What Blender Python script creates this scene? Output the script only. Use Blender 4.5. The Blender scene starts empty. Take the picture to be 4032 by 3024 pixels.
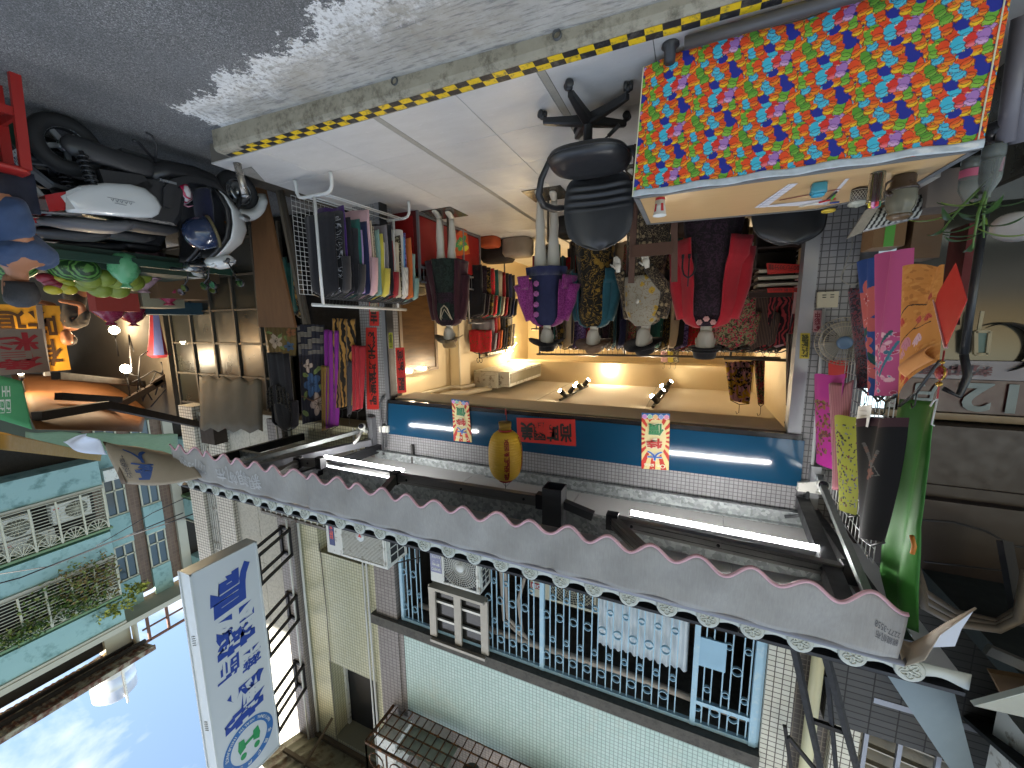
import bpy, math, random
import numpy as np
from mathutils import Vector, Matrix
V = Vector
PI = math.pi
sc = bpy.context.scene
col = sc.collection
# ------------------------------------------------------------------ camera (the photograph is upside down: rolled by 180 degrees)
FPX, YAW, PITCH, ROLL = 1563.5, math.radians(24.06), math.radians(8.64), math.radians(-0.62)
CAM = V((0, 0, 1.52))
_f = V((math.sin(YAW)*math.cos(PITCH), math.cos(YAW)*math.cos(PITCH), math.sin(PITCH)))
_r0 = V((math.cos(YAW), -math.sin(YAW), 0))
_u0 = _r0.cross(_f)
_r = _r0*math.cos(ROLL)+_u0*math.sin(ROLL)
_u = -_r0*math.sin(ROLL)+_u0*math.cos(ROLL)
cd = bpy.data.cameras.new('camera'); cam = bpy.data.objects.new('camera', cd); col.objects.link(cam)
cam.matrix_world = Matrix(((-_r.x, -_u.x, -_f.x, CAM.x), (-_r.y, -_u.y, -_f.y, CAM.y), (-_r.z, -_u.z, -_f.z, CAM.z), (0, 0, 0, 1)))
cd.sensor_width = 36; cd.lens = 36*FPX/4032; cd.clip_start = .05; cd.clip_end = 3000
sc.camera = cam
# ------------------------------------------------------------------ world, sun, exposure
SUN_EL, SUN_AZ = math.radians(14), math.radians(20)      # sun stands behind the camera, above the houses across the lane
sundir = V((math.sin(SUN_AZ)*math.cos(SUN_EL), -math.cos(SUN_AZ)*math.cos(SUN_EL), math.sin(SUN_EL)))   # towards the sun
w = bpy.data.worlds.new('World'); sc.world = w; w.use_nodes = True
nt = w.node_tree; N = nt.nodes; L = nt.links
for n in list(N): N.remove(n)
sky = N.new('ShaderNodeTexSky'); sky.sky_type = 'NISHITA'; sky.sun_disc = False
sky.sun_elevation = SUN_EL; sky.sun_rotation = PI-SUN_AZ; sky.air_density = 1.0; sky.dust_density = 1.5; sky.ozone_density = .8
tc = N.new('ShaderNodeTexCoord'); mp = N.new('ShaderNodeMapping'); mp.inputs['Scale'].default_value = (1, 1, 1.6)
ns = N.new('ShaderNodeTexNoise'); ns.inputs['Scale'].default_value = 2.6; ns.inputs['Detail'].default_value = 9; ns.inputs['Roughness'].default_value = .55; ns.inputs['Distortion'].default_value = .3
mp.inputs['Location'].default_value = (.35, .2, .1)
cr = N.new('ShaderNodeValToRGB'); cr.color_ramp.elements[0].position = .50; cr.color_ramp.elements[1].position = .66
mx = N.new('ShaderNodeMixRGB'); mx.inputs[2].default_value = (3.9, 3.8, 3.6, 1)
bg = N.new('ShaderNodeBackground'); bg.inputs['Strength'].default_value = .08; out = N.new('ShaderNodeOutputWorld')
L.new(tc.outputs['Generated'], mp.inputs[0]); L.new(mp.outputs[0], ns.inputs[0]); L.new(ns.outputs[0], cr.inputs[0])
L.new(cr.outputs[0], mx.inputs[0]); L.new(sky.outputs[0], mx.inputs[1]); L.new(mx.outputs[0], bg.inputs[0]); L.new(bg.outputs[0], out.inputs[0])
sl = bpy.data.lights.new('sun', 'SUN'); sl.energy = 3.0; sl.angle = math.radians(.5); sl.color = (1, .95, .87)
so = bpy.data.objects.new('sun', sl); col.objects.link(so); so.rotation_euler = sundir.to_track_quat('Z', 'Y').to_euler(); so.location = sundir*40
sc.view_settings.view_transform = 'Standard'; sc.view_settings.look = 'None'; sc.view_settings.gamma = 1; sc.view_settings.exposure = 2.8
sc.view_settings.use_curve_mapping = False
sc.render.engine = 'CYCLES'; sc.cycles.use_denoising = True; sc.cycles.max_bounces = 7; sc.cycles.diffuse_bounces = 4; sc.cycles.glossy_bounces = 3
sc.cycles.transmission_bounces = 6; sc.cycles.transparent_max_bounces = 12; sc.cycles.caustics_reflective = False; sc.cycles.caustics_refractive = False
sc.cycles.sample_clamp_indirect = 6
# ------------------------------------------------------------------ helpers
random.seed(7)
def ray(x, y): return -_r*(x-2016)/FPX*1 + -_u*(1512-y)/FPX*1 + _f
def pt(x, y, X=None, Y=None, Z=None):
    """the point of the place that shows at photo pixel (x, y) and lies on the plane X=, Y= or Z="""
    d = _r*((2016-x)/FPX) - _u*((1512-y)/FPX) + _f
    t = (X-CAM.x)/d.x if X is not None else (Y-CAM.y)/d.y if Y is not None else (Z-CAM.z)/d.z
    return CAM+d*t
def ppl(x, y, o, n):
    d = _r*((2016-x)/FPX) - _u*((1512-y)/FPX) + _f
    return CAM+d*((o-CAM).dot(n)/d.dot(n))
def rnd(a, b): return random.uniform(a, b)
def frame_of(d):
    d = d.normalized(); a = V((0, 0, 1)) if abs(d.z) < .95 else V((1, 0, 0))
    u = a.cross(d).normalized(); return u, d.cross(u)
class MB:
    def __init__(s): s.v = []; s.f = []; s.m = []; s.s = []
    def add(s, vs, fs, mi=0, sm=False):
        o = len(s.v); s.v += [tuple(q) for q in vs]
        for f in fs: s.f.append(tuple(i+o for i in f)); s.m.append(mi); s.s.append(sm)
        return s
    def obox(s, c, u, v, w, mi=0):
        c, u, v, w = V(c), V(u), V(v), V(w)
        P = [c+a*u+b*v+d*w for d in (-1, 1) for b in (-1, 1) for a in (-1, 1)]
        return s.add(P, [(0, 2, 3, 1), (4, 5, 7, 6), (0, 1, 5, 4), (2, 6, 7, 3), (0, 4, 6, 2), (1, 3, 7, 5)], mi)
    def box(s, x0, y0, z0, x1, y1, z1, mi=0):
        return s.obox(((x0+x1)/2, (y0+y1)/2, (z0+z1)/2), ((x1-x0)/2, 0, 0), (0, (y1-y0)/2, 0), (0, 0, (z1-z0)/2), mi)
    def bar(s, a, b, w=.03, h=None, up=None, mi=0):
        a, b = V(a), V(b); d = b-a; h = h or w
        if up is not None:
            u = d.cross(V(up)).normalized(); vv = u.cross(d).normalized()
        else: u, vv = frame_of(d)
        return s.obox((a+b)/2, d/2, u*w/2, vv*h/2, mi)
    def poly(s, pts, mi=0): return s.add(pts, [tuple(range(len(pts)))], mi)
    def slab(s, pts, n, mi=0):
        n = V(n); k = len(pts); A = [V(q) for q in pts]; B = [q+n for q in A]
        return s.add(A+B, [tuple(range(k))[::-1], tuple(range(k, 2*k))]+[(i, (i+1) % k, k+(i+1) % k, k+i) for i in range(k)], mi)
    def tube(s, path, r=.01, n=8, closed=False, mi=0, sm=True, caps=True, flat=None):
        path = [V(q) for q in path]; k = len(path)
        rs = r if isinstance(r, (list, tuple)) else [r]*k
        vs = []; u = None
        for i, q in enumerate(path):
            if closed: d = path[(i+1) % k]-path[i-1]
            else: d = path[min(i+1, k-1)]-path[max(i-1, 0)]
            if d.length < 1e-9: d = V((0, 0, 1))
            d.normalize()
            if u is None: u, _ = frame_of(d)
            else:
                u = u-d*u.dot(d)
                if u.length < 1e-6: u, _ = frame_of(d)
                u.normalize()
            b = d.cross(u)
            for j in range(n):
                a = 2*PI*j/n; vs.append(q+(u*math.cos(a)+b*math.sin(a)*(flat or 1))*rs[i])
        fs = []
        for i in range(k if closed else k-1):
            i2 = (i+1) % k
            for j in range(n): fs.append((i*n+j, i*n+(j+1) % n, i2*n+(j+1) % n, i2*n+j))
        if caps and not closed: fs += [tuple(range(n))[::-1], tuple(range((k-1)*n, k*n))]
        return s.add(vs, fs, mi, sm)
    def loft(s, rings, mi=0, sm=True, caps=True, closed_u=True):
        n = len(rings[0]); vs = [q for r in rings for q in r]; fs = []
        for i in range(len(rings)-1):
            for j in range(n if closed_u else n-1): fs.append((i*n+j, i*n+(j+1) % n, (i+1)*n+(j+1) % n, (i+1)*n+j))
        if caps and closed_u: fs += [tuple(range(n))[::-1], tuple(range((len(rings)-1)*n, len(rings)*n))]
        return s.add(vs, fs, mi, sm)
    def lathe(s, prof, c=(0, 0, 0), n=20, axis=(0, 0, 1), mi=0, sm=True, caps=True):
        c = V(c); ax = V(axis).normalized(); u, b = frame_of(ax)
        return s.loft([[c+ax*z+(u*math.cos(2*PI*j/n)+b*math.sin(2*PI*j/n))*max(r, 1e-4) for j in range(n)] for r, z in prof], mi, sm, caps)
    def ball(s, c, r, n=14, m=9, mi=0, ax=None):
        c = V(c); r = V((r, r, r)) if not hasattr(r, '__len__') else V(r)
        A = ax or (V((1, 0, 0)), V((0, 1, 0)), V((0, 0, 1)))
        return s.loft([[c+A[0]*r.x*math.sin(t)*math.cos(2*PI*j/n)+A[1]*r.y*math.sin(t)*math.sin(2*PI*j/n)-A[2]*r.z*math.cos(t) for j in range(n)] for t in [max(.02, min(PI-.02, PI*i/m)) for i in range(m+1)]], mi)
    def surf(s, nu, nv, fn, mi=0, sm=True):
        vs = [fn(i/nu, j/nv) for j in range(nv+1) for i in range(nu+1)]
        fs = [(j*(nu+1)+i, j*(nu+1)+i+1, (j+1)*(nu+1)+i+1, (j+1)*(nu+1)+i) for j in range(nv) for i in range(nu)]
        return s.add(vs, fs, mi, sm)
    def sheet(s, nu, nv, fn, t=.004, mi=0, sm=True):
        """a surface with real thickness t"""
        P = [[V(fn(i/nu, j/nv)) for i in range(nu+1)] for j in range(nv+1)]
        def nrm(i, j):
            a = P[j][min(i+1, nu)]-P[j][max(i-1, 0)]; b = P[min(j+1, nv)][i]-P[max(j-1, 0)][i]
            q = a.cross(b); return q.normalized() if q.length > 1e-12 else V((0, 0, 1))
        A = [P[j][i]+nrm(i, j)*t/2 for j in range(nv+1) for i in range(nu+1)]; B = [P[j][i]-nrm(i, j)*t/2 for j in range(nv+1) for i in range(nu+1)]
        k = nu+1; o = len(A)
        fs = []
        for j in range(nv):
            for i in range(nu):
                q = (j*k+i, j*k+i+1, (j+1)*k+i+1, (j+1)*k+i); fs.append(q); fs.append(tuple(o+x for x in q[::-1]))
        bd = [i for i in range(nu+1)]+[j*k+nu for j in range(1, nv+1)]+[nv*k+i for i in range(nu-1, -1, -1)]+[j*k for j in range(nv-1, 0, -1)]
        for a, b in zip(bd, bd[1:]+bd[:1]): fs.append((a, o+a, o+b, b))
        return s.add(A+B, fs, mi, sm)
    def build(s, name, mats, parent=None, local=False, keep=False, **props):
        me = bpy.data.meshes.new(name); vs = np.array(s.v, dtype=float).reshape(-1, 3)
        o = bpy.data.objects.new(name, me)
        if parent is not None:
            off = V((0, 0, 0)); q = parent
            while q is not None: off += q.location; q = q.parent
            if local: off = V((0, 0, 0))
            o.parent = parent
        elif local or keep: off = V((0, 0, 0))
        else:
            off = V(((vs[:, 0].min()+vs[:, 0].max())/2, (vs[:, 1].min()+vs[:, 1].max())/2, vs[:, 2].min())); o.location = off
        me.from_pydata((vs-np.array(off)).tolist(), [], s.f)
        for m in (mats if isinstance(mats, (list, tuple)) else [mats]): me.materials.append(m)
        me.polygons.foreach_set('material_index', s.m); me.polygons.foreach_set('use_smooth', s.s)
        me.update(); col.objects.link(o)
        for k, v in props.items(): o[k] = v
        return o
def tag(o, label, cat, group=None, kind=None):
    if label: o['label'] = label
    if cat: o['category'] = cat
    if group: o['group'] = group
    if kind: o['kind'] = kind
    return o
def thing(name, label, cat, loc=(0, 0, 0), group=None, rotz=0):
    o = bpy.data.objects.new(name, None); o.empty_display_size = .1; col.objects.link(o); o.location = loc; o.rotation_euler = (0, 0, rotz)
    return tag(o, label, cat, group)
def solo(mb, name, mats, label, cat, group=None): return tag(mb.build(name, mats), label, cat, group)
def struct(mb, name, mats): return tag(mb.build(name, mats, keep=True), None, None, None, 'structure')
def dup(root, loc, rotz=0, label=None, group=None):
    r = root.copy(); col.objects.link(r); r.location = loc; r.rotation_euler = (0, 0, rotz)
    if label: r['label'] = label
    if group: r['group'] = group
    for ch in list(root.children):
        c = ch.copy(); col.objects.link(c); c.parent = r
        for g in list(ch.children):
            d = g.copy(); col.objects.link(d); d.parent = c
    return r
def inst(o, loc, parent=None, rotz=0, scale=None):
    c = o.copy(); col.objects.link(c); c.location = loc; c.rotation_euler = (0, 0, rotz)
    if scale: c.scale = scale
    if parent is not None: c.parent = parent
    return c
# ------------------------------------------------------------------ materials
MATS = {}
def rgb(h):
    """sRGB hex of the paint itself -> linear"""
    h = h.lstrip('#'); c = [int(h[i:i+2], 16)/255 for i in (0, 2, 4)]
    return tuple(((x+.055)/1.055)**2.4 if x > .04045 else x/12.92 for x in c)
class NT:
    def __init__(s, name):
        s.mat = bpy.data.materials.new(name); s.mat.use_nodes = True; s.t = s.mat.node_tree; s.n = s.t.nodes; s.l = s.t.links
        s.b = s.n['Principled BSDF']; s.o = s.n['Material Output']; s._tc = None
    def new(s, ty, ins=(), **kw):
        n = s.n.new('ShaderNode'+ty)
        for k, v in kw.items(): setattr(n, k, v)
        for k, v in (ins.items() if isinstance(ins, dict) else enumerate(ins)): s.put(n.inputs[k], v)
        return n
    def put(s, sock, v):
        if hasattr(v, 'is_output'): s.l.new(v, sock)
        elif v is not None:
            if hasattr(sock.default_value, '__len__') and hasattr(v, '__len__') and len(v) == 3 and len(sock.default_value) == 4: v = (*v, 1)
            sock.default_value = v
    def co(s, kind='Object'):
        if s._tc is None: s._tc = s.n.new('ShaderNodeTexCoord')
        return s._tc.outputs[kind]
    def noise(s, scale, detail=4, rough=.55, vec=None, dist=0):
        return s.new('TexNoise', {'Vector': vec or s.co(), 'Scale': scale, 'Detail': detail, 'Roughness': rough, 'Distortion': dist}).outputs[0]
    def ramp(s, fac, stops, interp='LINEAR'):
        n = s.new('ValToRGB', [fac]); r = n.color_ramp; r.interpolation = interp
        while len(r.elements) < len(stops): r.elements.new(.5)
        for e, (p, c) in zip(r.elements, stops): e.position = p; e.color = (*c, 1) if hasattr(c, '__len__') else (c, c, c, 1)
        return n.outputs[0]
    def mix(s, f, a, b, mode='MIX'):
        n = s.new('MixRGB', [f, a, b]); n.blend_type = mode; return n.outputs[0]
    def math(s, op, a, b=0, c=0): return s.new('Math', [a, b, c], operation=op).outputs[0]
    def bump(s, h, strength=.3, dist=.01):
        n = s.new('Bump', {'Height': h, 'Strength': strength, 'Distance': dist}); s.put(s.b.inputs['Normal'], n.outputs[0])
    def set(s, **k):
        for a, b in k.items(): s.put(s.b.inputs[a.replace('_', ' ')], b)
        return s.mat
def mat(name, c, rough=.6, metal=0, var=.14, scale=6, bump=0, bscale=60, spec=None, trans=0, ior=1.45, coat=0, emit=None, alpha=None, wear=None, sheen=0):
    if name in MATS: return MATS[name]
    t = NT(name); c = rgb(c) if isinstance(c, str) else c
    base = c
    if var:
        n1 = t.noise(scale, 5, .6)
        base = t.mix(n1, tuple(x*(1-var) for x in c), tuple(min(1, x*(1+var)) for x in c))
        rr = t.ramp(t.noise(scale*2.3, 3), [(.3, max(.03, rough-.07)), (.7, min(1, rough+.07))])
        t.put(t.b.inputs['Roughness'], rr)
    else: t.put(t.b.inputs['Roughness'], rough)
    if wear:
        wc, amt, ws = wear; f = t.ramp(t.noise(ws, 7, .65), [(.62-amt*.3, 0), (.72-amt*.2, 1)]); base = t.mix(f, base, rgb(wc))
    t.set(Base_Color=base, Metallic=metal)
    if spec is not None: t.set(Specular_IOR_Level=spec)
    if trans: t.set(Transmission_Weight=trans, IOR=ior)
    if coat: t.set(Coat_Weight=coat)
    if sheen: t.set(Sheen_Weight=sheen)
    if emit: t.set(Emission_Color=emit[0], Emission_Strength=emit[1])
    if alpha is not None: t.set(Alpha=alpha)
    if bump: t.bump(t.noise(bscale, 5, .6), bump, .004)
    MATS[name] = t.mat; return t.mat
def mosaic(name, tile, grout, size, var=.2, rough=.35, ratio=1.0, offs=0.0, stain=None):
    if name in MATS: return MATS[name]
    t = NT(name); sx = t.new('SeparateXYZ', [t.co()])
    u = t.math('ADD', sx.outputs[0], sx.outputs[1]); v = t.new('CombineXYZ', [u, sx.outputs[2], 0]).outputs[0]
    b = t.new('TexBrick', {'Vector': v, 'Scale': 1, 'Mortar Size': size*.085, 'Mortar Smooth': .2, 'Bias': 0, 'Brick Width': size*ratio, 'Row Height': size})
    b.offset = offs; b.squash = 1
    c1, c2, g = [rgb(x) for x in (tile[0], tile[1], grout)]
    t.put(b.inputs['Color1'], c1); t.put(b.inputs['Color2'], c2); t.put(b.inputs['Mortar'], g)
    base = t.mix(t.math('MULTIPLY', t.noise(1.7, 6, .65), var*1.6), b.outputs[0], (.05, .045, .035))
    if stain: base = t.mix(t.ramp(t.noise(stain[1], 7, .7), [(.55, 0), (.75, .7)]), base, rgb(stain[0]))
    t.set(Base_Color=base, Roughness=t.ramp(b.outputs['Fac'], [(0, rough), (1, .85)]))
    t.bump(b.outputs['Fac'], -.5, .002)
    MATS[name] = t.mat; return t.mat
def cloth(name, c, c2=None, scale=14, kind='plain', c3=None, rough=.9):
    """woven stuff, plain or with a printed pattern"""
    if name in MATS: return MATS[name]
    t = NT(name); a = rgb(c); b = rgb(c2) if c2 else tuple(x*.8 for x in a); e = rgb(c3) if c3 else b
    co = t.co(); wob = t.new('VectorMath', [co, t.new('TexNoise', {'Vector': co, 'Scale': 9, 'Detail': 2}).outputs['Color']], operation='ADD').outputs[0]
    if kind == 'plain': base = t.mix(t.noise(20, 5), a, b)
    elif kind == 'floral':
        v1 = t.new('TexVoronoi', {'Vector': co, 'Scale': scale, 'Randomness': .8}); ang = t.noise(scale*2.6, 3, .6)
        f1 = t.ramp(t.math('ADD', v1.outputs['Distance'], t.math('MULTIPLY', ang, .5)), [(.50, 1), (.56, 0)])
        f2 = t.ramp(t.math('ADD', v1.outputs['Distance'], t.math('MULTIPLY', ang, .2)), [(.18, 1), (.23, 0)])
        base = t.mix(f1, a, b); base = t.mix(f2, base, e)
        base = t.mix(t.ramp(t.noise(scale*1.4, 2, .4, None, 2.2), [(.49, 0), (.51, .8), (.53, .8), (.55, 0)]), base, e)
    elif kind == 'stripe':
        wv = t.new('TexWave', {'Vector': co, 'Scale': scale, 'Distortion': .2}); base = t.mix(t.ramp(wv.outputs[0], [(.42, 0), (.5, 1)]), a, b)
    elif kind == 'animal':
        wv = t.new('TexWave', {'Vector': co, 'Scale': scale*.3, 'Distortion': 9, 'Detail': 2, 'Detail Scale': 1.2}); base = t.mix(t.ramp(wv.outputs[0], [(.38, 1), (.46, 0)]), a, b)
    elif kind == 'scale':
        v1 = t.new('TexVoronoi', {'Vector': co, 'Scale': scale, 'Randomness': .25}); base = t.mix(t.ramp(v1.outputs['Distance'], [(.28, 1), (.34, 0), (.44, 0), (.5, 1)]), a, b)
    elif kind == 'lace':
        v1 = t.new('TexVoronoi', {'Vector': co, 'Scale': scale, 'Randomness': 1}, feature='DISTANCE_TO_EDGE'); base = t.mix(t.ramp(v1.outputs['Distance'], [(.03, 1), (.1, 0)]), a, b)
    elif kind == 'patch':
        v1 = t.new('TexVoronoi', {'Vector': wob, 'Scale': scale, 'Randomness': 1}); q = t.new('SeparateColor', [v1.outputs['Color']]).outputs[0]
        base = t.ramp(q, [(0, a), (.35, b), (.7, e)], 'CONSTANT')
    t.set(Base_Color=base, Roughness=rough, Sheen_Weight=.15, Specular_IOR_Level=.25)
    wv = t.noise(350, 2); fold = t.noise(7, 3)
    t.bump(t.math('ADD', t.math('MULTIPLY', wv, .12), fold), .35, .02)
    MATS[name] = t.mat; return t.mat
# ------------------------------------------------------------------ lettering
_TXT = {}
def glyphs(body, bold=.0, spacing=1.0):
    """outline of a line of writing as flat mesh data, normalised to height 1 with its aspect"""
    k = (body, bold, spacing)
    if k in _TXT: return _TXT[k]
    c = bpy.data.curves.new('lettering', 'FONT'); c.body = body; c.size = 1; c.offset = bold; c.resolution_u = 3; c.space_line = spacing
    o = bpy.data.objects.new('lettering', c); me = bpy.data.meshes.new_from_object(o)
    vs = np.array([q.co[:2] for q in me.vertices]); fs = [tuple(p.vertices) for p in me.polygons]
    bpy.data.objects.remove(o); bpy.data.curves.remove(c); bpy.data.meshes.remove(me)
    lo, hi = vs.min(0), vs.max(0); vs = (vs-lo)/(hi-lo); _TXT[k] = (vs, fs, (hi-lo)[0]/(hi-lo)[1]); return _TXT[k]
def letter(mb, body, o, u, v, bold=.0, mi=0, lift=.0015, fn=None, spacing=1.0, flip=False):
    """writes body into the parallelogram o + s*u + t*v (u along the line, v upwards)"""
    vs, fs, asp = glyphs(body, bold, spacing); o, u, v = V(o), V(u), V(v); n = u.cross(v).normalized()*lift
    P = [fn(a, b) for a, b in vs] if fn else [o+u*a+v*b+n for a, b in vs]
    return mb.add(P, fs, mi)
def vertical(s): return '\n'.join(s)
# ================================================================== THE SETTING
FZ = .09                                    # forecourt and shop floor
def zr(x): return max(-.13, min(.02, .02-.025*x))   # the lane falls gently to one side
def road_mat():
    t = NT('asphalt'); co = t.co(); sx = t.new('SeparateXYZ', [co])
    big = t.noise(3.2, 4, .6, co); fine = t.noise(26, 4, .6, co); fine2 = t.noise(110, 2, .5, co)
    e = t.math('ADD', t.math('MULTIPLY', t.math('SUBTRACT', big, .5), .42), t.math('ADD', t.math('MULTIPLY', t.math('SUBTRACT', fine, .5), .34), t.math('MULTIPLY', t.math('SUBTRACT', fine2, .5), .12)))
    yb = t.math('ADD', t.math('SUBTRACT', sx.outputs[1], t.math('ADD', 1.46, t.math('MULTIPLY', sx.outputs[0], .132))), e)       # > 0: cement wash
    xb = t.math('ADD', t.math('SUBTRACT', 3.5, sx.outputs[0]), e)
    d = t.math('MINIMUM', yb, xb)
    conc = t.ramp(t.math('ADD', d, .5), [(.488, 0), (.512, 1)])
    fringe = t.ramp(t.math('ADD', d, .5), [(.49, 0), (.505, 1), (.60, .75), (.74, 0)])
    agg = t.new('TexVoronoi', {'Vector': co, 'Scale': 210}); st = t.new('SeparateColor', [agg.outputs['Color']]).outputs[0]
    asp = t.ramp(st, [(0, (.085, .084, .082)), (.55, (.17, .169, .166)), (.86, (.27, .268, .262)), (.985, (.42, .41, .40))])
    asp = t.mix(t.ramp(t.noise(1.1, 6, .6, co), [(.38, 0), (.66, .55)]), asp, (.10, .099, .097))
    asp = t.mix(t.ramp(t.noise(.8, 4, .6, co), [(.5, 0), (.8, .35)]), asp, (.24, .24, .237))
    cn = t.mix(t.noise(9, 8, .7, co), (.30, .28, .24), (.60, .58, .53))
    cn = t.mix(t.ramp(t.noise(2.3, 5, .7, co), [(.45, 0), (.7, .6)]), cn, (.30, .25, .17))
    mpx = t.new('Mapping', {'Vector': co, 'Scale': (1.2, 9, 1)}).outputs[0]
    cn = t.mix(t.ramp(t.noise(5, 7, .75, mpx), [(.5, 0), (.62, .75)]), cn, (.17, .165, .16))
    cn = t.mix(t.math('MULTIPLY', fringe, t.ramp(t.noise(34, 5, .7, co), [(.40, 0), (.5, 1)])), cn, (.80, .79, .76))
    t.set(Base_Color=t.mix(conc, asp, cn), Roughness=.85)
    t.bump(t.math('ADD', t.math('MULTIPLY', agg.outputs['Distance'], t.math('SUBTRACT', 1.15, conc)), t.math('ADD', t.math('MULTIPLY', conc, .6), t.math('MULTIPLY', fine, .8))), .5, .006)
    return t.mat
ROAD = road_mat()
m = MB()
xs = [-60, -20, 0]+[i*.5 for i in range(1, 13)]+[8, 14, 30, 80]; ys = [-40, -10, -3, 0, 1, 2, 3, 5, 10, 20, 60]
m.add([(x, y, zr(x)) for y in ys for x in xs], [(j*len(xs)+i, j*len(xs)+i+1, (j+1)*len(xs)+i+1, (j+1)*len(xs)+i) for j in range(len(ys)-1) for i in range(len(xs)-1)])
struct(m, 'road', ROAD)
# concrete kerb with drain holes
def concrete(name, a, b, dark=(.07, .065, .055), amt=.5, sc_=5):
    t = NT(name); base = t.mix(t.noise(sc_, 8, .7), rgb(a), rgb(b)); base = t.mix(t.ramp(t.noise(sc_*2.2, 7, .75), [(.48, 0), (.7, amt)]), base, dark)
    t.set(Base_Color=base, Roughness=.9); t.bump(t.noise(70, 6, .7), .5, .006); return t.mat
KERB = concrete('kerb concrete', '#7d7665', '#b5ae9c', (.07, .06, .04), .85, 5)
CONC = concrete('grey concrete', '#77746d', '#a09c94')
kerb = MB()
def kx(x): return 2.25-.006*x
prof = [(-.16, 0), (.06, 0), (.082, .012), (.0895, .03), (.0895, .14), (-.16, .14)]
kerb.loft([[V((x, kx(x)+b, z)) for z, b in prof] for x in (-5, -1, 0, 1, 2, 3, 3.66)], sm=False)
KB = struct(kerb, 'kerb', KERB)
PVC = mat('drain pipe plastic', '#4a4a48', .5); BLACK = mat('deep black', (.006, .006, .006), .8, var=0)
for px, py in ((2193, 112), (1553, 305)):
    q = pt(px, py, Y=2.235); q.z = max(q.z, zr(q.x)+.022); pm = MB()
    n = 16; ro, ri = .024, .020
    pm.loft([[q+V((math.cos(2*PI*j/n)*r, y, math.sin(2*PI*j/n)*r)) for j in range(n)] for r, y in ((ri, .05), (ri, -.008), (ro, -.008), (ro, .05))], 0, True, False)
    pm.add([q+V((math.cos(2*PI*j/n)*ri, .02, math.sin(2*PI*j/n)*ri)) for j in range(n)], [tuple(range(n))], 1)
    pm.build('drain_pipe', [PVC, BLACK], KB)
# shop floor: stone tiles one by one, grey filler strips between some rows
def tile_mat():
    t = NT('floor stone'); oi = t.new('ObjectInfo'); co = t.new('VectorMath', [t.co(), t.new('VectorMath', [oi.outputs['Location'], (3.1, 1.7, 0)], operation='MULTIPLY').outputs[0]], operation='ADD').outputs[0]
    st = t.new('Mapping', {'Vector': co, 'Scale': (1, 4, 1), 'Rotation': (0, 0, .5)}).outputs[0]
    base = t.mix(t.noise(2.5, 6, .65, st), (.47, .455, .43), (.62, .605, .58))
    base = t.mix(t.ramp(t.noise(7, 5, .7, st, 1.2), [(.60, 0), (.66, .35), (.70, 0)]), base, (.70, .69, .67))
    base = t.mix(t.math('MULTIPLY', oi.outputs['Random'], .12), base, (.40, .38, .35))
    base = t.mix(t.ramp(t.noise(60, 3, .6, co), [(.66, 0), (.74, .4)]), base, (.28, .26, .23))
    t.set(Base_Color=base, Roughness=t.ramp(t.noise(9, 4, .6, co), [(.3, .34), (.7, .55)])); t.bump(t.noise(40, 3, .5, co), .06, .002); return t.mat
TILE = tile_mat(); GROUT = mat('tile joint', '#6e6a62', .9); STRIP = concrete('filler strip', '#8e897e', '#a7a297', (.2, .18, .15), .3, 14)
m = MB(); m.box(-5, 2.385, -.15, 3.97, 10.2, FZ-.006)
FL = struct(m, 'shop_floor', GROUT)
colx = [(-4.55, -3.97), (-3.97, -3.39), (-3.39, -2.81), (-2.81, -2.23), (-2.23, -1.65), (-1.65, -1.07), (-1.07, -.49), (-.49, .25), (.25, .835), (.885, 1.43), (1.43, 2.055), (2.105, 2.70), (2.70, 3.32), (3.32, 3.965)]
rows = [2.375+.59*i for i in range(14)]
protos = {}
for (x0, x1) in colx:
    for y0, y1 in zip(rows, rows[1:]):
        k = round(x1-x0, 3); wx = (x1-x0-.004)/2; wy = (y1-y0-.004)/2
        if k not in protos:
            tm = MB(); tm.loft([[V((sx*(wx-i), sy*(wy-i), z)) for sx, sy in ((-1, -1), (1, -1), (1, 1), (-1, 1))] for z, i in ((-.012, 0), (-.0015, 0), (0, .0015))], sm=False)
            o = protos[k] = tm.build('floor_tile', TILE, FL, local=True); o.location = ((x0+x1)/2, (y0+y1)/2, FZ)
        else: inst(protos[k], ((x0+x1)/2, (y0+y1)/2, FZ), FL)
for x in (.86, 2.08):
    sm_ = MB(); sm_.box(x-.0235, 2.376, FZ-.012, x+.0235, 6.6, FZ-.0008); sm_.build('floor_strip', STRIP, FL)
# hazard tape along the kerb: two rows of squares
TY = mat('tape yellow', '#e3bd1c', .45, wear=('#8a7a3a', .35, 30)); TB = mat('tape black', (.018, .018, .02), .5, wear=('#55524c', .3, 26))
tp = MB()
k = 0; x = -4.0
while x < 3.60:
    for r in (0, 1):
        if not (r == 0 and x > 3.32):
            y0 = kx(x)+.031+r*.0475; y1 = y0+.0475; dx = .003*r
            tp.add([(x, y0, FZ+.0022), (x+.0837, y0-.0003, FZ+.0022), (x+.0837, y1-.0003, FZ+.0022), (x, y1, FZ+.0022)], [(0, 1, 2, 3)], (k+r) % 2)
    k += 1; x += .084
tp.build('hazard_tape', [TY, TB], FL)
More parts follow.
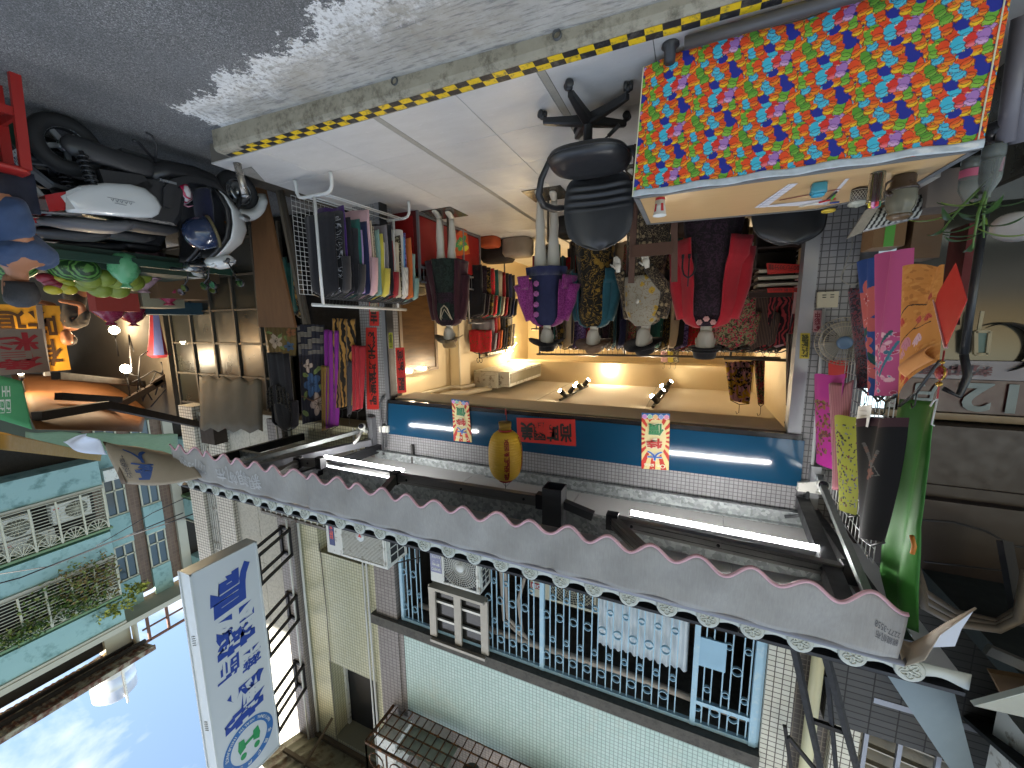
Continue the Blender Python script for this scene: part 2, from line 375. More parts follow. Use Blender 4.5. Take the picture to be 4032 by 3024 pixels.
# ------------------------------------------------------------------ shop building
GM = mosaic('grey mosaic', ('#8d8d8f', '#98989a'), '#5f5f61', .036, .15, .4)
GMD = mosaic('pillar mosaic', ('#77777a', '#838386'), '#4d4d4f', .05, .2, .45)
ALU = mat('grey aluminium', '#8b8d92', .4, .6, .06); ALD = mat('dark aluminium', '#2b2c2f', .45, .4)
CREAM = mat('cream wall paint', '#d8c6a2', .8, var=.04, bump=.1, bscale=30); WHT = mat('white ceiling paint', '#d9cfbd', .8, var=.03)
BLUE = NT('blue glossy panel'); BLUE.set(Base_Color=rgb('#153f5b'), Roughness=.09, Coat_Weight=.2); BLUE.bump(BLUE.noise(2.2, 2), .12, .02); BLUE = BLUE.mat
GALV = NT('galvanised steel'); _v = GALV.new('TexVoronoi', {'Vector': GALV.co(), 'Scale': 34}); _c = GALV.new('SeparateColor', [_v.outputs['Color']]).outputs[0]
GALV.set(Base_Color=GALV.ramp(_c, [(0, (.20, .22, .22)), (1, (.42, .45, .45))]), Metallic=.55, Roughness=.5); GALV = GALV.mat
bld = thing('shop_building', 'clothes shop house with grey mosaic front and mint tiled upper storey', 'building', (1.3, 3.9, FZ))
def P_(mb, name, mt, parent=None, **k): return mb.build(name, mt, parent or bld, **k)
FY = 3.9; OX0, OX1 = -.885, 3.43; BZ0, BZ1 = 2.5, 2.9
m = MB(); m.box(-1.14, FY, FZ, -.885, FY+.3, 3.2); P_(m, 'tiled_pillar', GMD)
m = MB(); m.box(3.50, FY, FZ, 3.86, FY+.3, 3.2); P_(m, 'tiled_pillar', GM)
m = MB(); m.box(-1.16, FY-.005, FZ, -1.2, FY+.1, 3.2); m.tube([(-1.19, FY-.02, FZ), (-1.19, FY-.02, 3.15)], .05, 12); P_(m, 'downpipe', mat('grey downpipe', '#5b5d60', .5))
m = MB(); m.box(-.885, FY-.012, FZ, -.79, FY+.12, BZ0); P_(m, 'door_frame', ALU)
m = MB(); m.box(3.43, FY-.012, FZ, 3.50, FY+.12, BZ0); m.box(3.41, FY-.02, FZ, 3.43, FY+.1, BZ0, 1); P_(m, 'door_frame', [ALU, ALD])
m = MB(); m.box(-.885, FY+.0, BZ1+.002, 3.50, FY+.3, 3.2); P_(m, 'tiled_band', GM)
m = MB(); m.box(-.91, FY-.035, BZ0, 3.47, FY+.0, BZ1); P_(m, 'sign_panel', BLUE)
m = MB(); m.box(-.89, FY-.03, BZ0-.045, 3.46, FY+.06, BZ0-.003); P_(m, 'shutter_slot', mat('black gloss trim', (.012, .012, .014), .18))
m = MB(); m.box(-.79, FY+.062, BZ0-.06, 3.43, 4.4, 3.15); P_(m, 'soffit', CREAM)
# interior shell
RX = 3.82; CZ = 2.80; RB = 9.6
m = MB(); m.box(RX, FY+.3, FZ, RX+.15, RB, 3.0); rw = P_(m, 'interior_wall', CREAM)
m = MB(); m.box(-1.25, FY+.3, FZ, -1.1, RB, 3.0); P_(m, 'interior_wall', CREAM)
m = MB(); m.box(-1.1, RB, FZ, RX, RB+.15, 3.0); P_(m, 'interior_wall', CREAM)
m = MB(); m.box(-1.1, 4.4, CZ, RX, RB, CZ+.1); ce = P_(m, 'interior_ceiling', WHT)
m = MB(); m.box(-1.1, 8.3, 2.35, RX, 8.7, CZ); P_(m, 'ceiling_beam', CREAM)
m = MB(); m.box(3.62, 5.9, FZ, RX, 6.25, CZ); P_(m, 'column', CREAM)
for x in (.55, 2.3):
    m = MB(); m.box(x-.004, 4.4, CZ-.004, x+.004, 8.3, CZ); m.build('panel_joint', mat('joint grey', '#a79c87', .9), ce)
# white pipes along the right wall under the ceiling
PW = mat('white pipe', '#cfc3ab', .5, var=.05)
m = MB(); m.tube([(3.77, 4.45, 2.58), (3.77, 5.82, 2.60), (3.58, 5.86, 2.60), (3.58, 6.3, 2.62), (3.76, 6.4, 2.62), (3.76, 8.2, 2.62)], .03, 8); m.tube([(3.7, 4.45, 2.66), (3.66, 5.7, 2.68), (3.5, 5.9, 2.70), (3.4, 6.6, 2.72)], .045, 8); m.tube([(3.6, 5.86, 1.2), (3.6, 5.86, 2.6)], .018, 6); P_(m, 'wall_pipe', PW)
# window on the right wall: brown film behind the glass
WF = mat('window frame alloy', '#6d5f4f', .4, .5); FILM = NT('brown window film'); _w = FILM.new('Mapping', {'Vector': FILM.co(), 'Scale': (1, 1, 9)}).outputs[0]
FILM.set(Base_Color=FILM.mix(FILM.noise(2, 4, .6, _w), rgb('#2e2218'), rgb('#6b4c2a')), Roughness=.22); FILM = FILM.mat
m = MB(); m.box(RX-.03, 4.62, 1.0, RX-.005, 5.42, 2.2, 0); wn = P_(m, 'window', FILM)
m = MB()
for b in ((4.56, .95, 4.62, 2.25), (5.42, .95, 5.48, 2.25)): m.box(RX-.045, b[0], b[1], RX-.002, b[2], b[3])
m.box(RX-.045, 4.62, 2.2, RX-.002, 5.42, 2.25); m.box(RX-.045, 4.62, .95, RX-.002, 5.42, 1.0); m.build('window_frame', WF, wn)
# ------------------------------------------------------------------ upper storeys
MINT = mosaic('mint mosaic', ('#c3dcd3', '#d0e4dc'), '#94aaa3', .046, .12, .4, stain=('#c6c2ae', .8))
IVM = mosaic('ivory mosaic', ('#d6d3c0', '#e2dfcf'), '#5d564d', .052, .12, .4, ratio=1.25)
BRM = mosaic('brown mosaic', ('#5f5752', '#6f665f'), '#a39a8e', .052, .25, .45, ratio=1.1)
YEM = mosaic('yellow mosaic', ('#d2cda6', '#dad6b4'), '#98937b', .05, .14, .42)
GYM = mosaic('grey pier mosaic', ('#8e8580', '#9a918b'), '#6a625d', .05, .2, .45, ratio=1.3)
SLAB = concrete('stained ledge', '#4a4742', '#6d6962', (.02, .02, .02), .6, 7)
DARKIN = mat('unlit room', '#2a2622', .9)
m = MB(); m.box(3.50, FY-.05, 3.2, 3.52, FY+.2, 10.5); m.box(3.52, FY-.05, 3.2, 3.86, FY+.2, 10.5); P_(m, 'pilaster', GYM)
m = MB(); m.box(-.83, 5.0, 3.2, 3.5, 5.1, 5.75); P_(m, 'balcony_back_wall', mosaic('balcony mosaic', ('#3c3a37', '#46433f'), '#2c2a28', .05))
m = MB(); m.box(-.83, FY, 3.2, 3.5, 5.0, 3.3); P_(m, 'balcony_floor', CONC)
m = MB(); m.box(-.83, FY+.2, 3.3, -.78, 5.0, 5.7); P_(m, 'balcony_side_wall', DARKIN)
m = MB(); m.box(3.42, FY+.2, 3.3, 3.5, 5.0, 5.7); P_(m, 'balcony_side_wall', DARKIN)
m = MB(); m.slab([(-.80, FY-.1, 5.56), (3.93, FY-.1, 5.56), (3.93, 5.1, 5.56), (-.80, 5.1, 5.56)], (0, 0, .14)); P_(m, 'ledge', SLAB)
m = MB(); m.box(-.80, FY-.02, 5.70, 3.42, FY+.15, 6.98); P_(m, 'parapet', MINT)
m = MB(); m.box(3.42, FY-.03, 5.70, 3.50, FY+.15, 7.1); P_(m, 'parapet_return', GYM)
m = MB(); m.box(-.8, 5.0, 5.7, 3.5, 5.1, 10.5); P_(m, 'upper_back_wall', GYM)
m = MB(); m.box(-.80, FY, 10.2, 3.5, 5.0, 10.4); P_(m, 'ledge', SLAB)
m = MB(); m.box(-1.02, FY-.05, 3.2, -.80, FY+.2, 10.5); P_(m, 'tiled_pilaster', IVM)
m = MB(); m.box(-1.33, FY+.08, 3.2, -1.02, FY+.3, 10.5); P_(m, 'recess_wall', BRM)
m = MB(); m.box(-1.36, FY-.02, 3.2, -1.33, FY+.3, 10.5); m.box(-1.52, FY-.02, 3.2, -1.36, FY+.3, 10.5); P_(m, 'tiled_pilaster', IVM)
m = MB(); m.box(-1.3, 5.1, 3.0, 3.9, 12, 10.5); m.box(-1.3, RB+.2, -.1, 3.9, 12, 3.0); P_(m, 'rear_block', CONC)
m = MB(); m.box(-1.1, 4.3, 3.02, 3.86, 5.1, 3.2); P_(m, 'floor_slab', CONC)
# wooden window strips behind the cage
m = MB()
for z in (3.9, 4.55, 5.2): m.box(-.7, 4.94, z, 3.4, 4.99, z+.06)
for x in (-.3, .6, 1.5, 2.4, 3.2): m.box(x, 4.93, 3.4, x+.07, 4.995, 5.5)
P_(m, 'window_frame', mat('brown timber frame', '#4d3b2b', .6))
# ================================================================== WHAT HANGS ON THE FRONT
PALE = mat('pale blue paint', '#a3c9dc', .5, .0, .12, 9, wear=('#bcd4dd', .3, 20)); WHITE = mat('white plastic', '#d5d6d0', .45, var=.05)
OFFW = mat('aged white enamel', '#dcdcd4', .45, var=.08, wear=('#8b8270', .25, 12)); DKHOLE = mat('dark inside', (.02, .02, .022), .7, var=0)
LOUV = mat('grille grey', '#9c9a86', .5); REDP = mat('red paint', '#c22a25', .45, var=.05); NAVY = mat('navy print', '#2c3f78', .5, var=.05)
# ---- window cage of the balcony: every bar and ring a piece
cage = thing('balcony_cage', 'pale blue iron window cage with rows of rings closing the balcony', 'window cage', (1.4, FY, 3.3))
cage_parts = {}
def cpart(name, mb, loc):
    if name not in cage_parts:
        o = cage_parts[name] = mb.build(name, PALE, cage, local=True); o.location = V(loc)-cage.location
    else: inst(cage_parts[name], V(loc)-cage.location, cage)
for a, b, w_ in (((-.78, 5.53), (3.42, 5.53), .04), ((-.78, 3.34), (3.42, 3.34), .04), ((-.24, 5.28), (-.74, 5.28), .04)):
    m = MB(); m.bar((a[0], FY, a[1]), (b[0], FY, b[1]), w_); m.build('rail', PALE, cage)
for x, w_ in ((1.39, .05), (3.42, .045), (-.74, .06), (-.22, .05), (-.78, .03)):
    m = MB(); m.bar((x, FY, 3.32), (x, FY, 5.55), w_); m.build('post', PALE, cage)
def barmb():
    q = MB(); q.bar((0, 0, -1.0), (0, 0, 1.08), .011); return q
def ringmb(r, d):
    q = MB(); n = 16
    q.loft([[V((math.cos(2*PI*j/n)*rr, y, math.sin(2*PI*j/n)*rr)) for j in range(n)] for rr, y in ((r, -d), (r, d), (r-.006, d), (r-.006, -d), (r, -d))], sm=False, caps=False); return q
RB_, RS_ = ringmb(.046, .014), ringmb(.033, .014)
x = 1.29
def cage_bars(x, x1):
    while x > x1+.09:
        cpart('bar', barmb(), (x, FY, 4.44)); cpart('bar', barmb(), (x-.067, FY, 4.44))
        for z in (3.75, 4.29, 4.82, 5.34): cpart('ring', RB_, (x+.0465, FY, z))
        for z in (4.04, 4.58, 5.11): cpart('small_ring', RS_, (x-.0335, FY, z))
        x -= .160
cage_bars(1.295, -.2); cage_bars(-.30, -.72); cage_bars(3.33, 2.93); cage_bars(2.04, 1.42)
m = MB(); m.box(-.475, FY-.02, 4.55, -.225, FY-.005, 4.86); m.build('lock_plate', mat('sky blue plate', '#93bcd3', .45), cage)
m = MB(); m.tube([(3.3, 4.1, 5.44), (1.5, 4.06, 5.42), (.5, 4.05, 5.38), (-.7, 4.05, 5.44)], .035, 8); m.tube([(1.98, 4.15, 3.3), (1.96, 4.12, 4.6), (1.93, 4.1, 5.2), (1.6, 4.08, 5.42)], .022, 8); m.tube([(2.03, 4.15, 3.3), (2.02, 4.12, 4.6), (1.98, 4.1, 5.25), (1.6, 4.1, 5.47)], .022, 8)
m.tube([(1.62, 4.2, 4.25), (1.82, 4.2, 5.0), (1.72, 4.1, 5.42)], .022, 8)
solo(m, 'drain_pipes', mat('cream pipe lagging', '#cbbdb0', .7), 'cream lagged pipes sagging along the foot of the blue cage', 'pipe')
m = MB(); m.sheet(60, 8, lambda u, v: (.758-.906*u, FY+.07+.018*math.sin(u*70)+.01*math.sin(u*23+v*4), 5.05-.75*v), .004)
solo(m, 'plastic_sheet', mat('milky plastic sheet', '#cfd8dc', .35, var=.06), 'milky corrugated plastic sheet hung behind the blue cage bars', 'sheet')
m = MB(); wt = thing('window_unit', 'pale aluminium louvre window box under the white fan unit', 'window', (2.49, 3.8, 4.82))
for a, b in (((2.09, 4.84), (2.89, 4.84)), ((2.09, 5.59), (2.89, 5.59))): m.bar((a[0], 3.83, a[1]), (b[0], 3.83, b[1]), .035, .12, up=(0, 1, 0))
for x in (2.11, 2.49, 2.87): m.bar((x, 3.83, 4.83), (x, 3.83, 5.6), .03, .10)
m.build('frame', mat('pale aluminium', '#a39d90', .45, .3), wt)
for x in (2.30, 2.68):
    for z in (5.06, 5.31):
        m = MB(); m.bar((x-.17, 3.86, z), (x+.17, 3.86, z), .03); m.build('louver', mat('bright aluminium', '#c9c7bd', .4, .3), wt)
    m = MB(); m.box(x-.165, 3.885, 4.87, x+.165, 3.895, 5.57); m.build('pane', mat('dark pane', (.03, .028, .025), .12), wt)
# ---- air conditioners
def ac_unit(name, label, x0, x1, y, z0, z1, d, fan, mt, kind):
    w_, h = x1-x0, z1-z0
    t = thing(name, label, 'air conditioner', ((x0+x1)/2, y+d/2, z0), 'air conditioner units on the facade')
    b = .025; m = MB()
    m.loft([[V((x0+i, y+i, z)) for i in (0,)]+[V((x1-b, y, z)), V((x1, y+b, z)), V((x1, y+d, z)), V((x0, y+d, z))] for z in (z0, z1)], sm=False)
    m.build('casing', mt, t)
    # side louvres on the face towards the viewer
    m = MB(); m.box(x0-.002, y+.05, z0+.04, x0+.001, y+d-.04, z1-.04, 1)
    for k in range(7): m.box(x0-.007, y+.045, z0+.04+(h-.09)*k/6, x0-.001, y+d-.035, z0+.052+(h-.09)*k/6)
    for k in range(3): m.box(x0-.007, y+.045+(d-.09)*k/2, z0+.04, x0-.001, y+.055+(d-.09)*k/2, z1-.04)
    m.build('side_grille', [mt, DKHOLE], t)
    fx0, fx1, cx, cz, R = x0+.03+(.0 if fan < 0 else 0), x0+w_*.70, x0+w_*.37, (z0+z1)/2, min(h*.46, w_*.34)
    m = MB(); m.box(fx0, y-.004, z0+.035, fx1, y+.003, z1-.035, 1)
    if kind == 'ring':
        n = 36
        for k in range(1, 10):
            r = R*(.18+.82*k/9*1.12)
            m.tube([(cx+math.cos(2*PI*j/n)*r, y-.010, cz+math.sin(2*PI*j/n)*min(r, h*.45)) for j in range(n)], .0035, 4, True, sm=False)
        for j in range(44):
            a = 2*PI*j/44; r1 = min(R*1.22, (h*.445)/max(.2, abs(math.sin(a))), (w_*.335)/max(.2, abs(math.cos(a))))
            m.bar((cx+math.cos(a)*R*.2, y-.007, cz+math.sin(a)*R*.2), (cx+math.cos(a+.25)*r1, y-.007, cz+math.sin(a+.25)*r1), .004)
        m.build('fan_grille', [mt, DKHOLE], t)
        m = MB(); m.lathe([(0, -.016), (R*.22, -.014), (R*.24, -.002)], (cx, y, cz), 24, (0, 1, 0)); m.build('fan_hub', WHITE, t)
    else:
        for k in range(34): m.box(fx0+.01, y-.009, z0+.045+(h-.09)*k/33, fx1-.01, y-.003, z0+.052+(h-.09)*k/33)
        m.build('fan_grille', [mt, mat('shaded grille', '#8d8871', .6)], t)
    m = MB()
    for a, b_ in (((fx0, z0+.03), (fx1, z0+.03)), ((fx0, z1-.03), (fx1, z1-.03)), ((fx0, z0+.03), (fx0, z1-.03)), ((fx1, z0+.03), (fx1, z1-.03))): m.bar((a[0], y-.004, a[1]), (b_[0], y-.004, b_[1]), .02)
    m.build('grille_frame', mt, t)
    return t
ac = ac_unit('air_conditioner', 'large white air conditioner with ribbed grille beside the yellow tiled bay', 3.0, 3.96, 3.2, 3.62, 4.27, .34, 1, OFFW, 'rib')
m = MB(); m.box(3.80, 3.194, 3.70, 3.885, 3.1985, 4.16); st = m.build('sticker', NAVY, ac)
m = MB(); letter(m, vertical('耕淼弘'), (3.81, 3.1935, 3.72), (.062, 0, 0), (0, 0, .36), .02); m.build('lettering', mat('coral lettering', '#e2564a', .5), ac)
m = MB(); m.lathe([(.068, 0), (.068, .003)], (3.37, 3.186, 3.93), 28, (0, -1, 0)); m.build('emblem', WHITE, ac)
m = MB(); m.slab([(3.37+.032*math.sin(a), 3.181, 3.93-.032*math.cos(a)) for a in (0, 2.094, 4.189)], (0, -.001, 0)); m.build('emblem_mark', REDP, ac)
m = MB()
for x in (3.1, 3.85): m.bar((x, 3.25, 3.60), (x, 3.9, 3.60), .04); m.bar((x, 3.3, 4.30), (x, 3.9, 4.55), .012); m.bar((x, 3.86, 3.0), (x, 3.86, 4.6), .03)
m.build('bracket', mat('steel bracket', '#4c4b49', .6, .5), ac)
ac = ac_unit('air_conditioner', 'white air conditioner with round fan grille above the louvre window box', 2.09, 2.80, 3.70, 4.10, 4.66, .27, 1, OFFW, 'ring')
m = MB(); m.box(2.615, 3.694, 4.28, 2.775, 3.698, 4.53); m.build('sticker', mat('lilac print', '#8d8fae', .5), ac)
m = MB(); letter(m, 'SAMPO', (2.63, 3.693, 4.465), (.13, 0, 0), (0, 0, .04), .03); letter(m, '聲寶', (2.64, 3.693, 4.37), (.11, 0, 0), (0, 0, .07), .03); letter(m, 'R32變頻', (2.63, 3.693, 4.295), (.13, 0, 0), (0, 0, .045), .02); m.build('lettering', WHITE, ac)
ac = ac_unit('air_conditioner', 'cream air conditioner behind the cage with red maker plate', .79, 1.62, 4.08, 4.15, 4.78, .3, 1, mat('cream enamel', '#c9c4ac', .45, var=.06), 'ring')
m = MB(); m.lathe([(.045, 0), (.045, .003)], (1.52, 4.074, 4.45), 22, (0, -1, 0)); m.build('sticker', mat('gold sticker', '#cf9c4a', .4), ac)
m = MB(); letter(m, 'DC', (1.49, 4.068, 4.45), (.055, 0, 0), (0, 0, .035), .02); m.build('lettering', mat('brown ink', '#4a3420', .6), ac)
m = MB(); m.box(1.44, 4.074, 4.60, 1.60, 4.078, 4.67); m.build('maker_plate', mat('crimson plate', '#a3263a', .4), ac)
m = MB(); letter(m, 'OBI', (1.455, 4.072, 4.61), (.13, 0, 0), (0, 0, .05), .03); m.build('lettering', WHITE, ac)
# ---- neighbour on the right: yellow tiled bay, grey pier, pale rendered wall
nb = thing('neighbour_building', 'yellow tiled bay with grey pier and pale rendered wall next door', 'building', (5.0, 3.95, 0))
def N_(mb, name, mt, parent=None): return mb.build(name, mt, parent or nb)
YB = 3.95
m = MB()
for a in ((3.86, 2.9, 4.06, 13), (5.05, 2.9, 5.46, 13), (4.06, 4.96, 5.05, 6.86), (4.06, 8.3, 5.05, 13), (4.06, 2.9, 5.05, 3.3)): m.box(a[0], YB, a[1], a[2], YB+.35, a[3])
N_(m, 'tiled_wall', YEM)
m = MB(); m.box(4.06, YB+.28, 3.3, 5.05, YB+.3, 4.96); N_(m, 'window_recess', DKHOLE); m = MB(); m.box(4.06, YB+.33, 6.86, 5.05, YB+.36, 8.3); N_(m, 'window_recess', DKHOLE)
m = MB()
for x in (4.08, 4.55, 5.03): m.bar((x, YB+.26, 3.3), (x, YB+.26, 4.94), .04)
m.bar((4.06, YB+.26, 4.92), (5.05, YB+.26, 4.92), .05); N_(m, 'window_frame', mat('window frame grey', '#6b675d', .5, .3))
m = MB()
for x in (4.08, 5.03): m.bar((x, YB+.28, 6.86), (x, YB+.28, 8.3), .05)
m.box(4.06, YB+.1, 6.86, 5.05, YB+.3, 6.9); N_(m, 'shutter_guide', OFFW)
m = MB(); m.box(5.46, YB-.12, 2.9, 5.78, YB+.35, 13); N_(m, 'pier', GYM)
STUC = NT('pale render'); STUC.set(Base_Color=STUC.mix(STUC.ramp(STUC.noise(26, 6, .7), [(.45, 0), (.62, .6)]), rgb('#c2bfb2'), rgb('#9d9a8d')), Roughness=.9); STUC.bump(STUC.noise(50, 5), .3, .01); STUC = STUC.mat
zz = [2.9, 4.3, 5.55, 6.85, 8.15, 13]
for a, b in zip(zz, zz[1:]):
    for xa, xb in ((5.78, 6.5), (6.5, 7.06)):
        m = MB(); m.box(xa+.004, YB+.05, a+.004, xb-.004, YB+.3, b-.004); N_(m, 'rendered_panel', STUC)
m = MB(); m.box(5.78, YB+.07, 2.9, 7.06, YB+.34, 13); N_(m, 'panel_backing', mat('joint brown', '#6f6a60', .9))
m = MB(); m.box(7.06, YB-.02, 2.9, 7.5, YB+.3, 13); m.box(7.9, YB-.02, 2.9, 8.3, YB+.3, 13); N_(m, 'tiled_pilaster', mosaic('bone mosaic', ('#d2cdbf', '#ddd8cb'), '#5e574e', .055, .12, .4, ratio=1.3))
m = MB(); m.box(7.5, YB+.15, 2.9, 7.9, YB+.3, 13); N_(m, 'window_strip', mat('grey window glass', '#5b6460', .2))
m = MB()
for k in range(7): m.bar((7.52+.06*k, YB+.05, 3.0), (7.52+.06*k, YB+.05, 6.6), .015)
for k in range(5): m.bar((7.5, YB+.05, 3.2+.8*k), (7.9, YB+.05, 3.2+.8*k), .015)
N_(m, 'window_grille', OFFW)
m = MB(); m.box(3.86, 4.31, -.13, 8.3, 4.5, 2.9) if False else None
m.box(3.9, YB+.4, 3.0, 8.3, 12, 13); N_(m, 'rear_block', CONC)
m = MB()
for x, y, r in ((4.05, YB-.04, .016), (4.12, YB-.04, .012), (5.42, YB-.03, .022), (5.50, YB-.16, .014)):
    m.tube([(x, y, 2.9), (x+.01, y, 6), (x, y, 12)], r, 8)
N_(m, 'wall_pipe', WHITE)
m = MB(); m.tube([(5.0, YB-.02, 4.8), (4.98, YB-.02, 6), (5.0, YB-.02, 7), (4.99, YB-.02, 12)], .007, 5); N_(m, 'cable', mat('grey cable', '#77746c', .7))
# little corrugated rain roof over the shutter window
rr = thing('rain_roof', 'rusty corrugated rain roof on the yellow tiled wall', 'roof', (4.6, YB, 7.9))
m = MB(); x0, x1 = 3.98, 5.75
m.sheet(64, 6, lambda u, v: (x0+(x1-x0)*u, YB-.02-.85*v, 8.42-.32*v+.022*abs(math.sin(u*34))), .004, sm=False); m.build('roof_sheet', mat('weathered sheet', '#8d8a74', .7, .1, .2, 4, wear=('#5e4a33', .5, 6)), rr)
m = MB(); m.bar((x0, YB-.55, 8.17), (x1-.2, YB-.55, 8.17), .05); m.bar((x0+.1, YB-.05, 8.36), (x1-.3, YB-.05, 8.36), .06); m.bar((5.05, YB-.03, 7.9), (5.05, YB-.6, 8.17), .03); m.build('rafter', mat('old timber', '#5f523f', .8), rr)
# balcony grille between neighbour and the first house
gr = thing('balcony_grille', 'rusty white window grille next to the large air conditioner', 'grille', (4.9, 3.2, 3.55))
m = MB(); xa, xb = 3.98, 5.35
for z in (3.50, 4.08): m.bar((xa, 3.35, z), (xb, 3.35, z), .035); m.bar((xb, 3.35, z), (xb, 3.9, z), .035)
m.bar((xb, 3.35, 3.5), (xb, 3.35, 4.08), .03); m.build('frame', mat('rusty white steel', '#8f8b84', .6, .2, wear=('#5b4336', .5, 9)), gr)
p0 = None
for k in range(12):
    q = V((xa+.06+.112*k, 3.35, 3.79))-gr.location
    if p0 is None: mm = MB(); mm.tube([(0, 0, -.29), (0, 0, .27)], .011, 6); p0 = mm.build('bar', OFFW, gr, local=True); p0.location = q
    else: inst(p0, q, gr)
m = MB(); m.box(xa, 3.3, 3.46, xb, 3.9, 3.475); m.build('floor_plate', mat('brown board', '#6d5a3a', .8), gr)
# rusty cage of the third floor, things stored on its floor grid
rc = thing('balcony_cage', 'rusty iron balcony cage hanging from the mint tiled wall', 'balcony cage', (2.3, 3.5, 6.85))
RUST = mat('rusty iron', '#4b3a2c', .8, .3, .3, 8, wear=('#8a5a32', .5, 14))
m = MB()
for k in range(22): m.bar((.9+.128*k, 3.9, 6.99), (.9+.128*k, 3.30, 6.99), .012)
for k in range(5): m.bar((.9, 3.3+.145*k, 6.985), (3.66, 3.3+.145*k, 6.985), .014)
m.build('floor_grid', RUST, rc)
m = MB()
for z in (6.99, 7.6, 8.3): m.bar((.9, 3.3, z), (3.66, 3.3, z), .03); m.bar((3.66, 3.3, z), (3.66, 3.9, z), .03)
for k in range(9): m.bar((.9+.345*k, 3.3, 6.99), (.9+.345*k, 3.3, 8.3), .016)
for k in range(4): m.bar((3.66, 3.3+.2*k, 6.99), (3.66, 3.3+.2*k, 8.3), .016)
for k in range(8): m.tube([(.9+.345*k+.17+.12*math.cos(a), 3.29, 7.2+.12*math.sin(a)) for a in [i*PI/6 for i in range(12)]], .008, 5, True)
m.build('railing', RUST, rc)
m = MB(); m.sheet(28, 3, lambda u, v: (3.25-.75*u, 3.42+.35*v, 7.02+.012*math.sin(u*30)), .004); solo(m, 'plastic_board', mat('grey slatted board', '#9fa394', .6), 'grey slatted boards lying on the rusty cage floor', 'board')
for x, l, c in ((2.2, 'clay flower pot seen from below through the cage floor', '#4c4a44'), (1.75, 'black plastic pot standing on the cage floor', '#26282a')):
    m = MB(); m.lathe([(0, 0), (.11, 0), (.15, .2), (.13, .2), (.12, .05)], (x, 3.55, 7.0), 20); solo(m, 'flower_pot', mat('pot '+c, c, .6), l, 'flower pot')
m = MB(); m.box(1.0, 3.45, 7.0, 1.6, 3.75, 7.35); solo(m, 'storage_box', mat('lilac box', '#b9b3bd', .5), 'pale lilac box stored at the far end of the rusty cage', 'box')
m = MB(); m.box(3.3, 3.45, 7.03, 3.62, 3.8, 7.5); solo(m, 'washing_machine', OFFW, 'white appliance behind the corner of the rusty cage', 'appliance')
# ---- pharmacy sign
sg = thing('pharmacy_sign', 'tall white projecting pharmacy sign with blue brush lettering and round emblem', 'sign', (5.3, 2.75, 4.36))
SIGNW = mat('sign face', '#d6dbde', .35, var=.02); SIGNB = mat('sign blue', '#2747a0', .45, var=.03); SIGNE = mat('sign edge metal', '#c3c9c8', .4, .3, .05); SGRN = mat('sign green', '#2f9a5a', .5, var=.03); RINGB = mat('ring blue', '#3a72b4', .45, var=.03)
X5 = 5.2; ya, yb, za, zb = 2.335, 3.13, 4.38, 7.62
m = MB(); m.box(X5+.003, ya, za, X5+.20, yb, zb); m.build('cabinet', SIGNE, sg)
m = MB(); m.box(X5-.002, ya+.02, za+.02, X5+.003, yb-.02, zb-.02); m.build('face', SIGNW, sg)
m = MB(); m.bar((X5, ya+.01, za), (X5, ya+.01, zb), .022); m.bar((X5, yb-.01, za), (X5, yb-.01, zb), .022); m.bar((X5, ya, za+.01), (X5, yb, za+.01), .022); m.bar((X5, ya, zb-.01), (X5, yb, zb-.01), .022); m.bar((X5+.2, ya, za), (X5+.2, ya, zb), .022); m.build('edge_trim', mat('white trim', '#d8dcdb', .35), sg)
m = MB()
for zc in (5.2, 6.4):
    for k in range(5): m.bar((X5+.06, ya-.001, zc+.03*k), (X5+.13, ya-.001, zc+.03*k+.03), .008)
m.build('vent', mat('vent shadow', '#6d7370', .6), sg)
m = MB()
def sgl(ch, yl, z0, wd, h, bold=.055, shear=.10): letter(m, ch, (X5-.004, yl, z0), (0, -wd, shear*wd), (0, -.06*h, h), bold)
sgl('局', 3.02, 4.55, .50, .52); sgl('藥', 3.04, 5.13, .54, .54); sgl('藥', 3.04, 5.80, .27, .27, .02); sgl('師', 2.75, 5.72, .27, .27, .02); sgl('蘇', 3.04, 6.18, .56, .55)
m.build('lettering', SIGNB, sg)
lc = V((X5-.004, 2.74, 7.12)); R1, R2 = .335, .245
def ringpt(a, r): return lc+V((0, -math.cos(a)*r, math.sin(a)*r))
m = MB(); n = 56
m.add([ringpt(2*PI*j/n, r) for r in (R1, R2) for j in range(n)], [(j, (j+1) % n, n+(j+1) % n, n+j) for j in range(n)]); m.build('emblem_ring', RINGB, sg)
m = MB()
def arc(txt, a0, a1, r, h, inward):
    k = len(txt)
    for i, ch in enumerate(txt):
        if ch == ' ': continue
        a = a0+(a1-a0)*(i+.5)/k; c = ringpt(a, r)+V((-.0015, 0, 0)); s_ = -1 if not inward else 1
        tang = V((0, math.sin(a), math.cos(a)))*(1 if a1 > a0 else -1); rad = V((0, -math.cos(a), math.sin(a)))*(1 if a1 < a0 else -1)
        w_ = h*min(1.05, max(.15, glyphs(ch, .03)[2])); letter(m, ch, c-tang*w_/2-rad*h/2, tang*w_, rad*h, .03)
arc('全民健康保險', math.radians(175), math.radians(20), .29, .055, False)
arc('NATIONAL HEALTH INSURANCE', math.radians(190), math.radians(360), .29, .038, True)
m.build('emblem_lettering', SIGNW, sg)
m = MB()
def lp(a, b): return lc+V((-.001, -a, b))
for s_ in (-1, 1):
    m.poly([lp(s_*.05, .02), lp(s_*.13, .06), lp(s_*.15, -.02), lp(s_*.13, -.14), lp(s_*.06, -.12)])
    n = 14; m.add([lp(s_*.09+.04*math.cos(2*PI*j/n), .12+.045*math.sin(2*PI*j/n)) for j in range(n)], [tuple(range(n))])
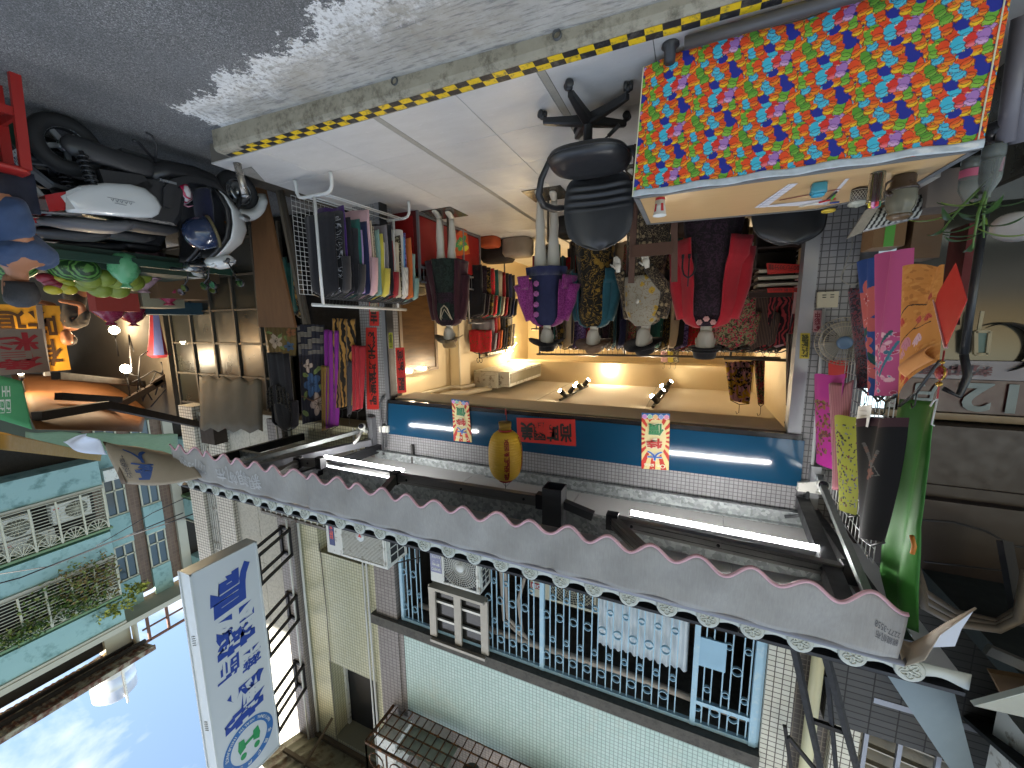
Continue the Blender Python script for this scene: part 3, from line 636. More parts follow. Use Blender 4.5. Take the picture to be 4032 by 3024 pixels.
m.poly([lp(-.06, -.02), lp(.06, .0), lp(.06, -.05), lp(-.06, -.07)]); m.build('emblem_mark', SGRN, sg)
BKT = mat('black bracket steel', '#2f2e30', .6, .4)
for zc in (4.62, 5.75, 7.0):
    m = MB()
    for dz in (0, .42):
        for dx in (.02, .2): m.bar((X5+dx, yb, zc+dz), (X5+dx+.28, YB-.1, zc+dz), .035)
        m.bar((X5+.30, YB-.13, zc+dz), (X5+.52, YB-.13, zc+dz), .04)
    m.bar((X5+.30, YB-.13, zc), (X5+.30, YB-.13, zc+.42), .04); m.bar((X5+.50, YB-.13, zc), (X5+.50, YB-.13, zc+.42), .04); m.bar((X5+.02, yb+.02, zc), (X5+.02, yb+.02, zc+.42), .03)
    m.build('bracket', BKT, sg)
# ---- left neighbour upstairs: struts, cream pipe, grey board, grilled windows
m = MB(); m.tube([(-1.17, FY-.02, 3.3), (-1.17, FY-.02, 6.5)], .05, 12); solo(m, 'drain_pipe', mat('cream pvc', '#d3cda4', .45, var=.06), 'cream plastic drain pipe running up the brown mosaic recess', 'pipe')
STK = mat('dark steel strut', '#2d2926', .6, .4)
st = thing('awning_strut', 'dark steel struts tying the awning frame to the wall', 'strut', (-1.2, 3.2, 3.3))
for a, b, w_ in (((3126, 2545, 2.7), (3236, 3050, 3.6), .035), ((3245, 2555, 2.6), (3380, 3050, 3.5), .035), ((3258, 2660, 2.9), (3294, 3050, 3.6), .025), ((3197, 2836, 3.2), (3326, 2882, 3.2), .03), ((3090, 2858, 3.7), (3118, 3050, 3.7), .03), ((3104, 2902, 3.6), (3210, 3030, 3.6), .03)):
    m = MB(); m.bar(pt(a[0], a[1], Y=a[2]), pt(b[0], b[1], Y=b[2]), w_); m.build('bar', STK, st)
m = MB(); q = [ppl(x, y, V((-1.45, 3.3, 4)), V((.35, 1, 0))) for x, y in ((3462, 2612), (3600, 2690), (3752, 2705), (3835, 3024), (3745, 3035))]; m.slab(q, (0, .02, .0)); solo(m, 'metal_board', mat('blue grey board', '#7f8d93', .5, .2, .05), 'blue grey triangular metal board hung beside the ornament strip', 'board')
wl = thing('window_grille', 'aluminium louvred window grille left of the white tiled pilaster', 'grille', (-1.75, FY, 3.4))
m = MB(); m.box(-3.2, FY+.1, 3.2, -1.52, FY+.3, 10.5); m.build('wall', mat('left house wall', '#837e70', .8), wl)
m = MB()
for k in range(16): m.bar((-1.55-.0*k, FY+.02, 3.4+.16*k), (-2.3, FY+.02, 3.5+.16*k), .05, .012)
m.build('louver', mat('grey louvre', '#a39c8c', .4, .4), wl)
m = MB()
for x in (-1.56, -1.78, -2.02, -2.3): m.bar((x, FY-.01, 3.3), (x, FY-.01, 6.4), .03)
m.bar((-1.56, FY-.03, 4.66), (-2.3, FY-.03, 4.66), .05); m.bar((-1.56, FY-.03, 4.7), (-2.25, FY-.03, 4.1), .03); m.build('frame', ALU, wl)
m = MB(); m.box(-2.9, 3.2, 4.2, -2.12, 3.6, 5.3); tt = solo(m, 'vent_housing', OFFW, 'white slotted vent housing behind the grey board', 'vent')
m = MB()
for k in range(7): m.box(-2.8, 3.193, 4.3+.14*k, -2.2, 3.201, 4.35+.14*k)
m.build('slot', DKHOLE, tt)
# ================================================================== CANOPY AND AWNING
cn = thing('canopy', 'metal canopy with white panels and galvanised beams over the forecourt', 'canopy', (1.6, 3.1, 3.0))
PANEL = mat('white ceiling panel', '#b4b4b2', .5, var=.04)
def C_(mb, name, mt): return mb.build(name, mt, cn)
pxs = [-1.3, -.35, .95, 2.2, 3.5, 5.3]
for a, b in zip(pxs, pxs[1:]):
    m = MB(); m.box(a+.003, 2.42, 3.24, b-.003, FY-.005, 3.262); C_(m, 'ceiling_panel', PANEL)
m = MB(); m.box(-1.3, 2.40, 3.30, 5.3, FY-.06, 3.32); C_(m, 'roof_sheet', ALD)
def cbeam(m, a, b, h, w_):
    a, b = V(a), V(b); d = (b-a).normalized(); s_ = V((0, 0, 1)).cross(d).normalized()
    m.bar(a, b, .006, h, up=(0, 0, 1)); m.bar(a+V((0, 0, h/2))+s_*w_/2, b+V((0, 0, h/2))+s_*w_/2, w_, .006, up=(0, 0, 1)); m.bar(a-V((0, 0, h/2))+s_*w_/2, b-V((0, 0, h/2))+s_*w_/2, w_, .006, up=(0, 0, 1))
m = MB(); cbeam(m, (-1.0, FY-.05, 3.17), (3.7, FY-.05, 3.19), .12, -.05); C_(m, 'beam', GALV)
m = MB(); cbeam(m, (-1.05, 2.98, 3.13), (5.1, 2.98, 3.13), .15, .05); C_(m, 'beam', GALV)
m = MB(); cbeam(m, (-1.1, 2.45, 3.16), (5.2, 2.45, 3.14), .13, .05); C_(m, 'beam', GALV)
for x, y0 in ((-1.02, FY), (3.66, FY), (5.1, 3.9)):
    m = MB(); m.bar((x, y0, 3.12), (x, 2.3, 3.08), .06, .10, up=(0, 0, 1)); C_(m, 'side_beam', ALD)
# struts that carry the clothes on both sides
GAL2 = mat('galvanised rail', '#8f9492', .4, .7, .15, 30)
m = MB(); m.bar((3.78, 3.85, 2.86), (4.45, 2.45, 3.0), .045); C_(m, 'strut', GAL2)
m = MB(); m.bar((3.72, 3.85, 2.7), (3.72, 3.85, 3.12), .07); C_(m, 'post', ALU)
m = MB(); m.bar((3.72, 3.8, 3.02), (4.4, 2.4, 3.06), .08); C_(m, 'strut', ALU)
m = MB(); m.bar((-1.0, FY-.03, 2.7), (-1.0, FY-.03, 3.15), .07); C_(m, 'post', ALU)
m = MB(); m.bar((-1.02, FY-.06, 2.78), (-.93, 2.42, 2.98), .04); C_(m, 'strut', GAL2)
m = MB(); m.bar((-.93, FY-.06, 3.02), (-.83, 2.45, 3.04), .09); C_(m, 'strut', ALD)
# front fascia with flower ornaments
ORN = mat('ornament plastic', '#c3c8c0', .6, var=.08)
m = MB(); n = 340
def oz(u):
    x = -1.30+6.75*u; return .05+.014*math.cos((x+.858)/.2245*2*PI)
m.sheet(n, 1, lambda u, v: (-1.30+6.75*u, 2.385, 3.185+v*(oz(u)+.02)), .006); C_(m, 'fascia', ORN)
om = MB(); nn = 20
om.lathe([(0, .012), (.052, .012), (.059, .009), (.062, 0)], (0, 0, 0), nn, (0, -1, 0)); 
for k in range(5):
    a = PI/2+2*PI*k/5; c = V((math.cos(a)*.026, -.013, math.sin(a)*.026)); om.tube([c+V((math.cos(b)*.017, 0, math.sin(b)*.017)) for b in [a-2.2+i*.55 for i in range(9)]], .0035, 5)
    om.tube([(math.cos(a)*.01, -.013, math.sin(a)*.01), (math.cos(a)*.035, -.013, math.sin(a)*.035)], .003, 4)
om.ball((0, -.013, 0), .009, 8, 5)
f0 = None; k = 0; x = -1.08
while x < 5.3:
    q = V((x, 2.38, 3.238))-cn.location
    if f0 is None: f0 = om.build('ornament', ORN, cn, local=True); f0.location = q
    else: inst(f0, q, cn)
    x += .2245
# end cap roof of the left edge
m = MB(); m.slab([(-1.28, 2.3, 3.28), (-1.55, 2.3, 3.26), (-1.62, 2.36, 3.2), (-1.62, 2.36, 3.06), (-1.5, 2.3, 3.08)], (0, .03, 0)); C_(m, 'end_cap', ORN)
# ---- folded awning with its valance
aw = thing('awning', 'grey canvas awning valance with wavy pink hem', 'awning', (1.95, 2.2, 2.75))
CANV = NT('grey canvas'); _co = CANV.co(); _st = CANV.new('Mapping', {'Vector': _co, 'Scale': (9, 9, .7)}).outputs[0]
_b = CANV.mix(CANV.noise(14, 6, .7, _st), rgb('#918f8c'), rgb('#b4b2ae')); _b = CANV.mix(CANV.ramp(CANV.noise(2.2, 5, .65), [(.42, 0), (.72, .5)]), _b, rgb('#7a7875'))
CANV.set(Base_Color=_b, Roughness=.8); CANV.bump(CANV.math('ADD', CANV.noise(5, 3), CANV.math('MULTIPLY', CANV.noise(200, 2), .1)), .35, .02); CANV = CANV.mat
AX0, AX1, AY = -.955, 4.86, 2.2
def valp(u, v):
    x = AX0+(AX1-AX0)*u; ztop = 3.075-.03*u; zb = 2.786-.055*u+.036*math.sin((x-AX0)/.2385*2*PI+1.2)
    seam = .012*math.exp(-((x-.72)/.03)**2)+.012*math.exp(-((x-2.9)/.03)**2)
    return V((x, AY+.012*math.sin(x*3.1)*v+.02*v*math.sin(x*2*PI/.2385*.5+.6)*.5+.006*math.sin(x*17+v*3)+seam-.03*v, ztop+(zb-ztop)*v))
m = MB(); m.sheet(420, 10, valp, .003); m.build('valance', CANV, aw)
m = MB(); m.tube([valp(i/420, 1.0)+V((0, -.002, 0)) for i in range(421)], .009, 6); m.build('hem', mat('pink hem tape', '#d9adb6', .7, var=.2, scale=40), aw)
m = MB(); m.tube([(AX0-.03, AY+.015, 3.085), (AX1+.03, AY+.015, 3.055)], .022, 10); m.build('front_bar', mat('front bar', '#8f8f98', .4, .4), aw)
m = MB(); m.tube([(AX0, AY+.17, 3.05), (AX1, AY+.17, 3.03)], .065, 14); m.build('roller', mat('dark roller canvas', '#36363a', .7), aw)
TXTG = mat('stencil grey', '#bdbdbd', .7)
m = MB()
def vtext(ch, xa, xb, v0, v1):
    letter(m, ch, (0, 0, 0), (1, 0, 0), (0, 0, 1), .01, fn=lambda a, b: valp(((xa+(xb-xa)*a)-AX0)/(AX1-AX0), v0+(v1-v0)*(1-b))+V((0, -.006, 0)))
vtext('2277-3558', 4.28, 4.72, .34, .66); vtext('親親帆布', 3.46, 4.12, .2, .68)
m.build('lettering', TXTG, aw)
m = MB(); letter(m, '親親帆布\n2277-3558', (0, 0, 0), (1, 0, 0), (0, 0, 1), 0, fn=lambda a, b: valp((-.94+.09*a-AX0)/(AX1-AX0), .3+.3*(1-b))+V((0, -.004, 0)))
m.build('label_lettering', mat('faint print', '#5f5f63', .7), aw)
PROF = mat('awning arm profile', '#6f6d6b', .4, .6, .1)
def arm(a, b, e, name='arm'):
    m = MB(); a, b, e = V(a), V(b), V(e)
    for p, q in ((a, b), (b, e)):
        m.bar(p, q, .05, .085, up=(0, 0, 1)); dz = V((0, 0, .043)); s_ = (q-p).cross(V((0, 0, 1))).normalized()*.026
        for sg_ in (-1, 1):
            for h in (-.02, .02): m.bar(p+s_*sg_+V((0, 0, h)), q+s_*sg_+V((0, 0, h)), .006)
    m.build('arm', PROF, aw)
    JM = mat('awning joint black', '#222225', .5, .3)
    for q in (a, b): m = MB(); m.obox(q, (.042, 0, 0), (0, .037, 0), (0, 0, .06)); m.build('joint', JM, aw)
    for q in (a+(b-a)*.1, a+(b-a)*.5, a+(b-a)*.9): m = MB(); m.ball(q+V((0, -.03, 0)), .012, 8, 5); m.build('bolt', JM, aw)
arm((1.02, 2.85, 2.93), (2.50, 2.85, 2.96), (2.32, 2.26, 3.02)); arm((-.95, 2.82, 3.02), (.46, 2.85, 2.99), (-.05, 2.26, 3.03)); arm((3.62, 2.95, 3.0), (3.9, 2.9, 3.02), (3.66, 2.28, 3.02))
# central bracket post
m = MB(); c = pt(2180, 1950, Y=2.8)
bx = c.x
for a in (((bx-.075, 2.76, 2.78), (bx-.075, 2.90, 2.78)), ((bx+.075, 2.76, 2.78), (bx+.075, 2.90, 2.78)), ((bx-.075, 2.90, 2.78), (bx+.075, 2.90, 2.78)), ((bx-.075, 2.76, 2.78), (bx+.075, 2.76, 2.78))):
    p, q = V(a[0]), V(a[1]); m.slab([p, q, q+V((0, 0, .30)), p+V((0, 0, .30))], (q-p).cross(V((0, 0, 1))).normalized()*.006)
m.bar((bx-.3, 2.85, 2.98), (bx-.06, 2.85, 2.92), .06); m.build('bracket_box', mat('bracket steel', '#47484a', .45, .6), aw)
# fluorescent tubes
TUBE = mat('tube light', '#ffffff', .4, var=0, emit=((1, .98, .96), 22))
for (a, b), l in ((((.35, 3.04, 2.985), (-.84, 3.0, 2.985)), 'white fluorescent tube under the canopy nearest the green sheet'), (((3.72, 3.1, 2.99), (2.60, 3.08, 2.985)), 'white fluorescent tube under the canopy near the red couplet')):
    t = thing('tube_light', l, 'tube light', ((a[0]+b[0])/2, a[1], a[2]), 'fluorescent tubes under the canopy')
    m = MB(); m.tube([a, b], .012, 10); m.build('tube', TUBE, t)
    m = MB(); m.bar(V(a)+V((0, 0, .035)), V(b)+V((0, 0, .035)), .03, .03); m.build('fitting', mat('tube fitting', '#77777a', .5), t)
# curled banners at both ends of the awning
BAN = mat('beige banner cloth', '#a79781', .7, var=.08); BANW = mat('white banner back', '#cfd6e4', .5, var=.08)
bn = thing('banner', 'beige election banner with blue brush strokes curling off the awning end', 'banner', (5.3, 2.1, 2.9))
C = [[pt(*q) if False else pt(q[0], q[1], Y=q[2]) for q in row] for row in (
    ((795, 1880, 2.15), (640, 1925, 2.05), (480, 1905, 1.98)), ((750, 1815, 2.2), (600, 1810, 2.1), (435, 1790, 1.98)), ((640, 1775, 2.24), (520, 1760, 2.14), (405, 1738, 2.0)))]
def bez(u, v):
    def b3(p, t): return p[0]*(1-t)**2+p[1]*2*t*(1-t)+p[2]*t*t
    return b3([b3(r, u) for r in C], v)
m = MB(); m.sheet(24, 16, lambda u, v: bez(u, v)+V((0, .012*math.sin(u*9+v*4), 0)), .003); m.build('cloth', BAN, bn)
m = MB(); m.sheet(6, 10, lambda u, v: bez(.93+.07*u, v)+V((0, -.004, 0)), .002); m.build('edge_band', mat('brown band', '#6a5844', .7), bn)
C2 = [[pt(q[0], q[1], Y=q[2]) for q in row] for row in (((420, 1790, 2.0), (330, 1790, 1.95), (240, 1745, 1.9)), ((405, 1760, 2.0), (330, 1720, 1.93), (232, 1735, 1.9)), ((395, 1735, 2.0), (350, 1715, 1.95), (330, 1712, 1.9)))]
def bez2(u, v):
    def b3(p, t): return p[0]*(1-t)**2+p[1]*2*t*(1-t)+p[2]*t*t
    return b3([b3(r, u) for r in C2], v)
m = MB(); m.sheet(14, 8, lambda u, v: bez2(u, v)+V((0, .02*math.sin(u*8), .01*math.sin(v*7+u*5))), .003); m.build('turned_back', BANW, bn)
m = MB(); letter(m, vertical('立法委員候選人')[::1], (0, 0, 0), (1, 0, 0), (0, 0, 1), 0, fn=lambda a, b: bez(.90-.1*(1-a), .12+.76*(1-b))+V((0, -.007, 0)))
m.build('lettering', mat('banner black ink', '#3a3a44', .7), bn)
m = MB(); letter(m, vertical('憂人'), (0, 0, 0), (1, 0, 0), (0, 0, 1), .02, fn=lambda a, b: bez(.38+.38*a, .1+.75*(1-b))+V((0, -.007, 0)))
m.build('print', mat('banner blue', '#2f4f8c', .7), bn)
bl = thing('banner', 'dusty grey brown banner with pale blue back twisting away at the awning end', 'banner', (-1.0, 2.1, 2.7))
A_ = [pt(3540, 2560, Y=2.2), pt(3560, 2625, Y=2.2), pt(3640, 2600, Y=2.1), pt(3700, 2500, Y=2.0), pt(3845, 2395, Y=1.9)]
B_ = [pt(3545, 2520, Y=2.25), pt(3590, 2530, Y=2.25), pt(3650, 2500, Y=2.2), pt(3720, 2455, Y=2.12), pt(3840, 2392, Y=1.95)]
m = MB(); m.sheet(4, 4, lambda u, v: A_[round(u*4)].lerp(B_[round(u*4)], v), .003); m.build('cloth', BAN, bl)
m = MB(); q = [pt(x, y, Y=2.16) for x, y in ((3660, 2550), (3760, 2545), (3785, 2480), (3840, 2395), (3740, 2465))]; m.slab(q, (0, .003, 0)); m.build('turned_back', BANW, bl)
# ================================================================== ACROSS THE LANE, FAR END, MARKET
# houses behind the viewpoint: they shade the lane from the sun
m = MB(); m.box(-3, -22, -.2, 11.5, -11.5, 14.4); m.box(11.6, -22, -.2, 30, -11.5, 10.9); struct(m, 'house_row', concrete('far render', '#a8a294', '#bdb7aa'))
# ---- apartment block at the end of the lane
TEAL = mat('teal plaster', '#93b5b3', .8, var=.1, scale=1.2, wear=('#6d8f8c', .3, 2)); BRN = mosaic('brown facade mosaic', ('#6b503f', '#80634f'), '#8a745f', .16, .3, .5, ratio=.9); PLAS = mat('pale plaster', '#b6b3a4', .85, var=.12, scale=2)
CRM = mat('cream paint', '#c6c4ae', .6, var=.08); GLS = mat('window glass', '#4d5a60', .1, var=.1); GREEN = mat('green metal', '#6d8a63', .6)
ap = thing('apartment_block', 'teal and brown tiled apartment block at the end of the lane', 'building', (21.2, 6, -.2))
AX = 21.0
def A_p(mb, name, mt, parent=None): return mb.build(name, mt, parent or ap)
m = MB(); m.box(AX+.1, -4, -.2, AX+9, 15, 12.9); A_p(m, 'wall', BRN)
m = MB(); m.box(AX-.05, 9.25, 2, AX+.2, 9.6, 13.4); m.box(AX-.05, 12.0, 2, AX+.2, 12.3, 13.4); A_p(m, 'pillar', PLAS)
fl = [4.55, 7.5, 10.35, 13.2]
for c0, c1 in ((7.05, 7.72), (8.15, 8.82)):
    for z0, z1 in zip(fl, fl[1:]):
        m = MB(); m.box(AX-.03, c0, z0+1.62, AX+.12, c1, z1+.02); A_p(m, 'spandrel', TEAL)
        wf = MB(); wz0, wz1 = z0+.06, z0+1.58
        for y in (c0+.03, (c0+c1)/2, c1-.03): wf.bar((AX+.03, y, wz0), (AX+.03, y, wz1), .05)
        for z in (wz0, wz0+.5, wz1): wf.bar((AX+.03, c0, z), (AX+.03, c1, z), .05)
        f = A_p(wf, 'window', CRM); g = MB(); g.box(AX+.06, c0, wz0, AX+.09, c1, wz1); g.build('pane', GLS, f)
# balcony bays
def bay(y0, y1, xo):
    for z0, z1 in zip([1.4]+fl, fl):
        m = MB(); m.box(AX-xo, y0, z1-1.05, AX+.1, y1, z1-.02); A_p(m, 'parapet', TEAL)
        m = MB(); m.box(AX-xo-.06, y0, z1-.10, AX+.1, y1, z1+.04); A_p(m, 'ledge', PLAS)
        m = MB(); m.box(AX+.06, y0, z0, AX+.09, y1, z1-1.0); A_p(m, 'dark_opening', DARKIN)
bay(2.0, 6.75, .9); bay(9.6, 12.0, .7)
bp = {}
def cage_far(y0, y1, z0, z1, label, xf, fans=True):
    t = thing('balcony_cage', label, 'window cage', (xf, (y0+y1)/2, z0), 'window cages of the apartment block')
    rails = int((z1-z0)/.115)
    for k in range(rails+1):
        m = MB(); m.bar((xf, y0, z0+.115*k), (xf, y1, z0+.115*k), .022); m.bar((xf, y1, z0+.115*k), (xf+.8, y1, z0+.115*k), .022); m.build('rail', CRM, t)
    n = int((y1-y0)/.62)
    for k in range(n+1):
        y = y1-k*.62; m = MB(); m.bar((xf-.01, y, z0-.02), (xf-.01, y, z1+.02), .05); m.build('post', CRM, t)
        if fans and k < n:
            c = V((xf-.03, y-.31, z1-.02)); m = MB()
            m.tube([c+V((0, -math.cos(a)*.29, -math.sin(a)*.42)) for a in [i*PI/10 for i in range(11)]], .016, 5)
            for a in [i*PI/7 for i in range(1, 7)]: m.bar(c, c+V((0, -math.cos(a)*.28, -math.sin(a)*.40)), .018)
            m.build('fan_ornament', CRM, t)
    for k in range(14):
        m = MB(); m.bar((xf+.8*k/13, y0, z0-.01), (xf+.8*k/13, y1, z0-.01), .02); m.build('floor_bar', mat('cage floor grey', '#77786c', .7), t)
    m = MB(); m.box(xf-.05, y0-.1, z1+.02, xf+.8, y1+.1, z1+.10); m.build('roof_strip', GREEN, t)
    return t
cage_far(2.2, 6.7, 7.52, 9.05, 'cream window cage holding air conditioners above the orange awning', AX-1.0)
cage_far(2.2, 6.7, 10.4, 11.9, 'cream window cage overgrown with balcony plants', AX-1.0)
cage_far(9.65, 11.9, 7.6, 9.1, 'cream window cage between white pillars of the apartment block', AX-.8)
def small_ac(y0, y1, z0, z1, label):
    t = thing('air_conditioner', label, 'air conditioner', (AX-.6, (y0+y1)/2, z0), 'air conditioners of the apartment block')
    m = MB(); m.box(AX-.75, y0, z0, AX-.4, y1, z1); m.build('casing', OFFW, t)
    m = MB(); c = V((AX-.76, y0+(y1-y0)*.62, (z0+z1)/2)); r = (z1-z0)*.42; m.lathe([(0, .004), (r, .004), (r, 0)], c, 20, (-1, 0, 0)); m.build('fan_opening', mat('fan shade', '#6f6f63', .6), t)
    m = MB()
    for k in range(8): a = PI*k/8; m.bar(c+V((-.012, math.cos(a)*r, math.sin(a)*r)), c-V((.012, math.cos(a)*r, math.sin(a)*r)), .012)
    m.build('fan_guard', CRM, t)
    m = MB(); m.box(AX-.755, y0+.05, z0+.12, AX-.749, y0+.2, z0+.18); m.build('badge', REDP, t)
small_ac(5.4, 6.4, 7.7, 8.4, 'cream air conditioner at the bright end of the far cage'); small_ac(4.0, 4.95, 7.75, 8.45, 'cream air conditioner in the middle of the far cage'); small_ac(4.2, 5.4, 8.5, 9.0, 'cream air conditioner lying above the other two in the far cage')
m = MB(); m.box(AX-.62, 3.3, 7.5, AX-.5, 3.8, 7.75); solo(m, 'red_cloth', REDP, 'orange red cloth folded in the far cage', 'cloth')
m = MB(); m.box(AX-.7, 6.9, 6.95, AX-.3, 7.35, 7.4); tt = solo(m, 'air_conditioner', OFFW, 'small cream air conditioner on a shelf beside the brown pillar', 'air conditioner', 'air conditioners of the apartment block')
# roof eave, tank, frame
m = MB(); m.box(AX-1.0, 1.5, 13.2, AX+.3, 9.4, 13.42); A_p(m, 'cornice', PLAS)
m = MB(); m.box(AX-.2, 1.5, 13.42, AX+.2, 6.9, 14.3); A_p(m, 'attic_wall', DARKIN)
m = MB(); m.sheet(90, 2, lambda u, v: (AX-1.7+1.9*v, 1.0+6.2*u, 14.35+.35*v+.02*math.sin(u*220)), .01, sm=False); m.box(AX-1.75, 1.0, 14.30, AX-1.68, 7.2, 14.5); A_p(m, 'eave', mat('rust streaked sheet', '#9a9480', .8, .1, .2, 2, wear=('#5a3322', .75, 3)))
m = MB(); m.bar((AX-1.0, 1.0, 14.36), (AX-1.0, 7.2, 14.36), .12); m.bar((AX-.4, 1.0, 14.5), (AX-.4, 7.2, 14.5), .12); A_p(m, 'purlin', mat('dark purlin', '#33302c', .8))
m = MB(); m.box(AX-.4, 6.2, 13.42, AX+.2, 7.0, 14.6); m.tube([(AX-.5, 7.1, 13.3), (AX-.5, 7.1, 14.9)], .1, 10); A_p(m, 'corner_pillar', PLAS)
tk = thing('water_tank', 'shiny steel water tank on the roof of the teal block', 'water tank', (24.5, 6.6, 15.1)); c = pt(440, 2640, X=24.5)
m = MB(); m.lathe([(.0, 0), (.78, 0), (.8, .03), (.8, .55), (.815, .57), (.8, .6), (.8, 1.15), (.815, 1.17), (.8, 1.2), (.8, 1.7), (.6, 1.9), (.2, 2.0), (.15, 2.05), (0, 2.05)], (c.x, c.y, c.z-.6), 32); m.build('tank', mat('stainless steel', '#c9ccd0', .42, .8, .04), tk)
m = MB(); m.bar((c.x-.82, c.y+.1, c.z-.5), (c.x-.82, c.y+.1, c.z+1.5), .07); m.build('ladder_rail', OFFW, tk)
fr = thing('roof_frame', 'rusty steel frame standing on the roof edge', 'frame', (AX, 8.2, 13.4)); m = MB()
RF = mat('rusty frame', '#6b4a3c', .8)
for y in (7.6, 8.3, 9.0): m.bar((AX-.3, y, 13.4), (AX-.3, y, 14.9), .09)
m.bar((AX-.3, 7.3, 14.9), (AX-.3, 9.2, 14.9), .09); m.bar((AX-.3, 7.4, 14.3), (AX-.3, 9.1, 14.3), .06); m.build('bar', RF, fr)
# ---- balcony plants
def leafy(name, label, pts_, n, sz, mats, cat='plant', group=None, trunk=None):
    t = thing(name, label, cat, pts_[0][0], group)
    m = MB()
    for c, r in pts_:
        for _ in range(n):
            d = V((random.gauss(0, 1), random.gauss(0, 1), random.gauss(0, 1))).normalized()*(random.random()**.5); q = V(c)+V((d.x*r[0], d.y*r[1], d.z*r[2]))
            a = V((rnd(-1, 1), rnd(-1, 1), rnd(-1, .6))).normalized(); b = a.cross(V((rnd(-1, 1), rnd(-1, 1), rnd(-1, 1)))).normalized(); s_ = sz*rnd(.6, 1.4)
            m.add([q, q+a*s_*.5+b*s_*.28, q+a*s_, q+a*s_*.5-b*s_*.28], [(0, 1, 2, 3)], random.choice(range(len(mats))))
    m.build('foliage', mats, t, kind='stuff')
    if trunk:
        m = MB()
        for a in trunk: m.tube(a, .015, 5)
        m.build('stem', mat('stem brown', '#5a4630', .8), t)
    return t
LG = [mat('leaf green', '#4f6b28', .6, var=.3, scale=20), mat('leaf olive', '#6d7a34', .6, var=.3, scale=20), mat('leaf dark', '#2f4a22', .6, var=.3, scale=20)]
DRY = [mat('dry leaf', '#7d6a3c', .7, var=.3, scale=20), LG[1]]
leafy('balcony_plant', 'green bushy plant filling the upper far cage', [((AX-1.0, 5.0, 11.0), (.5, 1.0, .8)), ((AX-1.0, 5.6, 11.5), (.4, .8, .5)), ((AX-1.1, 4.2, 11.6), (.4, .7, .35))], 420, .13, LG)
leafy('balcony_plant', 'dry brown climber hanging over the upper far cage', [((AX-1.2, 5.6, 10.6), (.4, .6, .9)), ((AX-1.1, 6.3, 10.9), (.35, .5, 1.1))], 330, .12, DRY)
leafy('balcony_plant', 'yellow green sprig leaning past the brown pillar', [((AX-1.0, 7.2, 12.0), (.25, .45, .3)), ((AX-1.0, 6.5, 12.4), (.3, .7, .3))], 160, .16, [LG[1], mat('leaf lemon', '#a3a543', .6)])
# cables over the lane
CAB = mat('black cable', (.015, .015, .017), .6, var=0)
for k, pxs_ in enumerate((((-200, 2350, 14), (80, 2275, 14), (420, 2140, 13), (660, 2060, 12), (840, 1995, 9)), ((-200, 2290, 16), (200, 2230, 15), (500, 2110, 13), (720, 2020, 10)), ((380, 2150, 13), (600, 2020, 12), (860, 1900, 9)))):
    m = MB(); m.tube([pt(x, y, X=X) for x, y, X in pxs_], .016-.003*k, 6); solo(m, 'overhead_cable', CAB, ['black overhead cable sagging lowest across the teal block', 'black overhead cable crossing the teal spandrels', 'thin black overhead cable running up to the white pillar'][k], 'cable', 'overhead cables')
# ---- market under the orange awnings
def quad_sheet(name, label, cat, P, mt, t=.006, nu=16, nv=8, sag=.05, ripple=0.):
    A, B, Cc, D = P
    m = MB(); m.sheet(nu, nv, lambda u, v: (A.lerp(B, u)).lerp(D.lerp(Cc, u), v)+V((0, 0, -sag*math.sin(PI*u)*math.sin(PI*v)+ripple*math.sin(u*25))), t); return solo(m, name, mt, label, cat)
ORA = NT('orange canvas'); ORA.set(Base_Color=ORA.mix(ORA.noise(2, 5, .6), rgb('#6d4220'), rgb('#94602f')), Roughness=.7, Transmission_Weight=.0); ORA = ORA.mat
GRC = mat('green canvas', '#4d9a66', .7, var=.08); TRP = mat('grey brown tarpaulin', '#5f5747', .8, var=.2, scale=2, bump=.6, bscale=6)
def wpt(q): return pt(q[0], q[1], X=q[2])
quad_sheet('market_awning', 'large orange brown market awning seen from below', 'awning', [wpt((560, 1700, 8.0)), wpt((140, 1690, 6.0)), wpt((40, 1470, 12.0)), wpt((600, 1480, 15.0))], ORA, sag=.12)
quad_sheet('market_awning', 'far orange awning behind the folding arms', 'awning', [wpt((770, 1440, 13.0)), wpt((420, 1440, 14.0)), wpt((430, 1400, 17.0)), wpt((760, 1380, 17.0))], mat('ochre canvas', '#b07a2c', .7, var=.12), sag=.05)
quad_sheet('green_banner', 'green banner with white print hanging at the photo edge', 'banner', [pt(-40, 1470, X=5.2), pt(85, 1500, X=5.4), pt(125, 1690, X=5.4), pt(-40, 1640, X=5.2)], GRC, sag=0)
m = MB(); letter(m, 'HH\n團團', pt(45, 1625, X=5.15), pt(0, 1628, X=5.1)-pt(45, 1625, X=5.15), pt(40, 1520, X=5.15)-pt(45, 1625, X=5.15), .01); solo(m, 'banner_print', WHITE, 'white printing on the green banner', 'lettering')
quad_sheet('yellow_board', 'yellow strip of awning edge below the teal block', 'awning', [wpt((0, 1700, 9.0)), wpt((400, 1790, 14.0)), wpt((395, 1815, 14.0)), wpt((0, 1770, 9.0))], mat('mustard canvas', '#8a6b22', .7), sag=0)
quad_sheet('roof_sheet', 'green corrugated roof sheet behind the orange awning', 'roof', [wpt((100, 1700, 12)), wpt((700, 1710, 12)), wpt((700, 1790, 14)), wpt((100, 1760, 14))], mat('green roof sheet', '#5f7a5a', .6, var=.2), sag=0, ripple=.02)
quad_sheet('teal_awning', 'mint green scalloped awning', 'awning', [wpt((315, 1400, 15)), wpt((435, 1395, 15)), wpt((455, 1470, 14)), wpt((320, 1475, 14))], mat('mint canvas', '#6fb59a', .6), sag=0)  # plain mint canvas
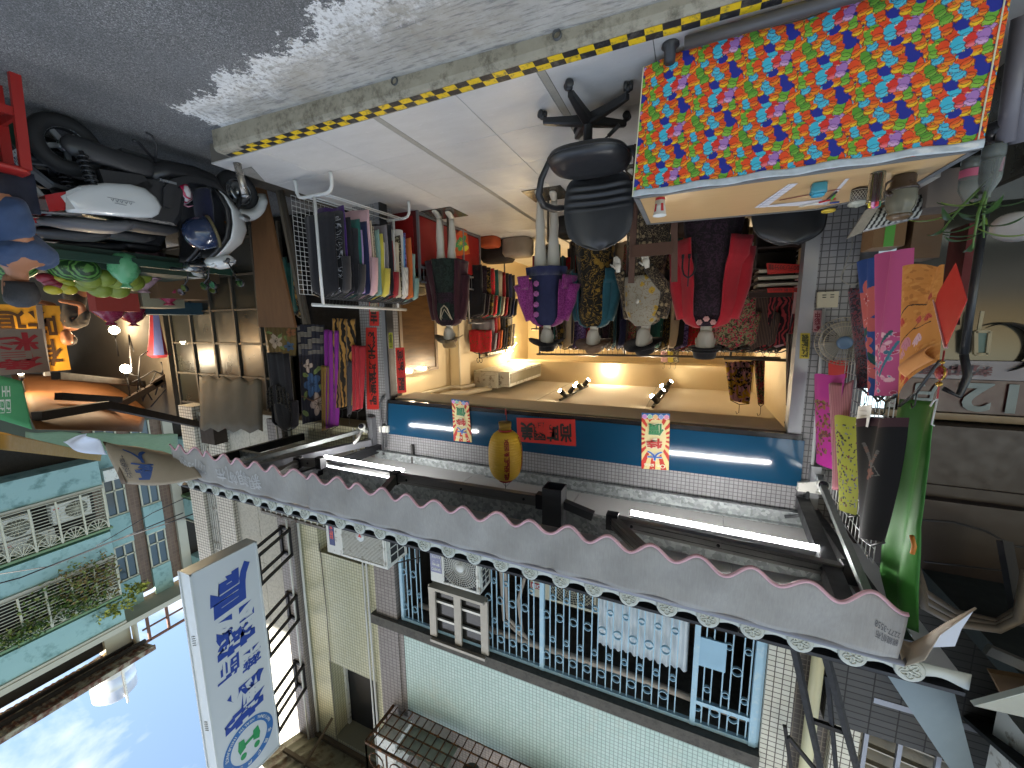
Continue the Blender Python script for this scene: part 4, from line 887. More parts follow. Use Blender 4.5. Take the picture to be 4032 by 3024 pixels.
quad_sheet('tarpaulin', 'grey brown tarpaulin bundled under the canopy corner', 'tarpaulin', [pt(785, 1480, Y=3.7), pt(1030, 1500, Y=3.4), pt(1035, 1700, Y=3.3), pt(790, 1690, Y=3.5)], TRP, sag=.1, ripple=.03)
arm_b = mat('awning arm brown', '#33281f', .6, .3)
t = thing('folding_frame', 'dark folding arms of the orange market awning', 'awning arm', wpt((600, 1600, 8)))
for a, b in (((145, 1640, 6.5), (420, 1595, 7)), ((420, 1595, 7), (820, 1680, 8)), ((230, 1560, 8), (470, 1575, 8.5)), ((220, 1480, 8), (600, 1515, 10)), ((480, 1590, 9), (640, 1500, 9)), ((600, 1515, 9), (770, 1400, 9))):
    m = MB(); m.bar(wpt(a), wpt(b), .10); m.build('bar', arm_b, t)
m = MB(); p = wpt((840, 1690, 7)); m.obox(p, (.18, 0, 0), (0, .1, 0), (0, 0, .22)); m.build('bracket', arm_b, t)
m = MB()
for k in range(12):
    a = wpt((rnd(480, 790), rnd(1380, 1640), 9)); b = wpt((rnd(480, 790), rnd(1380, 1640), 9)); m.tube([a, (a+b)/2-V((0, 0, rnd(.1, .4))), b], .012, 5)
solo(m, 'market_wires', CAB, 'tangle of black wires under the orange awning', 'wires')
# back of the market: dim shop fronts
m = MB(); m.box(15.5, 3.0, -.2, 15.8, 9.5, 4.4); mk = solo(m, 'market_wall', mat('dim green wall', '#4c5649', .6, var=.25, scale=1), 'dim grey green shop front behind the fruit stalls', 'wall')
m = MB(); m.box(15.45, 5.2, .6, 15.5, 7.6, 3.4); solo(m, 'market_window', mat('pale green glass', '#6d8067', .25), 'pale green window behind the stalls', 'window')  # plain pale green pane, tone varies only by noise
m = MB()
for k in range(9): m.bar((15.4, 5.0+.3*k, 3.4), (15.4, 5.0+.3*k, 4.0), .04)
solo(m, 'window_bars', CRM, 'white bars over the pale green window', 'bars')
for i, (px, py, w_, h, c, txt, l, X_) in enumerate(((115, 1335, .75, 1.0, '#c9982c', '有\n味道', 'yellow market banner with dark characters beside the lamp post', 9), (50, 1385, .62, .62, '#8f7a6a', '魯\n料', 'pale market banner with red characters at the photo edge', 8.5), (502, 1330, .35, 1.4, '#a23328', '24\n最新', 'narrow red banner hanging in the market', 11))):
    q = pt(px, py, X=X_); m = MB(); m.box(q.x-.01, q.y-w_/2, q.z-h/2, q.x+.01, q.y+w_/2, q.z+h/2); t = solo(m, 'market_banner', mat('banner '+c, c, .6), l, 'banner')
    m = MB(); letter(m, txt, (q.x-.014, q.y+w_*.42, q.z-h*.42), (0, -w_*.84, 0), (0, 0, h*.84), .02); m.build('lettering', mat('banner ink %d' % i, ['#3d2a18', '#a3242a', '#e3cfa0'][i], .6), t)
# hanging lamps of the market
BULB = mat('market bulb', '#fff2d8', .4, var=0, emit=((1, .86, .62), 14))
for i, (px, py, X_, l) in enumerate(((450, 1300, 10, 'bright bulb hanging in front of the dark stall'), (495, 1452, 9, 'bright bulb under the orange awning'), (400, 1365, 12, 'small bulb near the mint awning'), (720, 1347, 11, 'small bulb beside the glass shop front'), (80, 1462, 9, 'bulb at the edge of the orange awning'))):
    q = wpt((px, py, X_)); m = MB(); m.ball(q, .075 if i < 2 else .05, 12, 8); t = thing('market_lamp', l, 'lamp', q+V((0, 0, .2)), 'bulbs of the market'); m.build('bulb', BULB, t)
    ld = bpy.data.lights.new('market_light', 'POINT'); ld.energy = 8; ld.color = (1, .74, .44); ld.shadow_soft_size = .08; lo = bpy.data.objects.new('market_light', ld); col.objects.link(lo); lo.parent = t; lo.location = V((-.12, 0, -.35))
    m = MB(); m.tube([q+V((0, 0, .06)), q+V((0, 0, .5))], .012, 5); m.lathe([(.03, .05), (.03, .12), (0, .12)], q, 10); m.build('socket', CAB, t)
# red folded umbrella, posts, boards
um = thing('folded_umbrella', 'red and blue folded market umbrella hanging in the stalls', 'umbrella', wpt((630, 1350, 9))); c = wpt((635, 1300, 9))
m = MB(); m.lathe([(.02, -.6), (.10, -.55), (.2, .15), (.26, .45), (.2, .5), (0, .5)], c, 9, sm=False); m.build('cloth', mat('umbrella red', '#8a2430', .7), um)
m = MB(); m.loft([[c+V((math.cos(a)*r*1.02, math.sin(a)*r*1.02, z)) for a in (3.6, 3.9, 4.2)] for r, z in ((.10, -.55), (.2, .15), (.26, .45))], caps=False, closed_u=False); m.build('blue_panel', mat('umbrella blue', '#44508a', .7), um)
m = MB(); m.bar(wpt((790, 1490, 8.5)), wpt((750, 1000, 8.5)), .22); solo(m, 'market_post', mat('weathered post', '#77705f', .8), 'weathered grey post at the corner of the glass shop front', 'post')
m = MB(); m.bar(wpt((150, 1200, 9)), wpt((185, 1480, 9)), .06); solo(m, 'market_pole', ALU, 'thin steel pole behind the seated man', 'pole')
# glass shop front of the house next door
gf = thing('glazed_shop', 'dim glass shop front with many panes beside the plank', 'shop front', (6.8, 4.2, 0)); PANE = mat('dim shop glass', '#2f302a', .32, var=.35, scale=.9)
m = MB(); m.box(3.9, 4.9, -.2, 9.5, 5.0, 3.1); m.build('back_wall', mat('dim interior', '#3b372f', .9), gf)
for i in range(5):
    for j in range(5):
        x = 5.6+.62*i; z = .15+.55*j; m = MB(); m.box(x+.02, 4.2, z+.02, x+.6, 4.215, z+.53); m.build('pane', PANE, gf)
m = MB()
for i in range(6): m.bar((5.6+.62*i, 4.19, 0), (5.6+.62*i, 4.19, 2.95), .045)
for j in range(6): m.bar((5.6, 4.19, .15+.55*j), (8.7, 4.19, .15+.55*j), .03)
m.build('frame', mat('grey brown frame', '#57524a', .6, .3), gf)
m = MB(); m.box(8.75, 4.1, -.2, 15.4, 4.3, 3.2); m.build('side_wall', mat('market brown wall', '#4b4439', .8, var=.25, scale=1), gf)
# ---- fruit stall
WD = mat('stall timber', '#5c4a36', .8)
fs = thing('fruit_stall', 'green edged fruit stall table with watermelons and pomelos', 'stall', (6.4, 2.2, -.1))
m = MB(); m.box(5.55, 1.3, .72, 7.6, 3.4, .78); m.build('top', mat('stall green', '#24382e', .6), fs)
for x, y in ((5.65, 1.4), (5.65, 3.3), (7.5, 1.4), (7.5, 3.3)):
    m = MB(); m.bar((x, y, -.13), (x, y, .72), .06); m.build('leg', WD, fs)
m = MB(); m.box(5.5, 1.25, .78, 5.56, 3.4, .86); m.build('edge_board', mat('stall edge', '#1f3d30', .5), fs)
WM = NT('watermelon rind'); _w = WM.new('TexWave', {'Vector': WM.co(), 'Scale': 11, 'Distortion': 5, 'Detail': 3}); WM.set(Base_Color=WM.ramp(_w.outputs[0], [(.35, rgb('#1d3a1c')), (.6, rgb('#5d8a45'))]), Roughness=.35); WM = WM.mat
PML = mat('pomelo skin', '#7d8a34', .45, var=.2, scale=10, bump=.3, bscale=120)
def fruit(name, lab, cat, group, c, r, mt, n=14):
    m = MB(); m.ball(c, r, n, 9); return solo(m, name, mt, lab, cat, group)
for i, (px, py) in enumerate(((315, 1025), (250, 1020), (60, 1035), (20, 1050))):
    c = pt(px, py, X=5.75+.05*i); c.z = max(c.z, .92)
    fruit('watermelon', ['striped watermelon next to the green scooter shade', 'striped watermelon half behind the blue shirt', 'dark striped watermelon before the seated man', 'dark striped watermelon cut by the photo edge'][i], 'watermelon', 'watermelons on the stall', c, (.13, .15, .13), WM)
pom = [(350, 1095, 5.9), (405, 1090, 5.9), (455, 1100, 5.95), (500, 1095, 6.0), (330, 1110, 6.05), (395, 1135, 6.1), (460, 1138, 6.1), (520, 1110, 6.15), (550, 1085, 6.2)]
PL = ['at the front of the heap next to the watermelon', 'in the front row under the green bag', 'right beside the green plastic bag', 'at the front end of the heap by the pink bag', 'at the back of the heap near the mangoes', 'on top of the heap before the red carton', 'on top of the heap under the folded box', 'at the back end of the heap', 'last in the row towards the scooter']
for px, py, X_ in pom:
    c = pt(px, py, X=X_); fruit('pomelo', 'green pomelo %s' % PL.pop(0), 'pomelo', 'pomelos heaped on the stall', c, (.115, .12, .105), PML)
ML = ['dark red mango lowest on the tray by the collar', 'dark red mango touching the yellow ones', 'bright red mango nearest the blue collar', 'yellow green mango below the red ones', 'yellow green mango nearest the pomelos', 'yellow mango on top of the red pair', 'deep yellow mango at the back by the hair', 'deep yellow mango at the far corner of the tray']
for i, (px, py, c_) in enumerate(((200, 1110, '#7a2030'), (225, 1125, '#7a2030'), (180, 1095, '#8a2836'), (230, 1100, '#a9a23a'), (260, 1115, '#9aa03a'), (245, 1130, '#a5a23c'), (210, 1140, '#b9a92e'), (270, 1140, '#b9a92e'))):
    c = pt(px, py, X=5.8); fruit('mango', ML[i], 'fruit', 'mangoes on the tray', c, (.06, .07, .05), mat('mango '+c_, c_, .4, var=.15), 12)
for i, (px, py) in enumerate(((15, 985), (40, 990), (60, 1000), (10, 1010))):
    c = pt(px, py, X=4.9); fruit('orange', ['orange lowest at the photo edge', 'orange in the middle of the little row', 'orange closest to the blue sleeve', 'orange resting on the lowest one'][i], 'fruit', 'oranges at the photo edge', c, .06, mat('orange peel', '#d8682a', .5), 12)
# lower supports so the heaps rest on something
m = MB(); m.slab([(5.7, 1.5, .78), (7.4, 1.5, .78), (7.4, 3.2, .78), (5.7, 3.2, .78)], (0, 0, .12)); solo(m, 'fruit_crate', mat('green crate', '#2c3a2e', .6), 'long green crate under the heaped pomelos', 'crate')
def bag(name, label, px, py, X_, r, mt, handles=True):
    c = pt(px, py, X=X_); t = thing(name, label, 'plastic bag', c-V((0, 0, r[2])), 'plastic bags on the stall')
    m = MB(); ph = rnd(0, 6)
    m.loft([[c+V((math.cos(a)*r[0]*f*(1+.13*math.sin(a*5+ph+z*7)), math.sin(a)*r[1]*f*(1+.13*math.sin(a*4-ph+z*9)), z*r[2])) for a in [2*PI*j/26 for j in range(26)]] for z, f in ((-1, .35), (-.85, .8), (-.4, 1), (.1, .95), (.5, .7), (.8, .35), (.9, .22), (1.0, .3), (1.15, .42))]); m.build('bag', mt, t)
    return t
bag('plastic_bag', 'translucent green plastic bag of the fruit stall', 488, 1060, 5.6, (.12, .13, .17), mat('green film', '#63a878', .3, var=.15))
for i, (px, py, c_) in enumerate(((600, 1040, '#a07d8a'), (560, 1095, '#a98a92'), (660, 1150, '#9c3350'), (430, 1225, '#8c2f4a'), (690, 1130, '#b36a80'), (520, 1235, '#7c2340'))):
    bag('plastic_bag', ['mauve plastic bag nearest the scooter mirror', 'pink streaked plastic bag by the pomelos', 'deep pink plastic bag in the market', 'crimson bag beside the white haired head', 'rosy plastic bag close to the glass front', 'wine red bag on the back stall'][i], px, py, 6.2+.3*i, (.15, .16, .16), mat('film '+c_, c_, .25, var=.35, scale=18))
for i, (px, py, X_, s_, c_, l) in enumerate(((600, 1180, 7.2, (.3, .25, .12), '#8f8a74', 'grey green folded box on the stall'), (680, 1110, 6.9, (.25, .3, .25), '#6d5238', 'brown cardboard box beside the glass front'), (450, 1190, 7.0, (.1, .22, .12), '#a03a30', 'red carton between the market bags'), (610, 1150, 7.6, (.2, .35, .08), '#9a7a52', 'tan cardboard tray on the stall'), (640, 1215, 8.0, (.3, .5, .1), '#2d4754', 'dark blue crate at the back of the market'))):
    q = pt(px, py, X=X_); m = MB(); m.box(q.x-s_[0], q.y-s_[1], q.z-s_[2], q.x+s_[0], q.y+s_[1], q.z+s_[2]); solo(m, 'market_box', mat('carton '+c_, c_, .8), l, 'box')
m = MB(); m.box(6.8, 2.9, .5, 9.5, 4.0, .85); solo(m, 'market_counter', WD, 'dark timber counter behind the fruit stall', 'counter')
# ================================================================== FRONT: TABLE, CHAIR, RACK, SCOOTERS
def painted(name, fn, nu, nv, img, parent=None, rough=.6, thick=None, tagv=None, extra=None):
    """sheet fn(u, v) with a flat print img[h, w, 3] (sRGB 0..1, v = 0 is the lower edge)"""
    H, W = img.shape[:2]; me = bpy.data.meshes.new(name)
    U_, V_ = np.meshgrid(np.linspace(0, 1, nu+1), np.linspace(0, 1, nv+1)); P = np.array([fn(a, b) for a, b in zip(U_.ravel(), V_.ravel())], dtype=float)
    k = nu+1; i, j = np.meshgrid(np.arange(nu), np.arange(nv)); a = (j*k+i).ravel(); F = np.stack([a, a+1, a+k+1, a+k], 1)
    o = bpy.data.objects.new(name, me); off = np.zeros(3)
    if parent is not None:
        q = parent
        while q is not None: off += np.array(q.location); q = q.parent
        o.parent = parent
    else: off = np.array([P[:, 0].mean(), P[:, 1].mean(), P[:, 2].min()]); o.location = off
    P = P-off
    if thick:
        d1 = P[1]-P[0]; d2 = P[k]-P[0]; n = np.cross(d1, d2); n = n/np.linalg.norm(n)*thick; m0 = len(P); P = np.vstack([P, P-n]); F2 = F[:, ::-1]+m0
        b = np.concatenate([np.arange(k), np.arange(1, nv+1)*k+nu, nv*k+np.arange(nu-1, -1, -1), np.arange(nv-1, 0, -1)*k]); b2 = np.roll(b, -1)
        F = np.vstack([F, F2, np.stack([b, b+m0, b2+m0, b2], 1)])
    me.from_pydata(P.tolist(), [], F.tolist()); me.update(); col.objects.link(o)
    c = img[np.clip(((1-V_)*(H-1)).round().astype(int), 0, H-1), np.clip((U_*(W-1)).round().astype(int), 0, W-1)].reshape(-1, 3)
    c = np.where(c > .04045, ((c+.055)/1.055)**2.4, c/12.92)
    if thick: c = np.vstack([c, c*0+.75])
    at = me.color_attributes.new('print', 'FLOAT_COLOR', 'POINT'); at.data.foreach_set('color', np.hstack([c, np.ones((len(c), 1))]).ravel())
    key = 'print %.2f' % rough
    if key not in MATS:
        t = NT(key); a_ = t.new('VertexColor'); a_.layer_name = 'print'; t.set(Base_Color=a_.outputs[0], Roughness=rough, Specular_IOR_Level=.2); t.bump(t.noise(300, 2), .08, .003); MATS[key] = t.mat
    me.materials.append(MATS[key]); me.polygons.foreach_set('use_smooth', [True]*len(me.polygons))
    return tag(o, *tagv) if tagv else o
def hx(h): h = h.lstrip('#'); return np.array([int(h[i:i+2], 16)/255 for i in (0, 2, 4)])
class Canvas:
    def __init__(s, w, h, c): s.w, s.h = w, h; s.a = np.zeros((h, w, 3)); s.a[:] = hx(c); s.X, s.Y = np.meshgrid(np.arange(w)+.5, np.arange(h)+.5)
    def blob(s, cx, cy, rx, ry, c, rot=0, c2=None, edge=None, wob=0, seed=0):
        R = int(max(rx, ry)*1.5)+2; x0, x1, y0, y1 = max(0, int(cx)-R), min(s.w, int(cx)+R), max(0, int(cy)-R), min(s.h, int(cy)+R)
        if x1 <= x0 or y1 <= y0: return
        X, Y = s.X[y0:y1, x0:x1]-cx, s.Y[y0:y1, x0:x1]-cy; ca, sa = math.cos(rot), math.sin(rot); u, v = (X*ca+Y*sa)/rx, (-X*sa+Y*ca)/ry
        d = np.sqrt(u*u+v*v)
        if wob: d = d/(1+wob*np.sin(np.arctan2(v, u)*5+seed))
        m = d < 1; A = s.a[y0:y1, x0:x1]
        if edge is not None: A[m] = hx(edge); m = d < 1-1.3/min(rx, ry)
        if c2 is not None:
            f = np.clip((v+.3)/1.0, 0, 1)[..., None]; cc = hx(c)*(1-f)+hx(c2)*f; A[m] = cc[m]
        else: A[m] = hx(c)
    def line(s, pts_, w_, c):
        for (ax, ay), (bx, by) in zip(pts_, pts_[1:]):
            x0, x1, y0, y1 = max(0, int(min(ax, bx)-w_-1)), min(s.w, int(max(ax, bx)+w_+2)), max(0, int(min(ay, by)-w_-1)), min(s.h, int(max(ay, by)+w_+2))
            if x1 <= x0 or y1 <= y0: continue
            X, Y = s.X[y0:y1, x0:x1], s.Y[y0:y1, x0:x1]; L2 = (bx-ax)**2+(by-ay)**2+1e-9; t = np.clip(((X-ax)*(bx-ax)+(Y-ay)*(by-ay))/L2, 0, 1)
            s.a[y0:y1, x0:x1][np.hypot(X-ax-t*(bx-ax), Y-ay-t*(by-ay)) < w_/2] = hx(c)
    def rect(s, x0, y0, x1, y1, c): s.a[max(0, int(y0)):int(y1), max(0, int(x0)):int(x1)] = hx(c)
# ---- the tablecloth print: crowded smiling frogs, a repeat of about 26 cm
def frog_print(W, H, pxm):
    rs = random.Random(5); per = int(.235*pxm); cv = Canvas(per*3, per*3, '#27307f')
    kinds = [('#e8502a', '#f6a22c', '#f2c832'), ('#e2622c', '#f3c42e', '#f2c832'), ('#6fa83a', '#8fc04a', '#d8d84a'), ('#46b8cf', '#5cc6da', '#d9d8a0'), ('#a878b8', '#d9a9cf', '#ecc98e'), ('#dc3a32', '#ec7a86', '#f0d8d0'), ('#2c3590', '#34409c', '#3a46a4'), ('#e05028', '#ef8a2c', '#f2c832'), ('#5e9a36', '#7db043', '#cdd04c'), ('#48b4d0', '#58c2d8', '#7fd0de')]
    fr = []; n = 6; k = 0; order = [(0, 2, 1, 3, 7, 4, 1, 8, 0, 9, 5, 6)[(7*j_+i_*5+(j_*j_)) % 12] for j_ in range(6) for i_ in range(6)]
    for j in range(n):
        for i in range(n): fr.append((per*(i+.5*(j % 2)+rs.uniform(-.16, .16))/n, per*(j+rs.uniform(-.16, .16))/n, order[k], rs.uniform(-.45, .25), rs.uniform(.88, 1.15))); k += 1
    r = per/n*.66
    for x, y, kd, rot, s_ in sorted(fr, key=lambda q: q[1]):
        body, belly, eye = kinds[kd]; R = r*s_
        for ox in range(-1, 4):
            for oy in range(-1, 4):
                X, Y = x+ox*per, y+oy*per
                if not (-2*r < X < cv.w+2*r and -2*r < Y < cv.h+2*r): continue
                ca, sa = math.cos(rot), math.sin(rot)
                def q(a, b): return X+(a*ca-b*sa)*R, Y+(a*sa+b*ca)*R
                ed = ('#8a3a24' if kd in (0, 1, 5, 7) else '#3f5a30' if kd in (2, 8) else '#3a5a78' if kd in (3, 9) else '#6a4a78') if kd != 6 else None
                cv.blob(*q(0, .55), R*.80, R*1.0, body, rot, None, ed)                         # back
                cv.line([q(.62, .4), q(.95, .75), q(.8, 1.1)], R*.26, body)                     # arm
                cv.blob(*q(0, -.28), R*.86, R*.60, belly if kd != 6 else body, rot, body if kd != 6 else None, ed)   # head
                if kd != 6:
                    for e_ in (-1, 1):
                        cv.blob(*q(e_*.46, -.78), R*.19, R*.19, eye, 0, None, ed); cv.blob(*q(e_*.46, -.80), R*.075, R*.075, '#4a5a2a' if kd in (2, 8) else '#7a4a20')
                    cv.line([q(-.58, -.12), q(-.3, -.28), q(0, -.30), q(.3, -.26), q(.60, -.06)], R*.07, '#4a2a30')
                    for f_ in (-.18, 0, .18): cv.blob(*q(.8+f_, 1.15), R*.07, R*.09, eye)
    t = cv.a[per:2*per, per:2*per]; a = np.tile(t, (H//per+2, W//per+2, 1))
    # every second repeat is shifted, as on the bolt
    out = np.zeros((H, W, 3))
    for bx in range(0, W, per): out[:, bx:bx+per] = np.roll(a, int(per*.5)*((bx//per) % 2), 0)[:H, :min(per, W-bx)]
    return out
FR, FL_, BL_, BC, BR = V((.339, 2.541, .8)), V((-1.101, 2.496, .8)), V((-1.085, 3.06, .8)), V((-.72, 3.335, .8)), V((.334, 3.25, .8))
tb = thing('table', 'wood topped counter table with grey edging at the shop front', 'table', (-.4, 2.9, FZ))
WOOD = NT('beech laminate'); _w = WOOD.new('Mapping', {'Vector': WOOD.co(), 'Scale': (1.2, 22, 1)}).outputs[0]; WOOD.set(Base_Color=WOOD.mix(WOOD.noise(4, 5, .6, _w), rgb('#bd9a68'), rgb('#d3b283')), Roughness=.35); WOOD = WOOD.mat
EDGE = mat('grey edging', '#6f7274', .45); DWOOD = mat('dark brown timber', '#4a2f22', .6, var=.2)
m = MB(); m.slab([q+V((0, 0, -.022)) for q in (FR, BR, BC, BL_, FL_)], (0, 0, .0205)); m.build('top', WOOD, tb)
ring_ = [FR, BR, BC, BL_, FL_]; m = MB()
cen = V((-.4, 2.9, .8))
for a, b in zip(ring_, ring_[1:]+ring_[:1]):
    d = (b-a).normalized(); inw = (cen-(a+b)/2); inw = (inw-d*inw.dot(d)).normalized()
    m.slab([a-d*.002, b+d*.002, b+inw*.028-d*.012, a+inw*.028+d*.012], (0, 0, .0035)); m.slab([a-d*.004-inw*.004, b+d*.004-inw*.004, b+d*.004+inw*.004, a-d*.004+inw*.004], (0, 0, -.026))
m.build('edging', EDGE, tb)
for q in ((.26, 2.6), (-1.03, 2.56), (.28, 3.15), (-1.0, 3.0)):
    m = MB(); m.bar((q[0], q[1], FZ+.02), (q[0], q[1], .776), .035); m.lathe([(.028, 0), (.03, .012), (.018, .03), (.017, .06)], (q[0], q[1], FZ), 14); m.build('leg', mat('dark table leg', '#3c3d3f', .5, .3), tb)
m = MB(); m.bar((.17, 2.45, FZ+.05), (.24, 2.62, FZ+.05), .03); m.lathe([(0, 0), (.042, 0), (.045, .012), (.03, .022), (.026, .09), (0, .09)], (.17, 2.45, FZ), 18); m.build('foot', mat('dark table leg', '#3c3d3f', .5, .3), tb)
m = MB(); m.bar((.26, 3.12, .15), (-1.0, 3.02, .15), .03); m.build('stretcher', DWOOD, tb)
def clothp(u, v):
    """v = 0 at the hem, 1 at the table edge"""
    a = FL_.lerp(FR, u*1.006); hem = 1-v
    x = a.x-.004*hem-.035*u*hem; y = a.y-.008-.02*hem-.012*hem*math.sin(u*9+1)-.006*hem*math.sin(u*23+v*3)-.012*hem*u; z = .796-(.70-.03*u)*hem+.006*hem*math.sin(u*14)
    y -= .006*math.exp(-((u-.11-.05*v)/.02)**2)*math.sin(v*14)-.003*math.exp(-((u-.985)/.012)**2)
    return V((x, y, z))
PXM = 620; img = frog_print(int(1.45*PXM), int(.72*PXM), PXM)
tc_ = thing('tablecloth', 'bright tablecloth printed with crowded smiling frogs', 'tablecloth', (-.4, 2.5, .1)); tc_['label'] = 'bright tablecloth printed with crowded frogs hanging down the table front'
painted('cloth', clothp, 760, 390, img, tc_, .55)
m = MB(); m.sheet(70, 4, lambda u, v: clothp(u, .955+.05*v)+V((0, -.004-.003*math.sin(u*60+v*3), .004*math.sin(u*31))), .001); m.build('plastic_fold', mat('clear film fold', '#b9c0c4', .15, var=.3, scale=30), tc_)
m = MB(); m.sheet(2, 30, lambda u, v: clothp(1-.004*u, v)+V((.003, -.003, 0)), .002); m.build('hem_tape', mat('cream selvage', '#d8d2b0', .7), tc_); m = MB(); m.sheet(2, 30, lambda u, v: clothp(.004*u+.012, v)+V((0, -.003, 0)), .002); m.build('hem_tape', mat('cream selvage', '#d8d2b0', .7), tc_)
# ---- things on the table
TZ = .8005
c = V((.20, 2.615, TZ)); cup = thing('paper_cup', 'red and white paper cup on the table corner', 'cup', c); m = MB(); PWH = mat('paper white', '#d9d8d2', .6, var=.03); PRD = mat('paper red', '#b0262b', .6, var=.1, scale=60)
m.lathe([(.026, .0), (.0275, .028)], c, 26, caps=False); m.build('red_band', PRD, cup); m = MB(); m.lathe([(0, .001), (.026, .001)], c, 26); m.lathe([(.0275, .0281), (.036, .092), (.0385, .094), (.0385, .099), (.035, .098), (.026, .006), (0, .006)], c, 26, caps=False); m.build('cup_wall', PWH, cup)
m = MB()
for a in (-2.3, -1.0):
    m.loft([[c+V((math.cos(a+d)*(r+.0006), math.sin(a+d)*(r+.0006), z)) for d in (0, .25, .5)] for r, z in ((.0285, .034), (.0318, .06), (.0342, .078))], closed_u=False, caps=False)
m.build('red_print', PRD, cup)
pp = thing('paper_sheet', 'white paper forms under the clear plate on the table', 'paper', (-.55, 2.9, TZ)); m = MB()
A_, B_, C_2, D_ = [pt(x, y, Z=TZ+.001) for x, y in ((2970, 818), (3105, 725), (3345, 702), (3255, 806))]
def strip(a, b, c_, d): m.slab([a, b, c_, d], (0, 0, .0008))
strip(A_, B_, B_.lerp(C_2, .16), A_.lerp(D_, .16)); strip(A_.lerp(B_, .02).lerp(D_, .15), A_.lerp(B_, .12).lerp(D_, .15), B_.lerp(C_2, 0).lerp(D_.lerp(C_2, .1), .8), D_); strip(D_, C_2, C_2.lerp(B_, .06), D_.lerp(A_, .06)); m.build('sheet', mat('form paper', '#cfd0d6', .7, var=.05), pp)
m = MB(); e1, e2 = A_.lerp(B_, .42).lerp(D_, .2), C_2.lerp(D_, .35); m.bar(e1+V((0, 0, .001)), e2+V((0, 0, .001)), .012, .001); m.build('red_line', mat('maroon line', '#7a2030', .6), pp)
m = MB()
for k in range(1, 9): a = A_.lerp(B_, k/9)+V((0, 0, .001)); m.bar(a, a+(D_-A_)*.14, .0015, .0005)
m.bar(A_.lerp(D_, .05)+V((0, 0, .001)), B_.lerp(C_2, .05)+V((0, 0, .001)), .0015, .0005); m.build('ruling', mat('print grey', '#6a6f86', .7), pp)
c = pt(3225, 722, Z=TZ); c.z = TZ; jar = thing('blue_jar', 'small square translucent blue jar on the paper forms', 'jar', c); m = MB(); BLG = mat('blue glass', '#4aa8c4', .15, trans=.4)
def rrect(c, wx, wy, z, r=.3): return [c+V((wx*math.copysign(abs(math.cos(a))**.5, math.cos(a)), wy*math.copysign(abs(math.sin(a))**.5, math.sin(a)), z)) for a in [2*PI*(j+.5)/24 for j in range(24)]]
m.loft([rrect(c, x, x, z) for x, z in ((.03, 0), (.035, .005), (.036, .045), (.033, .054))]); m.build('body', BLG, jar); m = MB(); m.loft([rrect(c, x, x, z) for x, z in ((.028, .054), (.028, .064), (.024, .066))]); m.build('lid', mat('blue lid', '#3f9cba', .3), jar)
for i, (x0, y0, x1, y1, cc, l) in enumerate(((3145, 815, 3260, 790, '#d2d0c6', 'white pen with red end lying on the forms'), (3215, 800, 3290, 782, '#b5242a', 'red pen lying across the white pen'), (3255, 785, 3310, 745, '#222326', 'black pen on the table'), (3270, 792, 3288, 765, '#4fae3c', 'green pen standing out of the pile of pens'), (3265, 800, 3305, 795, '#2a4a9c', 'blue clip beside the pens'))):
    a, b = pt(x0, y0, Z=TZ+.012), pt(x1, y1, Z=TZ+.012)
    if (b-a).length > .15: b = a+(b-a).normalized()*.14
    m = MB(); m.tube([a, a+(b-a)*.06, a+(b-a)*.1, b], [.002, .003, .0055, .0055], 9); solo(m, 'pen', mat('pen '+cc, cc, .35), l, 'pen')
c = pt(3262, 830, Z=TZ+.012); m = MB(); m.tube([c+V((math.cos(a)*.03, math.sin(a)*.03, 0)) for a in [2*PI*i/24 for i in range(24)]], .009, 8, True); solo(m, 'tape_roll', mat('yellow tape roll', '#d0b43a', .4), 'yellow tape roll at the back edge of the table', 'tape roll')
c = pt(3385, 742, Z=TZ); mg = thing('mug', 'brown mug with white lattice pattern and open lid', 'mug', c); MUG = mat('brown glaze', '#3a2e28', .3); 
m = MB(); m.lathe([(0, 0), (.034, 0), (.036, .004), (.038, .07), (.035, .07), (.032, .008), (0, .008)], c, 26, caps=False); m.tube([c+V((-.035-.026*math.sin(a), 0, .036+.026*math.cos(a))) for a in [PI*i/10 for i in range(11)]], .006, 8); m.build('body', MUG, mg)
m = MB()
for k in range(16):
    for s_ in (-1, 1):
        m.tube([c+V((math.cos(a)*(.0375+.0003), math.sin(a)*(.0375+.0003), .018+.045*t)) for t, a in [(i/6, 2*PI*k/16+s_*i/6*.8) for i in range(7)]], .0010, 4)
for z in (.012, .066): m.tube([c+V((math.cos(a)*.0385, math.sin(a)*.0385, z)) for a in [2*PI*i/26 for i in range(26)]], .0012, 4, True)
m.build('lattice', mat('white glaze', '#bdbcae', .35), mg)
m = MB(); m.lathe([(.0, .004), (.042, .0), (.044, .004), (.02, .012), (.008, .014), (.008, .022), (0, .024)], c+V((0, .01, .074)), 24, (0, -.25, 1)); m.build('lid', mat('lid glaze', '#a3a79a', .3), mg)
c = pt(3458, 680, Z=TZ); pc = thing('pencil_box', 'clear tube of coloured felt pens', 'pen holder', c); CLR = mat('clear plastic', '#e8ecec', .08, var=0, trans=.95, ior=1.2)
m = MB(); m.lathe([(0, 0), (.03, 0), (.034, .135), (.037, .136), (.037, .142), (.031, .142), (.028, .004), (0, .004)], c, 26, caps=False); m.build('tube', CLR, pc)
for k, cc in enumerate(('#e3d23c', '#c83a3a', '#d86ab0', '#2b3f8c', '#1f6b4c', '#c8303a', '#e0a0c8')):
    a = 2*PI*k/7; q = c+V((math.cos(a)*.019, math.sin(a)*.019, .005)); m = MB(); m.tube([q, q+V((0, 0, .01)), q+V((0, 0, .15)), q+V((0, 0, .158))], [.004, .0068, .0068, .005], 9); m.build('felt_pen', mat('felt '+cc, cc, .35), pc)
c = pt(3560, 690, Z=TZ); jg = thing('glass_jug', 'dark based glass jug with brown handle among the pens', 'jug', c); m = MB()
